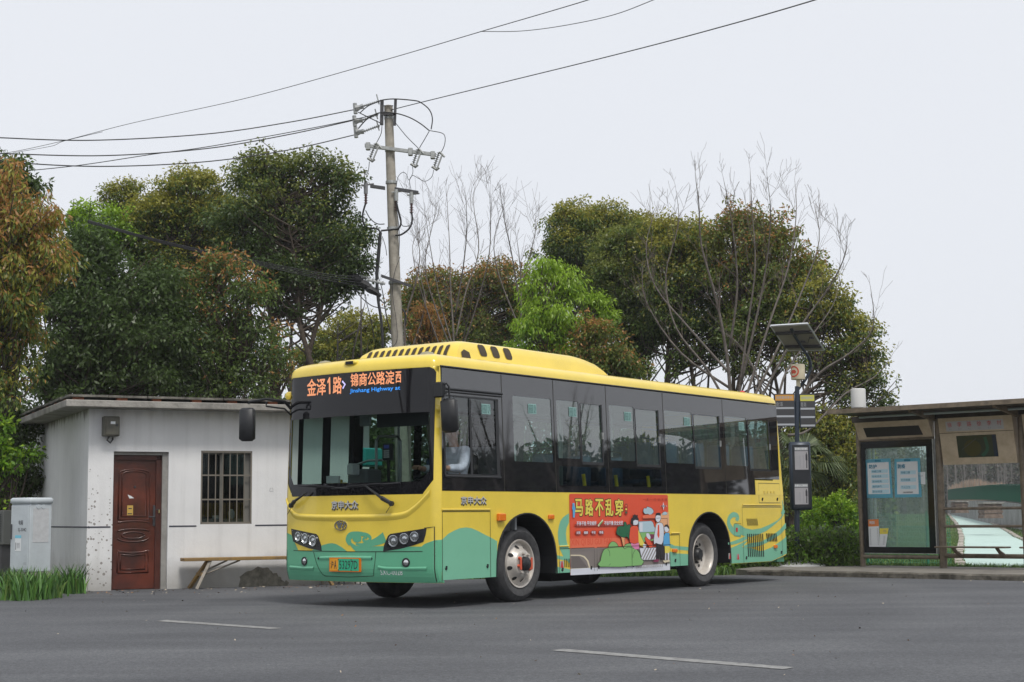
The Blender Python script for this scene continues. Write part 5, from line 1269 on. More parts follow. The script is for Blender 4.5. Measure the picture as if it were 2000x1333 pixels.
ztop = hp(270, 918)[1]; zmid = hp(270, 1015)[1]
mould(archp(zmid, ztop) + [(cx - k, zmid)]); mould([(cx - k * .72 + q[0] * 0, q[1]) if False else (cx + (q[0] - cx) * .80, zmid + .05 + (q[1] - zmid) * .90) for q in archp(zmid, ztop)] + [(cx - k * .8, zmid + .05)])
for za, zb in ((hp(270, 1020)[1], hp(270, 1072)[1]),):
    zc = (za + zb) / 2; mould([(cx + k * math.cos(t) * .75, zc + .05 * math.sin(t)) for t in np.linspace(0, 2 * math.pi, 25)]); mould([(cx + k * 1.02 * math.sin(t), za - .02 + .035 * math.cos(t * .9)) for t in np.linspace(-1.5, 1.5, 13)]); mould([(cx + k * 1.02 * math.sin(t), zc + .06 + .035 * math.cos(t)) for t in np.linspace(-1.5, 1.5, 13)]); mould([(cx + k * 1.02 * math.sin(t), zc - .04 - .06 * math.cos(t)) for t in np.linspace(-1.5, 1.5, 13)]); mould([(cx + k * 1.02 * math.sin(t), zb - .02 - .04 * math.cos(t)) for t in np.linspace(-1.5, 1.5, 13)])
zl, zh = hp(270, 1119)[1], hp(270, 1078)[1]
mould([(cx - k, zl), (cx + k, zl), (cx + k, zh), (cx, zh - .03), (cx - k, zh), (cx - k, zl)]); mould([(cx - k * .8, zl + .05), (cx + k * .8, zl + .05), (cx + k * .8, zh - .04), (cx, zh - .06), (cx - k * .8, zh - .04), (cx - k * .8, zl + .05)])
m.build('door_moulding', DOOR, leaf, smooth=True)
m = MB(); q = hp(257.5, 997); m.box(q[0] - .045, q[0] + .045, yy - .004, yy - .001, q[1] - .075, q[1] + .075, m=0)
m.box(q[0] - .025, q[0] + .025, yy - .006, yy - .0045, q[1] + .02, q[1] + .035, m=1); m.box(q[0] - .035, q[0] + .03, yy - .006, yy - .0045, q[1] - .06, q[1] - .045, m=1); m.build('door_notice', [mat('yellow_label', (.55, .36, .08), .6), INK], leaf)
m = MB(); q = hp(259, 970); m.poly([(q[0] - .05, yy - .002, q[1] + .03), (q[0] - .02, yy - .002, q[1] - .03), (q[0] + .05, yy - .002, q[1] - .025), (q[0] + .0, yy - .002, q[1] + .01)]); m.build('torn_paper', PAPER, leaf)
m = MB(); q = hp(267, 951.5); m.lathe([(.02, 0), (.018, -.006), (.0, -.006)], (q[0], yy - .001, q[1]), 'y', 12); m.build('peephole', INK, leaf)
m = MB(); q = hp(305, 1010); m.box(q[0] - .025, q[0] + .025, yy - .02, yy, q[1] - .14, q[1] + .18, bev=.006); m.tube([(q[0], yy - .02, q[1] + .0), (q[0], yy - .06, q[1]), (q[0] - .1, yy - .06, q[1] - .0)], .010, 7); m.build('door_handle', IRON, leaf, auto=40)
q = hp(312, 999); m = MB(); m.box(q[0] - .03, q[0] + .025, yy - .05, yy - .03, q[1] + .02, q[1] + .035); m.build('hasp', IRON, leaf); m = MB(); m.box(q[0] - .005, q[0] + .02, yy - .065, yy - .05, q[1] - .03, q[1] + .025, bev=.005); m.build('padlock', mat('brass', (.5, .4, .2), .35, metal=.8), leaf)
# window with bars
wn = bpy.data.objects.new('window', None); COL.objects.link(wn); wn.parent = hut
BAR = mat('grey_brown_bar', (.20, .18, .15), .6, metal=.2)
ww = wx1 - wx0; wh = wz1 - wz0; m = MB()
for a, b, c, d in ((0, 1, 0, .028), (0, 1, .972, 1), (0, .03, 0, 1), (.97, 1, 0, 1)): m.box(wx0 + a * ww, wx0 + b * ww, .0, .03, wz0 + c * wh, wz0 + d * wh)
m.build('frame', BAR, wn)
m = MB()
for k in range(1, 7): x = wx0 + ww * (.15 + .14 * (k - 1)) * 1.0; m.tube([(x, .012, wz0 + .02), (x, .012, wz1 - .02)], .009, 6)
for f in (.335, .665): m.box(wx0, wx1, .004, .020, wz0 + f * wh - .011, wz0 + f * wh + .011)
m.islands('bar', BAR, wn)
m = MB(); m.box(wx0, wx0 + .04, .09, .13, wz0, wz1); m.box(wx1 - .10, wx1, .09, .13, wz0, wz1); m.box(wx0 + ww * .43 - .025, wx0 + ww * .43 + .03, .09, .13, wz0, wz1); m.box(wx0, wx1, .09, .13, wz1 - .05, wz1); m.box(wx0, wx1, .085, .135, wz0, wz0 + .03); m.build('sash', mat('aluminium_sash', (.22, .21, .19), .5, metal=.3), wn)
m = MB(); m.box(wx0, wx1, .108, .112, wz0, wz1); m.build('pane', glassmat('hut_glass', (.55, .6, .6), 1.5), wn)
m = MB(); m.box(wx0, wx1, .14, .30, wz0 - .02, wz0 + .085); m.build('sill', CONC, wn)
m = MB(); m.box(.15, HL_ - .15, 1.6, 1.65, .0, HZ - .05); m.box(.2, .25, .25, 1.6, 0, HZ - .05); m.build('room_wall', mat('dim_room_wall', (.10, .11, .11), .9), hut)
for nm, lab, cat, px, py, r, mt in (('bottle', 'round glass jar standing inside on the hut window sill', 'jar', 459, 1000, .05, INTL), ('box', 'small white carton inside the hut window near its middle bar', 'box', 428, 1009, .04, PAPER), ('bowl', 'pale bowl inside the hut window at its left corner', 'bowl', 400, 1006, .06, INTG)):
    q = hp(px, py); m = MB()
    if nm == 'box': m.box(-.05, .05, -.03, .03, 0, .05, bev=.004)
    elif nm == 'bowl': m.lathe([(.03, 0), (.05, .02), (.065, .06), (.06, .06), (.04, .02), (0, .01)], (0, 0, 0), 'z', 16)
    else: m.lathe([(.04, 0), (.055, .03), (.055, .10), (.03, .13), (.03, .15), (0, .15)], (0, 0, 0), 'z', 16)
    o = m.build(nm, mt, None, auto=40); p = HS.world((q[0], .21, wz0 + .086)); o.location = p; tag(o, lab, cat)
# meter box on the hut
q0, q1 = hp(198, 853), hp(230, 815); BOXM = mat('olive_grey_steel', (.115, .11, .085), .55, var=.25, vs=6)
mb = bpy.data.objects.new('meter_box', None); COL.objects.link(mb); mb.parent = hut
m = MB(); m.box(q0[0], q1[0], -.17, 0, q0[1], q1[1], bev=.01); m.box(q0[0] + .03, q1[0] - .01, -.182, -.17, q0[1] + .02, q1[1] - .02, bev=.004); m.build('case', BOXM, mb)
m = MB(); cx2 = (q0[0] + q1[0]) / 2; m.box(cx2 - .02, cx2 + .05, -.186, -.182, q1[1] - .12, q1[1] - .08); m.build('label_plate', PAPER, mb)
m = MB(); m.lathe([(.022, 0), (.02, -.012), (0, -.012)], (q1[0] - .045, -.182, q0[1] + .17), 'y', 12); m.tube([(cx2 - .02, -.08, q0[1]), (cx2 - .05, -.08, q0[1] - .06), (cx2 + .0, -.08, q0[1] - .10), (cx2 + .04, -.06, q0[1] - .05), (cx2 + .05, 0, q0[1] - .02)], .014, 7); m.build('cable_loop', IRON, mb)
# conduit on the hut's side wall
m = MB(); e = [HS.on(0, -.06, 232 / 3.03, 740 + 455 / 3.03), HS.on(0, -.10, 178 / 3.03, 740 + 520 / 3.03), HS.on(0, -.12, 168 / 3.03, 740 + 580 / 3.03), HS.on(0, -.12, 175 / 3.03, 740 + 625 / 3.03), HS.on(0, -.14, 205 / 3.03, 740 + 690 / 3.03)]
m.tube([tuple(e[0] + np.array([.06, 0, 0]))] + spline([tuple(p) for p in e], 5), .035, 9); m.build('conduit', GALV, hut, auto=50)

# ------------------------------------------------------------------ grey cabinet
CAB = mat('cabinet_grey', (.50, .545, .57), .5, var=.10, vs=3, coat=.1)
cp_ = gnd(59, 1160, 0.0)
cab = thing('electrical_cabinet', 'pale grey steel roadside cabinet on a concrete plinth beside the white hut', 'cabinet')
CABF = None
cY = 21.6; c0 = at(56, 1118, cY)             # nearest vertical edge
angL, angR = R(152), R(55)
dL = Vector((-.80, .60, 0)); dRr = Vector((.60, .80, 0)) * 1.0
cab.location = (c0.x, c0.y, 0); cab.rotation_euler = (0, 0, math.atan2(-.60, .80))
# local axes: x = from far left corner toward the near edge direction, so left face is y=0, right face is x=0
m = MB(); zb0, zt0 = c0.z, at(59, 975, cY).z; wl = .40; wr = .62
px_w = lambda x, y, z: None
wl = .43; wr = .36
m.box(-wl, 0, 0, wr, zb0, zt0 - .07, bev=.008); m.build('case', CAB, cab)
m = MB(); m.box(-wl - .02, .02, -.02, wr + .02, zt0 - .07, zt0 + .02, bev=.02); m.build('lid', CAB, cab, auto=50)
m = MB(); m.box(-wl - .01, .0, .0, wr, -.05, zb0 - .001); m.build('plinth', CONC, cab)
m = MB(); m.box(-wl + .015, -.012, -.012, -.002, zb0 + .03, zt0 - .09, bev=.003); dcab = m.build('door', CAB, cab)
m = MB(); m.box(-wl + .03, -wl + .05, -.03, -.012, zb0 + .45, zb0 + .66, bev=.004); m.build('handle', IRON, dcab)
m = MB(); DM = lambda x, z, o=0: (x, -.013 - o, z)
m.text('电箱', DM, -.24, -.14, zt0 - .36, zt0 - .29, bold=.01, m=0); m.text('SJ-3042', DM, -.25, -.06, zt0 - .46, zt0 - .40, bold=.01, m=0)
m.patch([(-.31, zt0 - .50), (-.17, zt0 - .50), (-.17, zt0 - .72), (-.31, zt0 - .72)], DM, m=1, off=.001); m.patch([(-.31, zt0 - .50), (-.17, zt0 - .50), (-.17, zt0 - .54), (-.31, zt0 - .54)], DM, m=2, off=.002); m.patch([(-.30, zt0 - .60), (-.28, zt0 - .60), (-.28, zt0 - .70), (-.30, zt0 - .70)], DM, m=3, off=.002); m.text('管理', DM, -.265, -.20, zt0 - .68, zt0 - .60, off=.002, m=3)
m.text('FZ', DM, -.10, -.05, zb0 + .1, zb0 + .13, m=3); m.build('sticker', [INK, PAPER, PBLUE, INKG], dcab)
m = MB(); m.box(0.0, .003, .05, wr - .05, zt0 - .60, zt0 - .13); m.build('blank_notice', mat('faded_paper', (.50, .51, .52), .9, var=.1, vs=12), cab)
m = MB()
for y in (.13, wr - .15): m.lathe([(.03, 0), (.03, .01), (.0, .01)], (0, y, zt0 - .105), 'x', 12)
m.build('bolt_cover', CAB, cab)
# second dark box behind it at the left edge
c2 = at(-6, 1065, 23.6); ac = thing('outdoor_unit', 'dark grey louvred metal box half hidden behind the pale cabinet', 'metal box', loc=(c2.x, c2.y, 0), rz=-.5)
m = MB(); m.box(-.5, .14, -.02, .4, c2.z, c2.z + .52, bev=.01); m.build('case', mat('dark_grey_box', (.09, .095, .09), .6), ac)
m = MB()
for k in range(12): m.box(-.44, .10, -.03, -.02, c2.z + .06 + k * .036, c2.z + .075 + k * .036)
m.build('louvre', IRON, ac); m = MB(); m.box(-.45, -.4, 0, .35, -.05, c2.z - .0); m.box(.05, .1, 0, .35, -.05, c2.z - .0); m.build('leg', IRON, ac)

# ------------------------------------------------------------------ wooden bench and stool
WOOD = mat('yellow_brown_wood', (.33, .20, .055), .65, dirt=(.20, .13, .06), vs=5, bump=.2, bs=40); WOODG = mat('grey_weathered_wood', (.30, .27, .23), .8, var=.3, vs=14)
bn = thing('bench', 'long rough wooden plank bench against the white hut wall', 'bench', HS); by0 = -.22
bx0, bz0 = HS.y0(359, 1087, by0 - .1); bx1 = bx0 + 2.55; bz0 = .475
m = MB(); m.box(bx0, bx1, by0 - .13, by0 + .13, bz0 - .05, bz0, bev=.006); m.build('seat', WOOD, bn)
def bleg(x, s_, mt1, mt2):
    for (yo, mt_, dxx) in ((-.10, mt2, .0), (.10, mt1, -.02)):
        m = MB(); m.tube([(x + .12 * s_, by0 + yo * .8, bz0 - .05), (x - .12 * s_ + dxx, by0 + yo * 2.0, .0)], .032, 4); m.build('leg', mt_, bn)
    m = MB(); m.box(x - .04, x + .02, by0 - .15, by0 + .15, .20, .245); m.build('crossbar', WOOD, bn)
    m = MB(); m.tube([(x - .02 * s_, by0 - .06, .20), (x + .60 * s_, by0 - .04, bz0 - .05)], .014, 5); m.tube([(x + .02 * s_, by0 + .06, .25), (x + .42 * s_, by0 + .04, bz0 - .05)], .014, 5); m.build('brace', WOODG, bn)
bleg(bx0 + .30, 1, WOOD, WOODG); bleg(bx1 - .30, -1, WOODG, WOOD)
st = thing('stool', 'small dark stool half hidden behind the bus front at the hut wall', 'stool', HS); x = HS.y0(683, 1140, -.25)[0]
x = min(x, HL_ - .25); m = MB(); m.box(x - .17, x + .17, -.40, -.10, .40, .43, bev=.005); m.build('seat', INTG, st)
for a in (-.14, .14):
    for b in (-.37, -.13): m = MB(); m.tube([(x + a * .9, b, .40), (x + a, b, 0)], .014, 6); m.build('leg', IRON, st)

# ------------------------------------------------------------------ utility pole with its fittings
PY = 34.0; p_top = at(758.5, 208, PY); p_665 = at(776.5, 670, PY); dz = p_top.z - p_665.z; slope = (p_665.x - p_top.x) / dz
pb = Vector((p_665.x + slope * p_665.z, PY, -.1))
pole = thing('utility_pole', 'round grey concrete power pole with crossarms and insulators behind the bus', 'utility pole', loc=tuple(pb))
def pl(px, py, dy=0.0): v = at(px, py, PY + dy); return v - pb
zt_ = pl(758.5, 208)
m = MB(); m.tube([(0, 0, 0), tuple(zt_ * .5), tuple(zt_)], [.165, .13, .096], 24); m.lathe([(.096, 0), (.07, .02), (0, .03)], tuple(zt_), 'z', 24); m.build('post', POLEC, pole, auto=60)
def band(py, r, name='clamp'):
    t = (670 - py) / (670 - 208); c = pl(776.5 - (776.5 - 758.5) * t, py); m = MB(); m.lathe([(r, -.03), (r + .006, -.03), (r + .006, .03), (r, .03)], tuple(c), 'z', 20); return m.build(name, GALV, pole)
band(225, .10); band(231, .10); band(294, .11); band(357, .122); band(447, .13); band(553, .145)
def arm(pts, w_, mt, name='crossarm', dy=0):
    m = MB(); a = pl(*pts[0], dy); b = pl(*pts[1], dy); d = (b - a).normalized(); n_ = Vector((0, 0, 1)) if abs(d.z) < .8 else Vector((1, 0, 0)); s2 = d.cross(n_).normalized()
    q = [a + s2 * w_ / 2 + n_ * w_ / 2, a + s2 * w_ / 2 - n_ * w_ / 2, a - s2 * w_ / 2 - n_ * w_ / 2, a - s2 * w_ / 2 + n_ * w_ / 2]; m.prism([tuple(x) for x in q], tuple(b - a)); return m.build(name, mt, pole)
P3 = lambda x, y: (660 + x / 4.0375, 170 + y / 4.0375)
arm((P3(348, 105), P3(345, 300)), .075, IRON, 'top_strut', -.12); arm((P3(455, 95), P3(447, 305)), .06, IRON, 'top_strut', -.12)
arm((P3(362, 150), P3(436, 150)), .02, IRON, 'tie_rod', -.12); arm((P3(350, 215), P3(455, 215)), .06, IRON, 'top_strut', -.12)
arm((P3(212, 463), P3(775, 537)), .075, GALV, dy=-.14); arm((P3(255, 783), P3(372, 800)), .07, IRON, dy=-.14); arm((P3(448, 805), P3(635, 835)), .07, IRON, dy=-.14)
for x, y in ((238, 468), (572, 512), (748, 538)): a = pl(*P3(x, y), -.14); m = MB(); m.box(a.x - .05, a.x + .05, a.y - .06, a.y + .06, a.z - .09, a.z + .08, bev=.01); m.build('arm_bracket', GALV, pole)
def insul(a, b, n_, r, mt, name='insulator', core=.018):
    a = Vector(a); b = Vector(b); d = b - a; m = MB(); M = Matrix.Translation(a) @ d.to_track_quat('Z', 'Y').to_matrix().to_4x4(); Ln = d.length
    pr = [(0, 0), (core, 0)]
    for k in range(n_): z = Ln * (k + .3) / n_; pr += [(core, z), (r, z + Ln / n_ * .25), (core, z + Ln / n_ * .4)]
    pr += [(core, Ln), (0, Ln)]; m.lathe(pr, (0, 0, 0), 'z', 10, M=M); return m.build(name, mt, pole)
for (x0, y0, x1, y1) in ((200, 152, 330, 112), (195, 262, 318, 215), (205, 352, 330, 305)):
    a, b = pl(*P3(x0, y0), -.1), pl(*P3(x1, y1), -.1); insul(a, b, 8, .045, CERG)
    c = pl(*P3(x0 - 60, y0 + 20 if y0 < 200 else y0 + 8), -.1); m = MB(); m.tube([c + (c - a) * .2, c, c + (a - c) * .55, a], [.03, .085, .05, .06], 6); m.tube([c + Vector((-.02, 0, .12)), c + Vector((0, 0, -.12))], .05, 6); m.build('wire_clamp', CERG, pole)
    m = MB(); e = pl(*P3(x1 - 15, y1 - 8 if y0 < 200 else y1 + 5), -.1); m.tube([e + Vector((-.03, 0, .13)), e + Vector((.03, 0, -.10))], .015, 5); m.build('arcing_horn', GALV, pole)
for (x0, y0, x1, y1) in ((298, 445, 255, 555), (632, 490, 595, 600), (798, 515, 762, 622)):
    a, b = pl(*P3(x0, y0), -.25), pl(*P3(x1, y1), -.25); insul(a, b, 7, .045, CERG, 'fuse_cutout')
    c, d = pl(*P3(x0 + 22, y0 + 25), -.28), pl(*P3(x1 + 18, y1 + 28), -.28); m = MB(); m.tube([a, c, d, b], [.015, .02, .02, .015], 6); m.tube([b + Vector((-.06, 0, -.02)), b + Vector((.05, 0, -.10)), b + Vector((.10, 0, -.05))], .03, 5); m.tube([c + Vector((-.05, 0, .08)), c + Vector((.06, 0, -.04))], .025, 5); m.build('fuse_tube', GALV, pole)
for (x, y) in ((220, 755), (460, 810), (580, 830)):
    a = pl(*P3(x, y), -.15); b = pl(*P3(x, y + 90), -.15); c = pl(*P3(x, y + 170), -.15)
    m = MB(); m.tube([a, b], .045, 8); m.tube([a + Vector((-.1, 0, -.07)), a + Vector((.18, 0, -.03))], .02, 5); m.build('cable_head', mat('grey_plastic', (.2, .2, .21), .5) if x == 220 else GALV, pole)
    insul(b, c, 4, .048, CERB, 'cable_insulator', .025)
def cable(pts, r, name='cable', dy=-.2):
    m = MB(); m.tube([pl(*P3(*p[:2]), (p[2] if len(p) > 2 else dy)) for p in spline([(*q, dy) for q in pts], 6)], r, 6); return m.build(name, WIRE, pole)
for pts, r in (([(310, 118), (360, 103), (450, 96), (600, 108), (655, 125), (720, 180), (745, 250), (735, 335)], .014), ([(175, 205), (240, 150), (330, 112)], .012), ([(160, 330), (235, 250), (330, 205), (450, 208), (560, 240), (650, 290), (720, 345)], .014), ([(720, 345), (820, 365), (845, 400), (840, 460), (815, 515)], .009), ([(720, 350), (680, 420), (650, 470), (640, 490)], .009), ([(455, 285), (540, 390), (635, 485)], .009), ([(348, 300), (340, 370), (305, 440)], .009), ([(160, 200), (240, 240), (345, 290)], .012),
               ([(248, 590), (240, 660), (220, 695), (205, 660), (210, 700), (220, 755)], .008), ([(588, 630), (590, 680), (560, 735), (540, 690), (510, 675), (475, 710), (460, 790)], .007), ([(755, 655), (740, 710), (690, 745), (640, 725), (590, 700), (565, 740), (578, 815)], .007),
               ([(218, 920), (195, 1010), (205, 1080), (240, 1112), (310, 1120), (335, 1150)], .022), ([(460, 905), (475, 970), (497, 1060), (480, 1115), (430, 1125), (340, 1135)], .022), ([(582, 990), (585, 1060), (560, 1120), (500, 1165), (450, 1172)], .022), ([(218, 975), (255, 1040), (310, 1080), (368, 1082)], .012), ([(462, 940), (500, 1080), (530, 1100), (565, 1095)], .010),
               ([(335, 1140), (330, 1230), (320, 1340), (300, 1480)], .03), ([(340, 1150), (325, 1300), (305, 1500)], .025), ([(462, 960), (478, 1080), (485, 1200), (480, 1330)], .010), ([(350, 1180), (375, 1260), (385, 1330)], .008)): cable(pts, r)
P4 = lambda x, y: (680 + x / 5.125, 420 + y / 5.125)
def cable4(pts, r, dy=-.2):
    m = MB(); m.tube([pl(*P4(*q), dy) for q in spline(pts, 6)], r, 6); return m.build('cable', WIRE, pole)
for pts, r in (([(320, 180), (300, 400), (285, 620), (300, 850), (330, 1050), (350, 1330)], .035), ([(325, 190), (310, 420), (292, 640), (310, 870)], .025), ([(440, 1330), (490, 1250), (480, 1050), (450, 850), (445, 700), (470, 560), (520, 420)], .007), ([(540, 940), (575, 1000), (575, 1110)], .02), ([(40, 690), (110, 800), (180, 870), (260, 920), (370, 935)], .012), ([(150, 740), (190, 900), (230, 1060), (260, 1240)], .010), ([(230, 740), (330, 860), (370, 890)], .014)): cable4(pts, r)
arm((P4(330, 610), P4(630, 715)), .06, IRON, 'crossarm', -.2)
for (x, y, x2, y2) in ((110, 620, 205, 625), (190, 650, 265, 665), (265, 665, 370, 690)): insul(pl(*P4(x, y), -.2), pl(*P4(x2, y2), -.2), 2, .06, mat('white_porcelain', (.45, .46, .46), .3), 'insulator', .03)
# overhead lines: each wire is a thing
def line(pts, Ys, r, label):
    n_ = len(pts); sp_ = spline([(*p, y) for p, y in zip(pts, Ys)], 10); m = MB(); P_ = [at(x, y, Y) for x, y, Y in sp_]; o0 = P_[0].copy()
    m.tube([p - o0 for p in P_], r, 5); o = m.build('power_line', WIRE, None); o.location = o0; return tag(o, label, 'power line')
line([(-60, 266), (0, 269.5), (180, 274.5), (400, 262.5), (560, 240), (690, 215)], [28, 29, 30.5, 32, 33, 33.9], .012, 'uppermost sagging wire running left from the pole top insulator')
line([(-60, 296), (0, 300), (200, 304.5), (400, 291), (560, 264), (688, 236)], [28, 29, 30.5, 32, 33, 33.9], .012, 'middle sagging wire running left from the pole top insulators')
line([(-60, 306), (50, 319.5), (210, 325.5), (400, 316.5), (560, 294), (692, 264)], [28, 29, 30.5, 32, 33, 33.9], .012, 'lowest sagging wire running left from the pole top insulators')
line([(-60, 345), (0, 339), (150, 324), (300, 301.5), (400, 288), (560, 260), (700, 232), (812, 203), (1200, 108), (1420, 50), (1593, 0), (1800, -65)], [34, 34, 34, 34, 34, 34, 33.7, 33.5, 28, 24, 21, 18], .010, 'long straight wire crossing behind the pole top up to the upper right')
line([(-40, 304), (25, 297), (130, 274), (262, 240), (490, 190), (750, 118), (940, 62), (1150, 0), (1300, -50)], [40, 39, 37, 35, 31, 27, 24, 21, 19], .007, 'thin wire rising from the left edge to the top of the frame')
line([(25, 299), (100, 286), (125, 276), (200, 258)], [39, 37.5, 37, 36], .006, 'short thin strand joining the rising thin wire at the left')
line([(938, 62), (1020, 61), (1110, 49), (1200, 29), (1277, 0), (1400, -50)], [24, 24, 23, 22, 21, 19], .006, 'thin branching wire curving up to the upper right from the rising thin wire')
for k, lb in enumerate(('uppermost', 'second', 'third', 'lowest')):
    line([(172, 431 + k * 1.4), (330, 474 + k * 1.6), (520, 514 + k * 2.6), (640, 536 + k * 4), (705, 541 + k * 6)], [26.5, 30.8, 32.2, 33, 33.7], .010, lb + ' strand of the low black cable bundle running left from the pole')
m = MB(); 
for x, y, w_ in ((695, 545, .16), (712, 556, .13), (726, 567, .11)): 
    c = pl(x, y, -.2); rr = np.random.default_rng(int(x)); m.tube([c + Vector((-.16, 0, .07)), c + Vector((-.08, 0, .03)), c, c + Vector((.1, 0, -.06)), c + Vector((.2, 0, -.14))], [.04, w_ * .7, w_ * .8, w_ * .6, .03], 7)
m.build('tape_wrapping', WIRE, pole)

# ------------------------------------------------------------------ bus shelter
shel = thing('bus_shelter', 'bronze-brown metal bus shelter with glazed poster frame, bench rail and flat roof', 'bus shelter', SH)
q = lambda px, py, y=0.0: SH.y0(px, py, y)
SZ = -.02; PTOP = 2.74
def post(x, r=.062):
    m = MB(); m.tube([(x, .03, SZ), (x, .03, PTOP)], r, 16); return m.build('post', BRZ, shel, auto=50)
xs_p = [-.05, 1.56, 3.12, 4.12]
for x in xs_p: post(x, .05 if x < 0 else .066)
# ad frame
fx0, fx1 = .02, 1.46; fz0, fz1 = .34, 2.39
ix0 = q(1690, 876)[0]; ix1 = q(1808.6, 872)[0]; iz1 = 2.27; iz0 = .45
print('ad frame', q(1681, 866), q(1833, 1082), 'inner', q(1690, 876), q(1808, 870), q(1819, 1069), q(1698, 1070))
fr_ = bpy.data.objects.new('poster_case', None); COL.objects.link(fr_); fr_.parent = shel
gx0, gx1 = .10, 1.335; gz0, gz1 = .45, 2.265
PX_ = lambda x, z, o=0: (x, -o, z)
m = MB()
for a, b, c, d in ((fx0, fx1, fz0, gz0), (fx0, fx1, gz1, fz1), (fx0, gx0, gz0, gz1), (gx1, fx1, gz0, gz1)): m.box(a, b, -.03, .09, c, d)
m.build('black_frame', mat('black_gloss_frame', (.008, .008, .009), .15), fr_)
m = MB(); m.box(fx1, fx1 + .02, -.035, .095, fz0 - .012, fz1 + .01); m.box(fx0, fx1, -.035, .095, fz0 - .012, fz0 - .001); m.build('edge_trim', GALV, fr_)
m = MB(); m.box(gx0, gx1, .0, .006, gz0, gz1); m.build('front_glass', glassmat('shelter_glass', (.80, .90, .87), 1.5, haze=.20, hazecol=(.50, .62, .60)), fr_)
m = MB(); m.box(gx0 + .04, gx0 + .075, .02, .07, gz0, gz1); m.box(gx0 + .12, gx0 + .15, .02, .07, gz0, gz1); m.build('light_tube', GALV, fr_)
def paper(name, corners, bands, texts=(), mt=PPALE):
    m = MB(); c = [q(*Z8(*p)) for p in corners]     # TL TR BR BL
    def L_(u, v): # v down
        a = [c[0][k] + (c[1][k] - c[0][k]) * u for k in (0, 1)]; b = [c[3][k] + (c[2][k] - c[3][k]) * u for k in (0, 1)]; return (a[0] + (b[0] - a[0]) * v, a[1] + (b[1] - a[1]) * v)
    m.patch([L_(0, 0), L_(1, 0), L_(1, 1), L_(0, 1)], PX_, off=.008)
    for (u0, v0, u1, v1, mi, k) in bands: m.patch([L_(u0, v0), L_(u1, v0), L_(u1, v1), L_(u0, v1)], PX_, off=.009 + .001 * k, m=mi)
    for (s_, u0, v0, u1, v1, mi, b) in texts: 
        A_, B2 = L_(u0, v0), L_(u1, v1); m.text(s_, PX_, A_[0], B2[0], B2[1], A_[1], off=.014, m=mi, fat=b)
    return m.build(name, [mt, PBLUE, PAPER, PTXT, PORG, INKG, PYEL, INK], fr_)
Z8 = lambda x, y: (1640 + x / 4.3, 840 + y / 4.3)
rows5 = [('口罩戴好', '消毒', '勤洗手', '通风换气', '一米线')[i] for i in range(5)]
paper('notice', [(216, 250), (428, 240), (447, 570), (228, 573)], [(0, 0, 1, 1, 1, -1), (.08, .09, .92, .90, 2, 0), (.38, .02, .62, .07, 3, 1)] + [(.22, .27 + .13 * k, .88, .36 + .13 * k, 0, 1) for k in range(5)],
      [('防护', .15, .14, .45, .24, 3, .03)] + [(('佩戴口罩', '经常洗手', '保持距离', '通风换气', '配合测温')[k], .25, .29 + .13 * k, .62, .345 + .13 * k, 3, .0) for k in range(5)], PPALE)
paper('notice', [(462, 245), (676, 237), (690, 565), (466, 568)], [(0, 0, 1, 1, 1, -1), (.09, .08, .90, .92, 2, 0), (.38, .02, .62, .07, 3, 1)] + [(.22, .31 + .19 * k, .82, .41 + .19 * k, 0, 1) for k in range(3)],
      [('防疫', .13, .14, .42, .25, 3, .03)] + [(('佩戴口罩', '社交距离', '个人卫生')[k], .25, .33 + .19 * k, .6, .39 + .19 * k, 3, .0) for k in range(3)] + [('让我们共同防控疫情', .32, .855, .68, .885, 7, .02)], PPALE)
paper('notice', [(655, 357), (720, 353), (722, 458), (657, 455)], [(.2, .3, .7, .34, 5, 0)], (), PAPER)
paper('timetable', [(241, 754), (328, 750), (340, 985), (250, 988)], [(0, 0, 1, .25, 4, 0)] + [(.12 + .7 * (k % 2), .33 + .025 * (k // 2), .22 + .7 * (k % 2), .34 + .025 * (k // 2), 5, 1) for k in range(48)], [('时刻', .15, .05, .6, .17, 2, .02)], PAPER)
paper('timetable', [(338, 828), (412, 826), (388, 988), (340, 987)], [(0, 0, 1, .30, 6, 0)] + [(.5, .40 + .05 * k, .75, .415 + .05 * k, 5, 1) for k in range(10)], [('公告', .4, .08, .8, .2, 5, .0)], PAPER)
# header boxes (lean forward)
def header(x0, x1, z0, z1, yo, nm, scr=None):
    m = MB(); m.prism([(x0, -.02, z0), (x0, -.18 - yo, z1), (x0, .06, z1), (x0, .06, z0)], (x1 - x0, 0, 0)); return m.build(nm, BEIG, shel)
h1 = header(-.02, 1.47, 2.43, 2.74, 0, 'header_box'); 
SLm = lambda z0, z1: (lambda x, z, o=0: (x, -.02 - .16 * (z - z0) / (z1 - z0) - o, z))
H1 = SLm(2.43, 2.74)
m = MB(); m.patch([(.16, 2.47), (1.30, 2.47), (1.26, 2.64), (.14, 2.64)], H1, off=.006); m.build('display', mat('dark_display', (.010, .010, .010), .3), h1)
m = MB(); m.tube([(0.0, -.03, 2.41), (1.5, -.03, 2.41)], .022, 10); m.tube([(0.0, .0, .27), (1.5, .0, .27)], .038, 10); m.build('rail', BRZ, shel)
h2 = header(1.66, 3.04, 1.915, 2.74, 0, 'stop_name_box'); H2 = SLm(1.915, 2.74)
Z9 = lambda x, y: (1610 + x / 5.128, 740 + y / 5.128)
def q2(px, py):
    y = -.02
    for _ in range(5): p = SH.on(1, y, px, py); y = H2(p[0], p[2])[1]
    return float(p[0]), float(p[2])
a, b, c, d = q2(*Z9(1210, 435)), q2(*Z9(1785, 402)), q2(*Z9(1805, 500)), q2(*Z9(1228, 532))
zt2 = (a[1] + b[1]) / 2; zb2 = (c[1] + d[1]) / 2; xa = (a[0] + d[0]) / 2; xb = (b[0] + c[0]) / 2
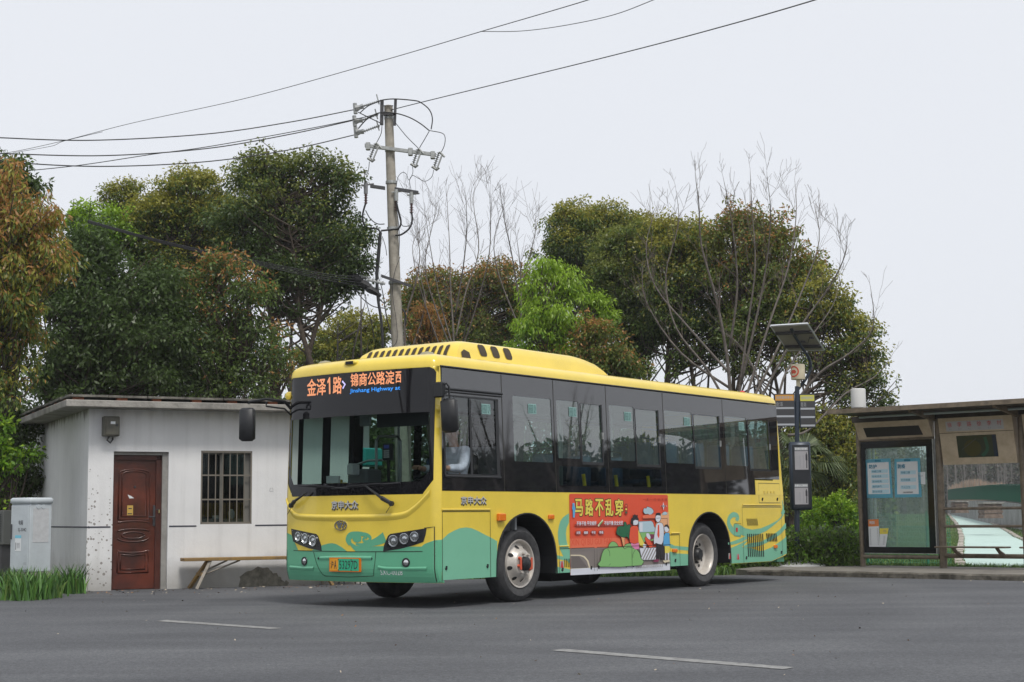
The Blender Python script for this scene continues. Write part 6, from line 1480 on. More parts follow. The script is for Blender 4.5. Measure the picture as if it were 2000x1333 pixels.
m = MB(); m.patch([(xa, zb2), (xb, zb2), (xb, zt2), (xa, zt2)], H2, off=.006, m=0)
for k, (ch, py_) in enumerate((('徐', 'Xu'), ('李', 'Li'), ('路', 'Lu'), ('徐', 'Xu'), ('李', 'Li'), ('村', 'Cun'))):
    x = xa + (xb - xa) * (.07 + .172 * k); m.text(ch, H2, x - .042, x + .042, zb2 + (zt2 - zb2) * .40, zb2 + (zt2 - zb2) * .92, off=.009, m=1, bold=.01); m.text(py_, H2, x - .025, x + .025, zb2 + (zt2 - zb2) * .12, zb2 + (zt2 - zb2) * .28, off=.009, m=2)
m.build('stop_name_plate', [mat('grey_white_plate', (.45, .45, .46), .5), mat('faded_red_letter', (.50, .13, .13), .6), INKG], h2)
a, b, c, d = q2(*Z9(1325, 575)), q2(*Z9(1720, 557)), q2(*Z9(1745, 778)), q2(*Z9(1345, 793)); m = MB()
X0, X1, Z0_, Z1_ = (a[0] + d[0]) / 2, (b[0] + c[0]) / 2, (c[1] + d[1]) / 2, (a[1] + b[1]) / 2
m.patch([(X0, Z0_), (X1, Z0_), (X1, Z1_), (X0, Z1_)], H2, off=.006, m=0); wdx = X1 - X0; hz = Z1_ - Z0_
m.patch(stroke([(X0 + wdx * .1, Z0_ + hz * .35), (X0 + wdx * .5, Z0_ + hz * .85)], .012, 1), H2, off=.008, m=3); m.patch(stroke([(X0 + wdx * .6, Z0_ + hz * .05), (X0 + wdx * .75, Z0_ + hz * .35), (X0 + wdx * .72, Z0_ + hz * .9)], .06, 5), H2, off=.009, m=1); m.patch([(X0 + wdx * .9, Z0_), (X1, Z0_), (X1, Z1_), (X0 + wdx * .9, Z1_)], H2, off=.010, m=2); m.patch(circle(X0 + wdx * .38, Z0_ + hz * .42, wdx * .22, 20, hz * .38), H2, off=.0075, m=4)
m.build('map_window', [mat('dark_map', (.035, .045, .03), .25), mat('map_green', (.03, .09, .06), .25), mat('map_navy', (.02, .03, .06), .25), INK, mat('map_olive', (.06, .055, .02), .25)], h2)
m = MB(); zs_ = zb2 - .035; m.patch([(1.66, zs_), (3.04, zs_), (3.04, zs_ + .008), (1.66, zs_ + .008)], H2, off=.004); m.build('joint', BRZD, h2)
h3 = header(3.22, 4.06, 1.915, 2.74, 0, 'stop_name_box')
m = MB()
for i in range(1, 3):
    x0, x1 = xs_p[i], xs_p[i + 1]
    for z in (1.135, .82): m.tube([(x0, .02, z), (x1, .02, z)], .026, 10)
    m.tube([(x0, .02, .30), (x1, .02, .30)], .042, 10)
m.build('back_rail', BRZ, shel)
for i in range(1, 3):
    x0, x1 = xs_p[i], xs_p[i + 1]; zS = .475
    m = MB(); 
    m.box(x0 - .0 + .02, x1 - .22, -.36, -.10, zS - .03, zS + .0, bev=.012); ss = m.build('seat', BRZ, shel)
    m = MB()
    for x in (x0 + .30, x1 - .45): m.tube([(x, -.20, zS - .02), (x + .02, -.12, zS - .10), (x + .08, 0.0, .30)], [.03, .034, .028], 6)
    m.build('bracket', BRZ, ss)
# roof
rx0, rx1, ry0, ry1 = -.45, 4.45, -1.15, .45
def rp(px, py): 
    p = SH.on(1, ry0, px, py); return float(p[0]), float(p[2])
zA_, zB_ = rp(1620, 803)[1], rp(2000, 779)[1]; print('roof front', rp(1620, 803), rp(2000, 779), rp(1620, 808))
zf = (zA_ + zB_) / 2; rx0 = rp(1620, 803)[0]
m = MB(); m.prism([(rx0, ry0, zf - .06), (rx0, ry0, zf), (rx0, ry1, 3.02), (rx0, ry1, 2.93), (rx0, .1, 2.88), (rx0, -.2, 2.86)], (rx1 - rx0, 0, 0)); rfs = m.build('roof', BRZD, shel)
m = MB(); m.box(rx0 - .012, rx1, ry0 - .03, ry0 - .001, zf - .07, zf + .012); m.box(rx0 - .03, rx0 - .001, ry0 - .03, ry1, zf - .06, zf + .008); m.build('roof_edge', BRZ, rfs)
m = MB(); m.prism([(-.08, -.15, 2.74), (-.08, -.15, 2.86), (-.08, .2, 2.88), (-.08, .2, 2.74)], (4.3, 0, 0)); m.build('roof_beam', BRZD, rfs)
for x in xs_p[1:]:
    m = MB(); m.prism([(x - .03, -.1, 2.70), (x - .03, ry0 + .1, zf - .10), (x - .03, ry0 + .1, zf - .062), (x - .03, -.1, 2.86)], (.06, 0, 0)); m.build('roof_bracket', BRZ, rfs)
m = MB(); m.tube([(.3, -.55, (zf + 2.86) / 2 - .08), (4.2, -.55, (zf + 2.86) / 2 - .08)], .022, 8); m.build('strip_light', mat('strip_light_grey', (.35, .42, .42), .4), rfs)
c = SH.on(1, -.5, 1677, 797); m = MB(); m.lathe([(.13, 0), (.135, .02), (.135, .34), (.12, .35), (0, .352)], (c[0], c[1], c[2]), 'z', 28); m.lathe([(.05, -.1), (.05, 0)], (c[0], c[1], c[2]), 'z', 10); m.build('roof_beacon', mat('white_plastic', (.72, .72, .70), .5), rfs, auto=40)

# ------------------------------------------------------------------ stop pole with solar panel
SY = gnd(1557, 1104, .10).y; s0 = gnd(1557, 1104, .10)
print('stop pole at', s0)
stp = thing('bus_stop_sign', 'dark blue bus stop pole with route boards, notice box, round beacon and solar panel', 'bus stop sign', loc=(s0.x, s0.y, .085))
def sl(px, py, dy=0.0): v = at(px, py, SY + dy); return v - Vector((s0.x, s0.y, .085))
k_ = SY / FPX
m = MB(); t_ = sl(1557, 755); m.tube([(0, 0, 0), (t_.x * .3, 0, t_.z * .35)], .052, 16); m.tube([(t_.x * .3, 0, t_.z * .35), (t_.x, 0, t_.z)], .044, 16); m.build('pole', NAVY, stp, auto=60)
m = MB(); m.lathe([(.62, -.01), (.5, .03), (.25, .075), (.12, .10), (.0, .10)], (0, 0, 0), 'z', 20); m.build('concrete_base', mat('pale_mortar', (.48, .48, .47), .95, var=.15, bump=.8, bs=12), stp, smooth=True)
for a in (.06, -.06): m = MB(); m.tube([(a, -.05, .1), (a, -.05, .2)], .012, 6); m.build('anchor_bolt', GALV, stp)
# notice box
bx = sl(1563, 930); m = MB(); hw_, hh_ = 20 * k_, 66 * k_
m.box(bx.x - hw_, bx.x + hw_, -.10, .10, bx.z - hh_, bx.z + hh_, bev=.025); nb = m.build('notice_box', NAVY, stp, auto=50)
WBP = mat('box_poster', (.36, .35, .37), .5)
m = MB(); m.box(bx.x - hw_ + .04, bx.x + hw_ - .03, -.106, -.1, bx.z - hh_ + .05, bx.z + hh_ - .06); m.build('inner_panel', mat('box_inner', (.012, .014, .018), .3), nb)
BXF = lambda x, z, o=0: (x, -.107 - o, z)
for (cy, hgt) in ((900, 36), (979 - 9.5, 32)):
    c = sl(1563.5, cy); m = MB(); hx_ = 13 * k_; hz_ = hgt / 2 * k_; m.patch([(c.x - hx_, c.z - hz_), (c.x + hx_, c.z - hz_), (c.x + hx_, c.z + hz_), (c.x - hx_, c.z + hz_)], BXF, off=.0)
    m.patch([(c.x - hx_, c.z + hz_ + .01), (c.x + hx_, c.z + hz_ + .01), (c.x + hx_, c.z + hz_ + .075), (c.x - hx_, c.z + hz_ + .075)], BXF, m=2)
    m.text('敬老爱老文明交通行' if cy < 950 else '敬爱老人文明乘车', BXF, c.x - hx_ + .01, c.x + hx_ - .01, c.z + hz_ + .022, c.z + hz_ + .062, off=.001, m=3, bold=.02)
    for j, xx in enumerate((-.02, .02, .06)): m.patch(stroke([(c.x + xx * 1.6 - .0, c.z - hz_ * .85), (c.x + xx * 1.6 + .004, c.z + hz_ * .1), (c.x + xx * 1.6, c.z + hz_ * (.5 + .1 * j))], .018 if j == 2 else .008, 1), BXF, off=.001, m=1 if j == 2 else 4); 
    m.patch(circle(c.x + .096, c.z + hz_ * .78, .009, 10, .014), BXF, off=.001, m=1); m.patch(stroke([(c.x + .096, c.z + hz_ * .65), (c.x + .096, c.z)], .035, 1), BXF, off=.0015, m=1)
    for j in range(5): m.patch(stroke([(c.x - hx_ * .8 + j * .02, c.z - hz_ * .6), (c.x - hx_ * .8 + j * .02, c.z + hz_ * .5)], .003, 1), BXF, off=.001, m=4)
    m.build('poster', [WBP, INK, INKG, PAPER, INKG], nb)
# route boards
def board(x0, x1, y0, y1, topmat, title, big, yaw=0):
    a = sl(x0, y1); b = sl(x1, y0); m = MB(); m.box(a.x, b.x, -.03, .03, a.z, b.z, bev=.006); o = m.build('route_board', NAVY, stp)
    BF = lambda x, z, o_=0: (x, -.031 - o_, z); W_ = b.x - a.x; H_ = b.z - a.z; m = MB(); 
    R_ = lambda u0, v0, u1, v1, mi, k: m.patch([(a.x + W_ * u0, b.z - H_ * v1), (a.x + W_ * u1, b.z - H_ * v1), (a.x + W_ * u1, b.z - H_ * v0), (a.x + W_ * u0, b.z - H_ * v0)], BF, off=.001 * k, m=mi)
    R_(.04, .02, .96, .98, 1, 0); R_(.05, .03, .95, .21, 0, 1); 
    for v in (.41, .66, .91): R_(.05, v, .95, v + .055, 2, 1)
    m.text(title, BF, a.x + W_ * .10, a.x + W_ * .88, b.z - H_ * .165, b.z - H_ * .07, off=.002, m=2, bold=.01)
    m.text(big, BF, a.x + W_ * .07, a.x + W_ * .42, b.z - H_ * .385, b.z - H_ * .245, off=.002, m=3, bold=.0)
    m.build('route_sheet', [topmat, mat('board_charcoal', (.045, .045, .048), .4), mat('board_grey', (.38, .40, .43), .5), mat('board_text', (.30, .31, .32), .5)], o)
board(1513, 1551.5, 769.5, 834, mat('board_orange', (.62, .30, .05), .45), '徐李路徐李村', '金泽')
board(1562.5, 1591, 770, 836, mat('board_lime', (.55, .52, .08), .45), '徐李路徐李村', '青商')
# beacon drum
c = sl(1558.5, 727); m = MB(); rB = 13.7 * k_; hB = 15 * k_; m.lathe([(rB * .96, -hB), (rB, -hB + .01), (rB, hB - .015), (rB * .94, hB), (0, hB + .004)], tuple(c), 'z', 32); bc = m.build('beacon', CREAM, stp, auto=45)
m = MB(); m.lathe([(.04, 0), (.04, .14)], (c.x - .0, 0, c.z - hB - .14), 'z', 14); m.build('beacon_neck', CREAM, stp)
def CY(a, z, o=0): return (c.x + (rB + .003 + o) * math.sin(a), c.y - (rB + .003 + o) * math.cos(a), c.z + z)
m = MB(); a0 = -.85; rr2 = 11 * k_ / rB
m.patch(circle(a0, 0, rr2, 30, 11 * k_), CY, holes=[circle(a0, 0, rr2 * .76, 30, 11 * k_ * .76)], grid=.12)
m.patch(stroke([(a0 - rr2 * .5, -.02), (a0 - rr2 * .35, .02), (a0 + rr2 * .35, .02), (a0 + rr2 * .5, -.02), (a0 - rr2 * .5, -.02)], .025, 1), CY, grid=.1, off=.001); m.patch([(a0 - rr2 * .55, -.01), (a0 + rr2 * .55, -.01), (a0 + rr2 * .5, .012), (a0 - rr2 * .5, .012)], CY, grid=.1, off=.0015)
m.patch(circle(a0 - .2, -.03, .06, 10, .014), CY, off=.001); m.patch(circle(a0 + .2, -.03, .06, 10, .014), CY, off=.001)
m.build('bus_symbol', mat('signal_red', (.62, .07, .03), .5), bc)
# curved arm and panel
m = MB(); Z5b = lambda x, y: (1480 + x / 5.125, 600 + y / 5.125)
pts = [sl(*Z5b(400, 830), .05), sl(*Z5b(440, 775), .06), sl(*Z5b(500, 690), .06), sl(*Z5b(530, 600), .05), sl(*Z5b(505, 500), -.05), sl(*Z5b(440, 405), -.2), sl(*Z5b(370, 290), -.42), sl(*Z5b(335, 215), -.62)]
m.tube([Vector(p) for p in spline([tuple(p) for p in pts], 6)], .030, 10); m.build('panel_arm', NAVY, stp, auto=60)
# solar panel: tilted rectangle seen from below; front edge toward the camera is higher
c4 = [sl(*Z5b(130, 195), -.72), sl(*Z5b(500, 172), -.72), sl(*Z5b(665, 433), .12), sl(*Z5b(300, 437), .12)]
nrm = (c4[1] - c4[0]).cross(c4[3] - c4[0]).normalized(); nrm = nrm if nrm.z > 0 else -nrm
m = MB(); m.prism([tuple(p) for p in c4], tuple(nrm * .03)); m.build('solar_panel', mat('panel_back', (.30, .29, .265), .5, var=.08), stp)
sol = [o for o in stp.children if o.name.startswith('solar_panel')][0]
m = MB()
for i in range(4): m.tube([c4[i] + nrm * .012, c4[(i + 1) % 4] + nrm * .012], .022, 4)
m.build('panel_frame', mat('aluminium_edge', (.55, .57, .60), .4, metal=.4), sol)
lerp = lambda a, b, t: a + (b - a) * t
m = MB()
for t in (.25, .80): m.tube([lerp(c4[0], c4[3], t) - nrm * .025, lerp(c4[1], c4[2], t) - nrm * .025], .034, 4)
m.islands('panel_rail', IRON, sol)
m = MB()
for u, v in ((.58, .62), (.88, .48)):
    p = lerp(lerp(c4[0], c4[1], u), lerp(c4[3], c4[2], u), v) - nrm * .02; m.box(p.x - .04, p.x + .04, p.y - .03, p.y + .03, p.z - .02, p.z + .01)
m.build('junction_box', INK, sol)
m = MB(); u = [lerp(lerp(c4[0], c4[1], a), lerp(c4[3], c4[2], a), b) - nrm * .03 for a, b in ((.6, .62), (.7, .66), (.8, .5), (.88, .48))]; m.tube(u, .006, 5); m.build('panel_cable', WIRE, sol)
m = MB(); m.prism([tuple(p + nrm * .031) for p in [lerp(c4[i], c4[(i + 2) % 4], .03) for i in range(4)]], tuple(nrm * .002)); m.build('solar_cells', mat('solar_cells', (.01, .015, .04), .1), sol)
# ------------------------------------------------------------------ foliage
def leafmat(name, col, trans=.42):
    m = bpy.data.materials.new(name); m.use_nodes = True; t = m.node_tree; t.nodes.clear(); N = t.nodes.new
    o = N('ShaderNodeOutputMaterial'); d = N('ShaderNodeBsdfDiffuse'); tr = N('ShaderNodeBsdfTranslucent'); g = N('ShaderNodeBsdfGlossy'); m1 = N('ShaderNodeMixShader'); m2 = N('ShaderNodeMixShader')
    geo = N('ShaderNodeNewGeometry'); r = N('ShaderNodeValToRGB')      # every leaf its own shade
    r.color_ramp.elements[0].color = tuple(c * .74 for c in col) + (1,); r.color_ramp.elements[1].color = tuple(min(1, c * 1.28) for c in col) + (1,)
    t.links.new(geo.outputs['Random Per Island'], r.inputs[0])
    t.links.new(r.outputs[0], d.inputs[0]); t.links.new(r.outputs[0], tr.inputs[0]); g.inputs['Roughness'].default_value = .38; g.inputs[0].default_value = (1, 1, 1, 1)
    m1.inputs[0].default_value = trans; m2.inputs[0].default_value = .022
    t.links.new(d.outputs[0], m1.inputs[1]); t.links.new(tr.outputs[0], m1.inputs[2]); t.links.new(m1.outputs[0], m2.inputs[1]); t.links.new(g.outputs[0], m2.inputs[2]); t.links.new(m2.outputs[0], o.inputs[0])
    return m
LD = leafmat('leaf_dark_green', (0.058, 0.090, 0.024)); LM = leafmat('leaf_green', (0.127, 0.191, 0.043)); LO = leafmat('leaf_olive', (0.190, 0.220, 0.045))
LR = leafmat('leaf_rust', (0.403, 0.213, 0.067)); LL = leafmat('leaf_lime', (0.269, 0.414, 0.034), .4); LLD = leafmat('leaf_lime_deep', (0.134, 0.269, 0.022), .4)
LG = leafmat('leaf_glossy_green', (0.082, 0.132, 0.036)); LY = leafmat('leaf_yellow_olive', (0.310, 0.300, 0.050)); LW = leafmat('leaf_grey_green', (0.152, 0.203, 0.127))
BRK = mat('bark_brown', (.085, .065, .05), .95, var=.35, vs=12, bump=.6, bs=30); BRKG = mat('bark_pale_grey', (.15, .13, .115), .9, var=.35, vs=8, bump=.4, bs=30); TWIG = mat('twig_grey_brown', (.13, .105, .09), .9)
def unit(r, n):
    v = r.normal(0, 1, (n, 3)); return v / np.linalg.norm(v, axis=1)[:, None]
def leaf_quads(pos, axis, r, ln, wd):
    n = len(pos); axis = axis / (np.linalg.norm(axis, axis=1)[:, None] + 1e-9)
    rnd = unit(r, n); sd = np.cross(axis, rnd); sd /= (np.linalg.norm(sd, axis=1)[:, None] + 1e-9)
    l = (ln * r.uniform(.65, 1.25, n))[:, None]; w_ = (wd * r.uniform(.7, 1.2, n))[:, None]
    nr = np.cross(sd, axis)
    a = pos; b = pos + axis * l * .45 + sd * w_ * .5 + nr * w_ * .15; c = pos + axis * l; d = pos + axis * l * .45 - sd * w_ * .5 + nr * w_ * .15
    return np.stack([a, b, c, d], 1).reshape(-1, 3)
def tree(name, label, Y, blobs, mats, probs, leaf=(.11, .05), dens=1.0, base=None, bark=None, seed=1, group=None, cat='tree', depth=.9, sub=.42, tip=None, trunks=1, droop=.5, upper=.5, stemr=.07, zbase=None, lowstart=.45):
    """blobs: (photo x, photo y, radius in photo px[, squash]) at distance Y; mats: [inside, body, new growth]"""
    r = np.random.default_rng(seed); k = Y / FPX
    C = []; 
    for b in blobs:
        p = at(b[0], b[1], Y + r.uniform(-.5, .5) * b[2] * k * .8); C.append((np.array(p), b[2] * k * 1.16, b[3] if len(b) > 3 else .92))
    bx = at(base if base else np.mean([b[0] for b in blobs]), 1000, Y); bz = gz(bx.x, Y) - .05; o0 = Vector((bx.x, Y, bz))
    root = thing(name, label, cat, loc=tuple(o0), group=group)
    pos = []; ax = []; idx = []; subs = []
    zmin = min(c[0][2] - c[1] for c in C); zmax = max(c[0][2] + c[1] for c in C)
    for (c, R0, sq) in C:
        ns = max(5, int(7.0 * (R0 / sub) ** 2)); v = unit(r, ns) * (r.uniform(0, 1, ns) ** .42 * r.choice([1, 1, 1, 1.14, 1.28], ns))[:, None] * np.array([1, depth, sq])
        sc = c + v * (R0 - sub * .45)
        nx = ns // 2; v2 = unit(r, nx) * np.array([1, depth, sq]); v = np.concatenate([v, v2]); sc = np.concatenate([sc, c + v2 * R0 * r.uniform(.85, 1.32, nx)[:, None]])
        for q_, (s_, vv) in enumerate(zip(sc, v)):
            rs = sub * (r.uniform(.42, 1.1) if q_ < ns else r.uniform(.22, .5)); subs.append((s_, rs))
            n = int(300 * dens * (rs / .42) ** 2 * (.11 / leaf[0]) ** 1.5 * r.uniform(.55, 1.2))
            d = unit(r, n); rad = r.uniform(.1, 1, n) ** .6; el = np.array([r.uniform(.8, 1.35), r.uniform(.8, 1.3), r.uniform(.55, .9)])
            pp = s_ + d * (rad * rs)[:, None] * el; pos.append(pp)
            ax.append(d * .6 + r.normal(0, .5, (n, 3)) + np.array([0, 0, -droop]))
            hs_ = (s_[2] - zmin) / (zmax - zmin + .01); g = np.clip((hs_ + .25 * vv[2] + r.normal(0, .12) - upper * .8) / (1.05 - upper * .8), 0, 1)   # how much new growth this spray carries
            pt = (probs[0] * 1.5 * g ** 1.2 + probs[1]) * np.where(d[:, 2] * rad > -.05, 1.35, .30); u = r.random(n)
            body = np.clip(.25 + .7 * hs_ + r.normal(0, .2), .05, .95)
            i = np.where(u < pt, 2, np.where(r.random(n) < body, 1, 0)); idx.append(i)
    pos = np.concatenate(pos); ax = np.concatenate(ax); idx = np.concatenate(idx)
    V = leaf_quads(pos - np.array(o0), ax, r, leaf[0], leaf[1])
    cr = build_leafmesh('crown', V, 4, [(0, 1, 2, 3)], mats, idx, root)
    # trunk and limbs reach every clump
    m = MB(); bk = bark or BRK; o = np.array(o0)
    for t in range(trunks):
        off = np.array([(t - (trunks - 1) / 2) * .35 * (1 + r.uniform(0, .5)), r.uniform(-.3, .3), 0]) if trunks > 1 else np.zeros(3)
        topc = C[(t * 7) % len(C)] if trunks > 1 else max(C, key=lambda c: c[0][2]); top = topc[0] - o + np.array([0, 0, topc[1] * .5])
        n = 7; P_ = [off + (top - off) * (i / n) ** 1.0 + (np.array([r.normal(0, .10), r.normal(0, .10), 0]) if 0 < i < n else 0) - np.array([(top[0] - off[0]), (top[1] - off[1]), 0]) * (i / n) * (1 - i / n) * .6 for i in range(n + 1)]
        m.tube(P_, [stemr * (1.25 - 1.1 * i / n) for i in range(n + 1)], 7)
        mine = [s_ for j, s_ in enumerate(subs) if j % trunks == t]
        for (s_, rs) in mine:
            e = s_ - o; zs_ = max(P_[1][2], min(e[2] - .3 - r.random() * .8, P_[-1][2])); f = np.clip((zs_ - P_[0][2]) / (P_[-1][2] - P_[0][2] + 1e-6), 0, 1) * n; i0 = min(n - 1, int(f)); st = P_[i0] + (P_[i0 + 1] - P_[i0]) * (f - i0)
            mid = (st + e) / 2 + np.array([r.normal(0, .08), r.normal(0, .08), -.12]); m.tube([st, mid, e], [stemr * .32, stemr * .2, .006], 4, cap=False)
    m.build('trunk', bk, root, smooth=True)
    return root
T = 'camphor tree'
# left of the pole
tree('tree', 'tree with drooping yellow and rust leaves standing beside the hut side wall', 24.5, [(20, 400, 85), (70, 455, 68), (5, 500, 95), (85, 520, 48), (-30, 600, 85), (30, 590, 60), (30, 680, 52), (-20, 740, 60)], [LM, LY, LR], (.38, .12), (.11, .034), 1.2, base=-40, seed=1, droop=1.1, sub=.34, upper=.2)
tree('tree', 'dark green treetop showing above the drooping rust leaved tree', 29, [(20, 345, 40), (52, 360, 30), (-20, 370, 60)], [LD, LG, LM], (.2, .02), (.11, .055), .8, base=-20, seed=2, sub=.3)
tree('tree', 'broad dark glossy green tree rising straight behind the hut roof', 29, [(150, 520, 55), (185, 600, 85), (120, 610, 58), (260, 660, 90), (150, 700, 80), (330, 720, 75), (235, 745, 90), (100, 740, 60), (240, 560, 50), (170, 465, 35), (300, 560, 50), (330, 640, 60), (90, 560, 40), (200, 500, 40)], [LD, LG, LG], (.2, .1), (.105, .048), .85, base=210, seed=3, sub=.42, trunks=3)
tree('tree', 'small lime topped tree between the rust leaved tree and the yellow-olive crown', 35, [(160, 425, 28), (205, 440, 42), (225, 470, 40), (170, 470, 40)], [LM, LLD, LL], (1.2, .25), (.09, .045), .9, base=190, seed=4, sub=.3)
tree('tree', 'thin pale olive treetop poking out beside the yellow-olive crown', 38, [(232, 385, 34), (262, 410, 35), (258, 372, 18), (215, 372, 16), (262, 360, 15)], [LM, LO, LY], (.6, .15), (.09, .04), .55, base=240, seed=5, sub=.28)
tree('tree', 'yellow-olive rounded tree next to the tall dark tree, behind the hut', 36, [(375, 365, 58), (330, 400, 50), (290, 430, 52), (400, 420, 55), (350, 450, 75), (280, 490, 55), (420, 480, 50), (350, 530, 60), (440, 400, 34), (300, 560, 50), (250, 450, 40)], [LD, LM, LY], (1.0, .18), (.088, .042), 1.0, base=360, seed=6, sub=.40, trunks=2)
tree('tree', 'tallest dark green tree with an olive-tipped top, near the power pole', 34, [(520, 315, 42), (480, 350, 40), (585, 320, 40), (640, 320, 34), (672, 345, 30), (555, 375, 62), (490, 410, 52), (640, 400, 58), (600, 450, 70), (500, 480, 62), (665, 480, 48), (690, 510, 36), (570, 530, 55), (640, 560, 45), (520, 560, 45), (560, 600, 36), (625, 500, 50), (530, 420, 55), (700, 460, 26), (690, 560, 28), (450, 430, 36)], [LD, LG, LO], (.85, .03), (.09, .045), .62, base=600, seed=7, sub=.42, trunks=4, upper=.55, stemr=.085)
tree('tree', 'mid green shrubby tree with a brown top in front of the tall dark tree', 29.5, [(440, 520, 42), (400, 560, 60), (470, 570, 48), (355, 620, 60), (430, 660, 75), (370, 720, 70), (500, 640, 40), (480, 730, 55), (530, 700, 35), (420, 762, 60)], [LD, LM, LR], (.35, .01), (.095, .04), .60, base=440, seed=8, sub=.38, trunks=3, upper=.72)
tree('tree', 'loose brown twigged bush just above the bus front corner', 31, [(535, 640, 22), (548, 690, 25), (520, 735, 35), (560, 730, 25)], [LM, LO, LR], (.6, .2), (.09, .04), .35, base=545, seed=9, sub=.3, cat='bush')
tree('tree', 'small yellow-green tree low between the dark tree and the pole', 40, [(640, 660, 42), (690, 640, 40), (720, 680, 45), (610, 700, 35), (665, 700, 50), (745, 640, 25)], [LM, LO, LY], (.9, .25), (.09, .045), .9, base=680, seed=10, sub=.36)
# right of the pole
tree('tree', 'olive brown tree behind the bare trees beyond the power pole', 42, [(825, 570, 42), (870, 580, 48), (930, 560, 50), (985, 545, 48), (1010, 580, 40), (960, 620, 60), (880, 640, 60), (820, 640, 50), (1000, 660, 60), (915, 690, 60), (800, 600, 34), (850, 545, 30), (1040, 610, 40)], [LM, LO, LR], (.28, .06), (.09, .045), .7, base=920, seed=11, sub=.45, trunks=3, upper=.35)
tree('tree', 'reddish young bush low behind the bus roof beside the pole', 36, [(835, 620, 30), (850, 655, 32), (815, 660, 24), (870, 690, 28)], [LO, LR, LR], (.8, .4), (.11, .04), .5, base=840, seed=12, sub=.3, cat='bush')
tree('tree', 'bright lime green tree with a drooping crown above the bus roof', 33, [(1075, 530, 36), (1055, 575, 38), (1100, 560, 34), (1070, 620, 48), (1040, 640, 38), (1110, 640, 30), (1060, 690, 52), (1010, 690, 30)], [LLD, LL, LL], (.5, .5), (.12, .032), 1.0, base=1075, seed=13, sub=.34, droop=1.2)
tree('tree', 'small lime green treetop beside the taller bright lime tree', 35, [(1165, 600, 30), (1188, 625, 26), (1150, 585, 20)], [LLD, LL, LL], (.5, .5), (.11, .035), .9, base=1170, seed=14, sub=.3, droop=1)
tree('tree', 'dense dark olive camphor crown behind the lime tree', 42, [(1100, 440, 40), (1140, 430, 40), (1185, 440, 42), (1225, 455, 32), (1110, 490, 50), (1170, 500, 60), (1220, 520, 40), (1140, 560, 50), (1255, 440, 22)], [LD, LM, LY], (.65, .05), (.088, .044), 1.1, base=1160, seed=15, sub=.46, trunks=2)
tree('tree', 'mid green tree crown between the dark camphor and the olive topped tree', 38, [(1200, 480, 38), (1240, 500, 55), (1190, 540, 48), (1250, 570, 60), (1200, 620, 55), (1270, 640, 50), (1230, 690, 50)], [LD, LM, LO], (.7, .12), (.088, .044), 1.05, base=1235, seed=16, sub=.42, trunks=3)
tree('tree', 'yellow topped tree behind the outer limbs of the large grey bare tree', 37, [(1305, 450, 42), (1350, 455, 38), (1290, 500, 50), (1370, 510, 55), (1320, 560, 60), (1400, 580, 50), (1350, 640, 50), (1290, 620, 40), (1330, 500, 60), (1400, 500, 45), (1420, 640, 40), (1300, 560, 55), (1345, 700, 34), (1400, 690, 30)], [LD, LM, LY], (.9, .08), (.088, .044), .72, base=1340, seed=17, sub=.42, trunks=3)
tree('tree', 'rust topped tree right behind the fork of the large grey bare tree', 36, [(1430, 430, 32), (1460, 450, 42), (1520, 470, 42), (1480, 510, 60), (1430, 540, 50), (1550, 540, 50), (1500, 590, 65), (1450, 640, 50), (1560, 620, 45), (1480, 450, 50), (1530, 590, 50), (1400, 460, 30), (1580, 520, 34), (1455, 705, 32), (1525, 670, 34)], [LM, LO, LR], (.26, .02), (.09, .045), .7, base=1490, seed=18, sub=.42, trunks=4, upper=.5)
tree('tree', 'wide green tree whose crown reaches down toward the shelter roof', 35, [(1600, 560, 42), (1580, 620, 45), (1640, 600, 42), (1650, 650, 45), (1690, 640, 32), (1620, 700, 45), (1690, 700, 38), (1700, 750, 36), (1650, 760, 35), (1715, 790, 28), (1560, 700, 35)], [LD, LM, LY], (.9, .16), (.088, .044), .6, base=1560, seed=19, sub=.38, trunks=2, upper=.3)
tree('tree', 'orange tipped olive bush behind the rear half of the bus roof', 33, [(1160, 640, 36), (1130, 680, 40), (1190, 690, 42), (1150, 725, 45), (1230, 725, 35), (1090, 710, 35)], [LM, LO, LR], (.45, .08), (.09, .04), .95, base=1160, seed=20, sub=.36, upper=.4)
tree('tree', 'olive bush with hanging branches behind the stop sign', 35, [(1580, 830, 40), (1640, 840, 45), (1600, 900, 50), (1655, 900, 45), (1560, 950, 40), (1640, 960, 45)], [LM, LO, LY], (.6, .25), (.09, .045), .9, base=1610, seed=21, sub=.4, trunks=2)
tree('shrub', 'bright green rounded shrub between the stop sign and the shelter', 31.5, [(1610, 1010, 34), (1650, 1000, 28), (1635, 985, 20), (1640, 1040, 45), (1590, 1040, 30), (1675, 1035, 25)], [LLD, LLD, LL], (.6, .15), (.085, .035), 1.3, base=1630, seed=22, sub=.26, cat='shrub', droop=-.2)
tree('shrub', 'dark leafy weeds at the foot of the bus stop pole', 30.2, [(1590, 1075, 28), (1630, 1075, 32), (1665, 1080, 26), (1550, 1080, 24), (1610, 1055, 22), (1650, 1055, 24), (1520, 1085, 18)], [LD, LM, LW], (.5, .12), (.10, .045), 1.1, base=1610, seed=23, sub=.24, cat='weeds', droop=0)
tree('shrub', 'leafy light green bush behind the pale electrical cabinet', 24.2, [(-4, 870, 26), (8, 920, 26), (-10, 960, 35), (28, 905, 16), (0, 830, 18), (-16, 1010, 30), (45, 892, 9), (62, 888, 7)], [LD, LLD, LL], (.25, .08), (.085, .045), .7, base=0, seed=24, sub=.24, cat='bush')
tree('shrub', 'shaded dark bush standing against the hut side wall', 27.5, [(10, 800, 45), (45, 840, 35), (-20, 880, 60), (30, 940, 50), (0, 1010, 60)], [LD, LD, LG], (.2, .05), (.088, .044), .9, base=10, seed=25, sub=.36, cat='bush')
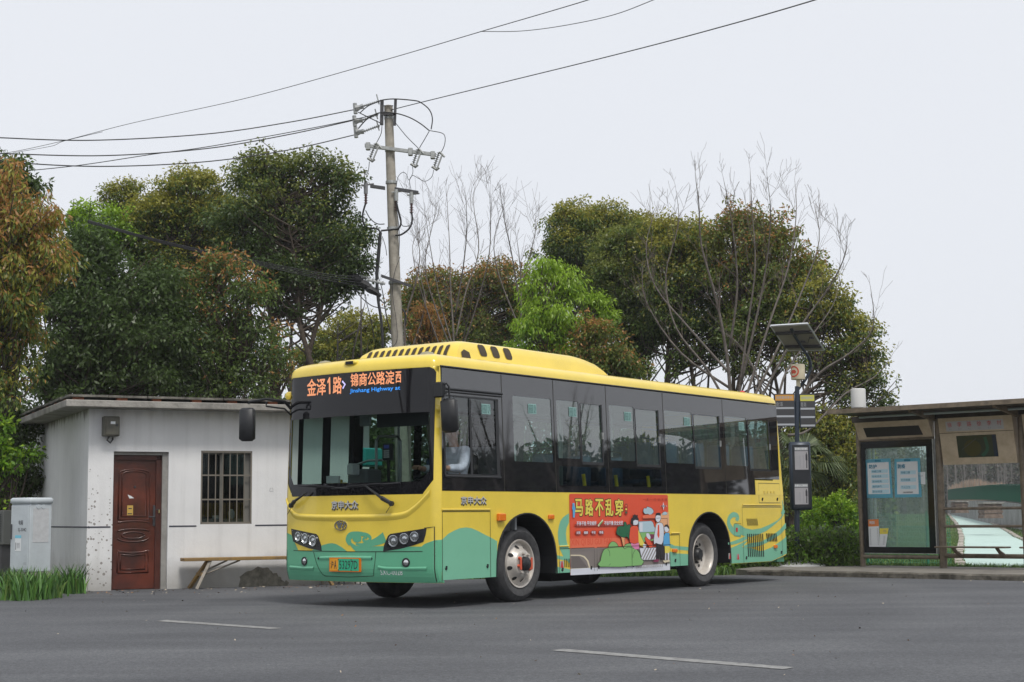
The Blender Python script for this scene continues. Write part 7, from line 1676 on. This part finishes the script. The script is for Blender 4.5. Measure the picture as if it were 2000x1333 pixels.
# low undergrowth that closes the view under the crowns
for k, (x0, x1, y, Yd, lab, sd) in enumerate(((-60, 760, 800, 41, 'dark tangled undergrowth behind the hut', 31), (740, 1250, 760, 47, 'dark undergrowth behind the front of the bus', 32), (1230, 1560, 830, 46, 'dark undergrowth behind the rear of the bus', 33), (1540, 1720, 930, 44, 'brown-green undergrowth behind the stop sign', 34))):
    r = np.random.default_rng(sd); n = int((x1 - x0) * 70); px = r.uniform(x0, x1, n); top = y + 28 * np.sin(px * .021 + sd) + 18 * np.sin(px * .07) + r.normal(0, 14, n)
    kk = Yd / FPX; X = (px - 1000) * kk; zt = CAM_H + (1008 - top) * kk; z = zt * r.uniform(0, 1, n) ** .7; yy = Yd + r.uniform(-1.2, 1.2, n)
    pos = np.stack([X, yy, z], 1); V = leaf_quads(pos, r.normal(0, .7, (n, 3)) + np.array([0, 0, -.2]), r, .17, .085)
    tag(build_leafmesh('undergrowth', V, 4, [(0, 1, 2, 3)], [LD, LM, LO if k == 3 else LG], r.choice(3, n, p=[.5, .3, .2])), lab, 'undergrowth', kind='stuff')
tag(build_leafmesh('undergrowth', *(lambda r, n: (leaf_quads(np.stack([r.uniform(-1.5, 6.6, n), r.uniform(29.3, 30.8, n), r.uniform(0, 1, n) ** 1.3 * .75], 1), r.normal(0, .6, (n, 3)) + np.array([0, 0, .4]), r, .11, .045), 4, [(0, 1, 2, 3)], [LM, LLD, LD], r.choice(3, n, p=[.45, .3, .25])))(np.random.default_rng(41), 30000)), 'low leafy weeds along the verge behind the bus', 'undergrowth', kind='stuff')
# slim bare stems seen in the gaps under the crowns
def stems(label, Y, xs_, top, seed, bark, group=None):
    for j, x in enumerate(xs_):
        r = np.random.default_rng(seed + j); b = at(x, 1000, Y); o = thing('tree', label[j] if isinstance(label, (list, tuple)) else label, 'tree', loc=(b.x, Y, -.05), group=group)
        H_ = CAM_H + (1008 - top - r.uniform(0, 60)) * Y / FPX; m = MB(); lx = r.normal(0, .35); P_ = [(lx * (i / 6) ** 1.5 + r.normal(0, .05) * (i > 0), r.normal(0, .05) * (i > 0), H_ * i / 6) for i in range(7)]
        m.tube(P_, [.07 * (1.1 - i / 6.5) for i in range(7)], 6)
        for q in range(7):
            f = r.uniform(.35, .95) * 6; i0 = int(f); a = Vector(P_[i0]).lerp(Vector(P_[min(6, i0 + 1)]), f - i0); d = Vector((r.normal(0, 1), r.normal(0, .6), r.uniform(.8, 2))).normalized() * r.uniform(.5, 1.5)
            m.tube([a, a + d * .5 + Vector((0, 0, .03)), a + d], [.022, .014, .004], 4)
        m.build('trunk', bark, o, smooth=True)
# bare trees
def bare(name, label, Y, base_px, base_py, limbs, seed, bark=None, r0=.07, tw=1.0, levels=3):
    """limbs: list of photo polylines, from the fork to the tip"""
    r = np.random.default_rng(seed); b = at(base_px, base_py, Y); zb = gz(b.x, Y) - .05; o0 = Vector((b.x, Y, zb)); root = thing(name, label, 'tree', loc=tuple(o0)); m = MB(); m2 = MB()
    def twig(p, d, ln, rad, lvl, mm):
        n = 4; P_ = [p]; dd = d.copy()
        for i in range(n):
            dd = (dd + Vector((r.normal(0, .16), r.normal(0, .16), .10))).normalized(); P_.append(P_[-1] + dd * ln / n)
        mm.tube(P_, [max(.0028, rad * (1 - .75 * i / n)) for i in range(n + 1)], 4 if lvl > 1 else 3, cap=False)
        if lvl > 0:
            for q in range(int(3 + 2 * tw)):
                f = r.uniform(.2, 1) * n; i0 = min(n - 1, int(f)); a = P_[i0].lerp(P_[i0 + 1], f - i0); sd = Vector((r.normal(0, 1), r.normal(0, .8), r.normal(.15, .3))); nd = (dd * 1.2 + sd * .75).normalized(); twig(a, nd, ln * r.uniform(.35, .62), rad * .45, lvl - 1, mm)
    for k, lp in enumerate(limbs):
        dy = r.uniform(-1, 1); n = len(lp); pts = []
        for i, (x, y) in enumerate(spline(lp, 4)):
            t = i / (4 * (n - 1)); v = at(x, y, Y + dy * t * 1.3); pts.append(v - o0)
        L = len(pts); rad = [r0 * (1 - .90 * i / (L - 1)) * (1 if k == 0 else .72) for i in range(L)]; m.tube(pts, rad, 7)
        for q in range(int(5 * tw) + 3):
            i = int(r.uniform(.35, 1) * (L - 2)); d = (pts[i + 1] - pts[i]).normalized(); sd = Vector((r.normal(0, 1), r.normal(0, .6), .2)); twig(pts[i], (d + sd * .5).normalized(), r.uniform(.4, .95), rad[i] * .4, 1, m2)
        twig(pts[-1], (pts[-1] - pts[-3]).normalized(), .32, rad[-1], 1, m2)
    m.tube([(0, 0, 0), tuple(at(limbs[0][0][0], limbs[0][0][1], Y) - o0)], [r0 * 1.25, r0 * 1.02], 8)
    m.m = [0] * len(m.f); b_ = len(m.v); m.v += m2.v; m.f += [tuple(i + b_ for i in f) for f in m2.f]; m.m += [1] * len(m2.f); m.build('trunk', [bark or BRKG, TWIG], root, smooth=True); return root
bare('bare_tree', 'leafless tree with many upright stems between the pole and the lime tree', 35, 890, 1000, [[(890, 760), (885, 640), (880, 560), (878, 480), (872, 370)], [(888, 700), (850, 600), (830, 520), (845, 440), (856, 395)], [(888, 690), (860, 590), (840, 480), (826, 385)], [(890, 660), (910, 570), (935, 490), (925, 400), (930, 355)], [(890, 720), (930, 600), (955, 500), (958, 420), (955, 365)], [(895, 700), (915, 620), (925, 560)], [(888, 620), (905, 520), (912, 440), (908, 370)], [(890, 740), (860, 680), (820, 560), (806, 480), (830, 440)]], 51, r0=.030)
bare('bare_tree', 'slender leafless tree between the upright-stemmed bare tree and the dark camphor crown', 37, 1015, 1000, [[(1015, 740), (1018, 600), (1016, 520), (1010, 470)], [(1017, 560), (1040, 480), (1050, 430)], [(1016, 600), (1000, 500), (985, 430), (978, 385)], [(1014, 640), (975, 540), (965, 470), (985, 400)]], 52, r0=.030, tw=1.1)
bare('bare_tree', 'large grey leafless tree fanning out behind the rear of the bus', 30.5, 1440, 1000, [[(1430, 820), (1420, 700), (1400, 590), (1370, 480), (1365, 400), (1358, 345)], [(1425, 730), (1345, 640), (1280, 560), (1262, 480), (1285, 400)], [(1428, 760), (1330, 690), (1262, 590), (1255, 520)], [(1425, 680), (1440, 560), (1430, 440), (1412, 345)], [(1440, 800), (1460, 640), (1475, 520), (1468, 400), (1465, 330)], [(1450, 800), (1500, 640), (1540, 520), (1555, 420), (1552, 350)], [(1450, 820), (1510, 700), (1570, 560), (1600, 470), (1590, 400)], [(1460, 830), (1550, 660), (1620, 560), (1650, 500), (1655, 460)], [(1445, 760), (1490, 560), (1505, 430), (1500, 360)], [(1425, 800), (1380, 720), (1320, 640), (1300, 540), (1325, 440), (1320, 370)]], 53, r0=.040, tw=1.3)
bare('bare_tree', 'low leafless tree arching over the stop sign toward the shelter', 31.5, 1500, 1000, [[(1505, 860), (1545, 800), (1600, 730), (1660, 690), (1705, 640), (1700, 560)], [(1540, 850), (1580, 840), (1650, 770), (1710, 735), (1745, 690)], [(1510, 830), (1530, 740), (1560, 690), (1625, 600), (1640, 540)], [(1500, 840), (1480, 740), (1440, 670), (1395, 640)]], 54, r0=.042, tw=.9)
bare('bare_tree', 'thin leafless sapling right beside the power pole', 35.5, 800, 1000, [[(800, 760), (790, 640), (810, 560), (820, 500), (812, 450)], [(798, 700), (830, 600), (822, 540), (832, 500)], [(796, 720), (760, 640), (745, 560), (722, 500)]], 55, r0=.035, tw=.8)
GRPS = 'slim trunks under the tree crowns'
stems(['slim grey trunk left of the pole, %s' % s for s in ('leftmost, near the brown bush', 'second from the left', 'third from the left', 'fourth, close to the small yellow-green tree', 'fifth, nearest the pole')], 35.5, [560, 598, 640, 668, 700], 560, 61, BRKG, GRPS)
stems(['slim trunk behind the bus roof, %s' % s for s in ('below the mid green crown', 'below the olive topped crown', 'left of the grey bare tree', 'right of the grey bare tree', 'just left of the solar panel', 'behind the solar panel')], 38, [1262, 1312, 1380, 1475, 1535, 1590], 600, 71, BRK, GRPS)
stems(['slim trunk behind the hut roof, %s' % s for s in ('towards its left end', 'at its middle', 'towards the bus')], 37, [265, 380, 500], 620, 81, BRK, GRPS)
# fan palm behind the stop sign
PALM = [leafmat('palm_leaf', (0.095, 0.127, 0.057)), leafmat('palm_leaf_pale', (0.178, 0.216, 0.114))]
pb_ = at(1575, 1000, 32.5); pm = thing('fan_palm', 'fan palm with drooping pale green fronds behind the notice box', 'palm', loc=(pb_.x, 32.5, -.05)); r = np.random.default_rng(9); V = []; idx = []
for f in range(22):
    az = r.uniform(0, 6.28); el = r.uniform(-.5, .9); c = Vector((0, 0, at(1575, 900, 32.5).z + .05)); d = Vector((math.cos(az) * math.cos(el), math.sin(az) * math.cos(el) * .6, math.sin(el))); tipc = c + d * .45; s_ = d.cross(Vector((0, 0, 1))).normalized(); u_ = s_.cross(d).normalized()
    for j in range(18):
        a = (j / 17 - .5) * 2.6; dd = (d * math.cos(a) + s_ * math.sin(a)).normalized(); L_ = .62 * (1 - .2 * abs(a)); e = tipc + dd * L_ * .6; e2 = tipc + dd * L_ + Vector((0, 0, -.22)); w_ = u_.cross(dd).normalized() * .014
        V += [tipc - w_, tipc + w_, e + w_ * 1.4, e - w_ * 1.4, e2]; idx.append(int(r.random() < .45))
build_leafmesh('crown', np.array([tuple(v) for v in V]), 5, [(0, 1, 2, 3), (3, 2, 4)], PALM, np.array(idx), pm)
m = MB(); m.tube([(0, 0, 0), (0, 0, at(1575, 905, 32.5).z + .1)], [.14, .10], 10); m.build('trunk', BRK, pm)
# ------------------------------------------------------------------ beyond the shelter
GFN = mat('green_mesh_fence', (.015, .16, .09), .5)
def meshfence(name, label, A_, B_, h, dx=.09, mt=GFN):
    o = thing(name, label, 'fence', loc=tuple(A_)); B_ = Vector(B_) - Vector(A_); n = int(B_.length / dx); m = MB()
    for k in range(n + 1): p = B_ * (k / n); m.tube([p, p + Vector((0, 0, h))], .007, 3, cap=False)
    for k in range(int(h / .12) + 1): m.tube([Vector((0, 0, k * .12)), B_ + Vector((0, 0, k * .12))], .006, 3, cap=False)
    m.build('wire_mesh', mt, o)
    for k in range(int(B_.length / 2.4) + 1): p = B_ * (k * 2.4 / B_.length); m = MB(); m.tube([p, p + Vector((0, 0, h + .08))], .03, 8); m.build('post', mt, o)
A_ = at(1566, 1030, 33.6); meshfence('wire_fence', 'green wire mesh fence behind the bright shrub and the poster case', (A_.x, 33.6, -.1), ((1845 - 1000) / FPX * 37.5, 37.5, -.25), 1.25)
# concrete wall carrying a green railing round to the bridge
pts = [(1846, 168), (1862, 155), (1885, 140), (1915, 122), (1950, 107), (2000, 93), (2080, 78)]
topz = lambda px: np.interp(px, [1846, 2000, 2080], [at(1847, 978, 166).z, at(2000, 986, 93).z, at(2080, 996, 78).z])
P_ = [(((px - 1000) / FPX) * Y, Y, topz(px)) for px, Y in pts]
bw = thing('bridge_wall', 'grey board-marked concrete wall beneath the green railing', 'wall', loc=(P_[0][0], P_[0][1], 0)); o_ = Vector((P_[0][0], P_[0][1], 0)); m = MB()
BWM = mat('grey_boards', (.20, .20, .19), .9, var=.3, vs=.6)
for a, b in zip(P_, P_[1:]):
    a = Vector(a) - o_; b = Vector(b) - o_; m.prism([(a.x, a.y, -.5), (b.x, b.y, -.5), (b.x, b.y, b.z), (a.x, a.y, a.z)], (0, .3, 0))
m.build('wall', BWM, bw); m = MB()
for a, b in zip(P_, P_[1:]):
    a = Vector(a) - o_; b = Vector(b) - o_; n = int((b - a).length / .8)
    for k in range(n): p = a.lerp(b, k / n); m.box(p.x - .05, p.x + .05, p.y - .06, p.y, -.4, p.z - .02)
m.build('rib', mat('dark_joint', (.10, .10, .095), .9), bw)
rl = thing('railing', 'dark green bridge railing curving off beyond the mint path', 'railing', loc=tuple(o_)); GRL = mat('railing_green', (.004, .040, .024), .9, spec=.1); GRL2 = mat('railing_green_light', (.012, .075, .045), .9, spec=.1)
m = MB(); m2 = MB()
for a, b in zip(P_, P_[1:]):
    a = Vector(a) - o_; b = Vector(b) - o_; n = int((b - a).length / .42)
    m.tube([a + Vector((0, 0, 1.12)), b + Vector((0, 0, 1.12))], .07, 4); m.tube([a + Vector((0, 0, .12)), b + Vector((0, 0, .12))], .05, 4);
    for k in range(n): p = a.lerp(b, k / n); m2.box(p.x - .10, p.x + .10, p.y - .03, p.y + .03, p.z + .1, p.z + 1.1 if k % 5 else p.z + 1.2)
m.build('rail', GRL, rl); m2.build('baluster', GRL2, rl)
MAS = mat('brown_masonry', (.17, .125, .10), .95, var=.5, vs=3, bump=.5, bs=6)
for (x0, x1, y0, y1, Y, lb) in ((1864, 1889, 981, 1001, 112, 'squat brown masonry pier, the farther one beside the mint path'), (1920, 1955, 984, 1011, 84, 'larger brown masonry pier nearer the right edge beside the mint path')):
    a = at(x0, y1, Y); b = at(x1, y0, Y); o = thing('masonry_pier', lb, 'pier', loc=(a.x, Y, a.z)); W_ = b.x - a.x; H_ = b.z - a.z; m = MB()
    n = 6
    for k in range(n): e = .04 * (k % 2); m.box(e, W_ - e, -.3 + e, .9, H_ * k / n - (.05 if k == 0 else 0), H_ * (k + .92) / n)
    m.build('body', MAS, o); m = MB(); m.box(-.06, W_ + .06, -.36, .96, H_, H_ + .07); m.build('cap', CONC, o)
# reeds
r = np.random.default_rng(21); n = 5200; px = r.uniform(1848, 1990, n); Yr = 172 + r.uniform(0, 6, n); X = (px - 1000) / FPX * Yr
hR = 2.2 + 1.6 * np.exp(-((px - 1895) / 38) ** 2) + .7 * np.exp(-((px - 1950) / 20) ** 2); z0_ = at(1900, 978, 172).z
hR *= .62
P = np.stack([X, Yr, np.full(n, z0_)], 1); V = blades(P, 1.0, .10, .25, 22); V = V.reshape(n, 5, 3); V[:, :, 2] = z0_ + (V[:, :, 2] - z0_) * hR[:, None]
tag(build_leafmesh('reeds', V.reshape(-1, 3), 5, GF, [mat('dry_reed', (.33, .26, .19), .9), mat('rust_reed', (.32, .20, .13), .9), mat('grey_reed', (.24, .21, .18), .9)], r.choice(3, n, p=[.4, .3, .3])), 'dry orange brown reeds behind the bridge railing', 'reeds', kind='stuff')
# far poplar wood
r = np.random.default_rng(23); m = MB(); FW = mat('far_wood_bark', (.13, .12, .112), .95)
for k in range(330):
    Y = r.uniform(185, 230); px = r.uniform(1640, 2060) if k < 150 else r.uniform(2060, 2600); X = (px - 1000) / FPX * Y; h = r.uniform(8.5, 12.5); lx = r.normal(0, .25)
    m.tube([(X, Y, 0), (X + lx * .4, Y, h * .55), (X + lx, Y, h)], [.075, .05, .015], 3, cap=False)
    for q in range(9):
        z = h * r.uniform(.35, .95); s_ = r.choice([-1, 1]); l = r.uniform(.5, 1.5); m.tube([(X, Y, z), (X + s_ * l * .45, Y, z + l)], [.02, .008], 3, cap=False)
tag(m.build('far_wood', FW), 'distant row of bare grey trunks beyond the bridge', 'wood', kind='stuff')
n = 90000; px = np.where(np.arange(n) < 50000, r.uniform(1640, 2080, n), r.uniform(2080, 2600, n)); Y = r.uniform(196, 230, n); hh = (8.6 + 1.3 * np.sin(px * .03) + r.normal(0, .7, n)) * r.random(n) ** .6; pos = np.stack([(px - 1000) / FPX * Y, Y, hh], 1)
tag(build_leafmesh('far_undergrowth', leaf_quads(pos, r.normal(0, 1, (n, 3)), r, .5, .35), 4, [(0, 1, 2, 3)], [leafmat('far_leaf', (.09, .11, .07)), leafmat('far_leaf_brown', (.13, .12, .09))], r.choice(2, n)), 'misty grey green undergrowth below the distant wood', 'undergrowth', kind='stuff')
# ------------------------------------------------------------------ what the glass reflects: the wooded field edge right and left of the camera
EW = [leafmat('deep_shade_leaf', (.018, .030, .012), .1), leafmat('deep_leaf', (.03, .045, .016), .1)]  # leaf colours darkened to carry the shade on the reflected wood
def edge_wood(name, label, A_, B_, h0, seed, n=26000, gap=0):
    r = np.random.default_rng(seed); t = r.random(n); A_ = np.array(A_); B_ = np.array(B_); p = A_ + (B_ - A_) * t[:, None]; L_ = np.linalg.norm(B_ - A_)
    h = h0(t) + .55 * np.sin(t * L_ * 1.1 + seed) + .35 * np.sin(t * L_ * 2.7) ; z = h * r.random(n) ** .5
    nrm = np.array([B_[1] - A_[1], A_[0] - B_[0]]) / L_; p = p + nrm * r.normal(0, 1.0, n)[:, None]
    pos = np.stack([p[:, 0], p[:, 1], z], 1)
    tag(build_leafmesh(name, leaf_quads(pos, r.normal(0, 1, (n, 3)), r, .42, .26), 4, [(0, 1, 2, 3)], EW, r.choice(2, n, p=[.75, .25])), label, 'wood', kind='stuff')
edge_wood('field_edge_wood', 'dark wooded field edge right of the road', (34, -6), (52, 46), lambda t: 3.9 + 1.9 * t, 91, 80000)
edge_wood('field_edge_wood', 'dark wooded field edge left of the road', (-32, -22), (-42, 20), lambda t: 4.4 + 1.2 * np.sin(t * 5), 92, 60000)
bare('bare_tree', 'leafless roadside tree left of the photographed stretch', 13.0, -1500, 1000, [[(-1500, 900), (-1490, 500), (-1450, 100), (-1480, -300)], [(-1500, 800), (-1700, 400), (-1850, 0)], [(-1500, 700), (-1300, 350), (-1150, -50)], [(-1490, 600), (-1620, 150), (-1650, -250)], [(-1480, 500), (-1330, 60), (-1280, -320)]], 58, r0=.11, tw=1.3)
for k, (x, y) in enumerate(((29.2, 26.6), (28.8, 28.2), (28.2, 30.0))):
    px = 1000 + x / y * FPX; bare('bare_tree', 'leafless tree at the right field edge, %s' % ('nearest the road', 'in the middle', 'farthest along')[k], y, px, 1000, [[(px, 900), (px + 20, 700), (px - 40, 500)], [(px, 850), (px + 110, 680), (px + 150, 520)], [(px, 820), (px - 110, 660), (px - 150, 540)], [(px, 760), (px + 50, 600), (px + 40, 440)]], 62 + k, r0=.10, tw=1)
# ------------------------------------------------------------------ thin even haze over the whole place
hz_ = bpy.data.materials.new('thin_haze'); hz_.use_nodes = True; t = hz_.node_tree; t.nodes.clear()
o_ = t.nodes.new('ShaderNodeOutputMaterial'); v_ = t.nodes.new('ShaderNodeVolumePrincipled'); v_.inputs['Density'].default_value = HAZE_D; v_.inputs['Color'].default_value = (.93, .95, 1.0, 1)
t.links.new(v_.outputs[0], o_.inputs['Volume'])
m = MB(); m.box(-1500, 1500, -1500, 2000, -2.0, 16.0)
tag(m.build('haze', hz_), 'thin pale spring haze in the air', kind='stuff')
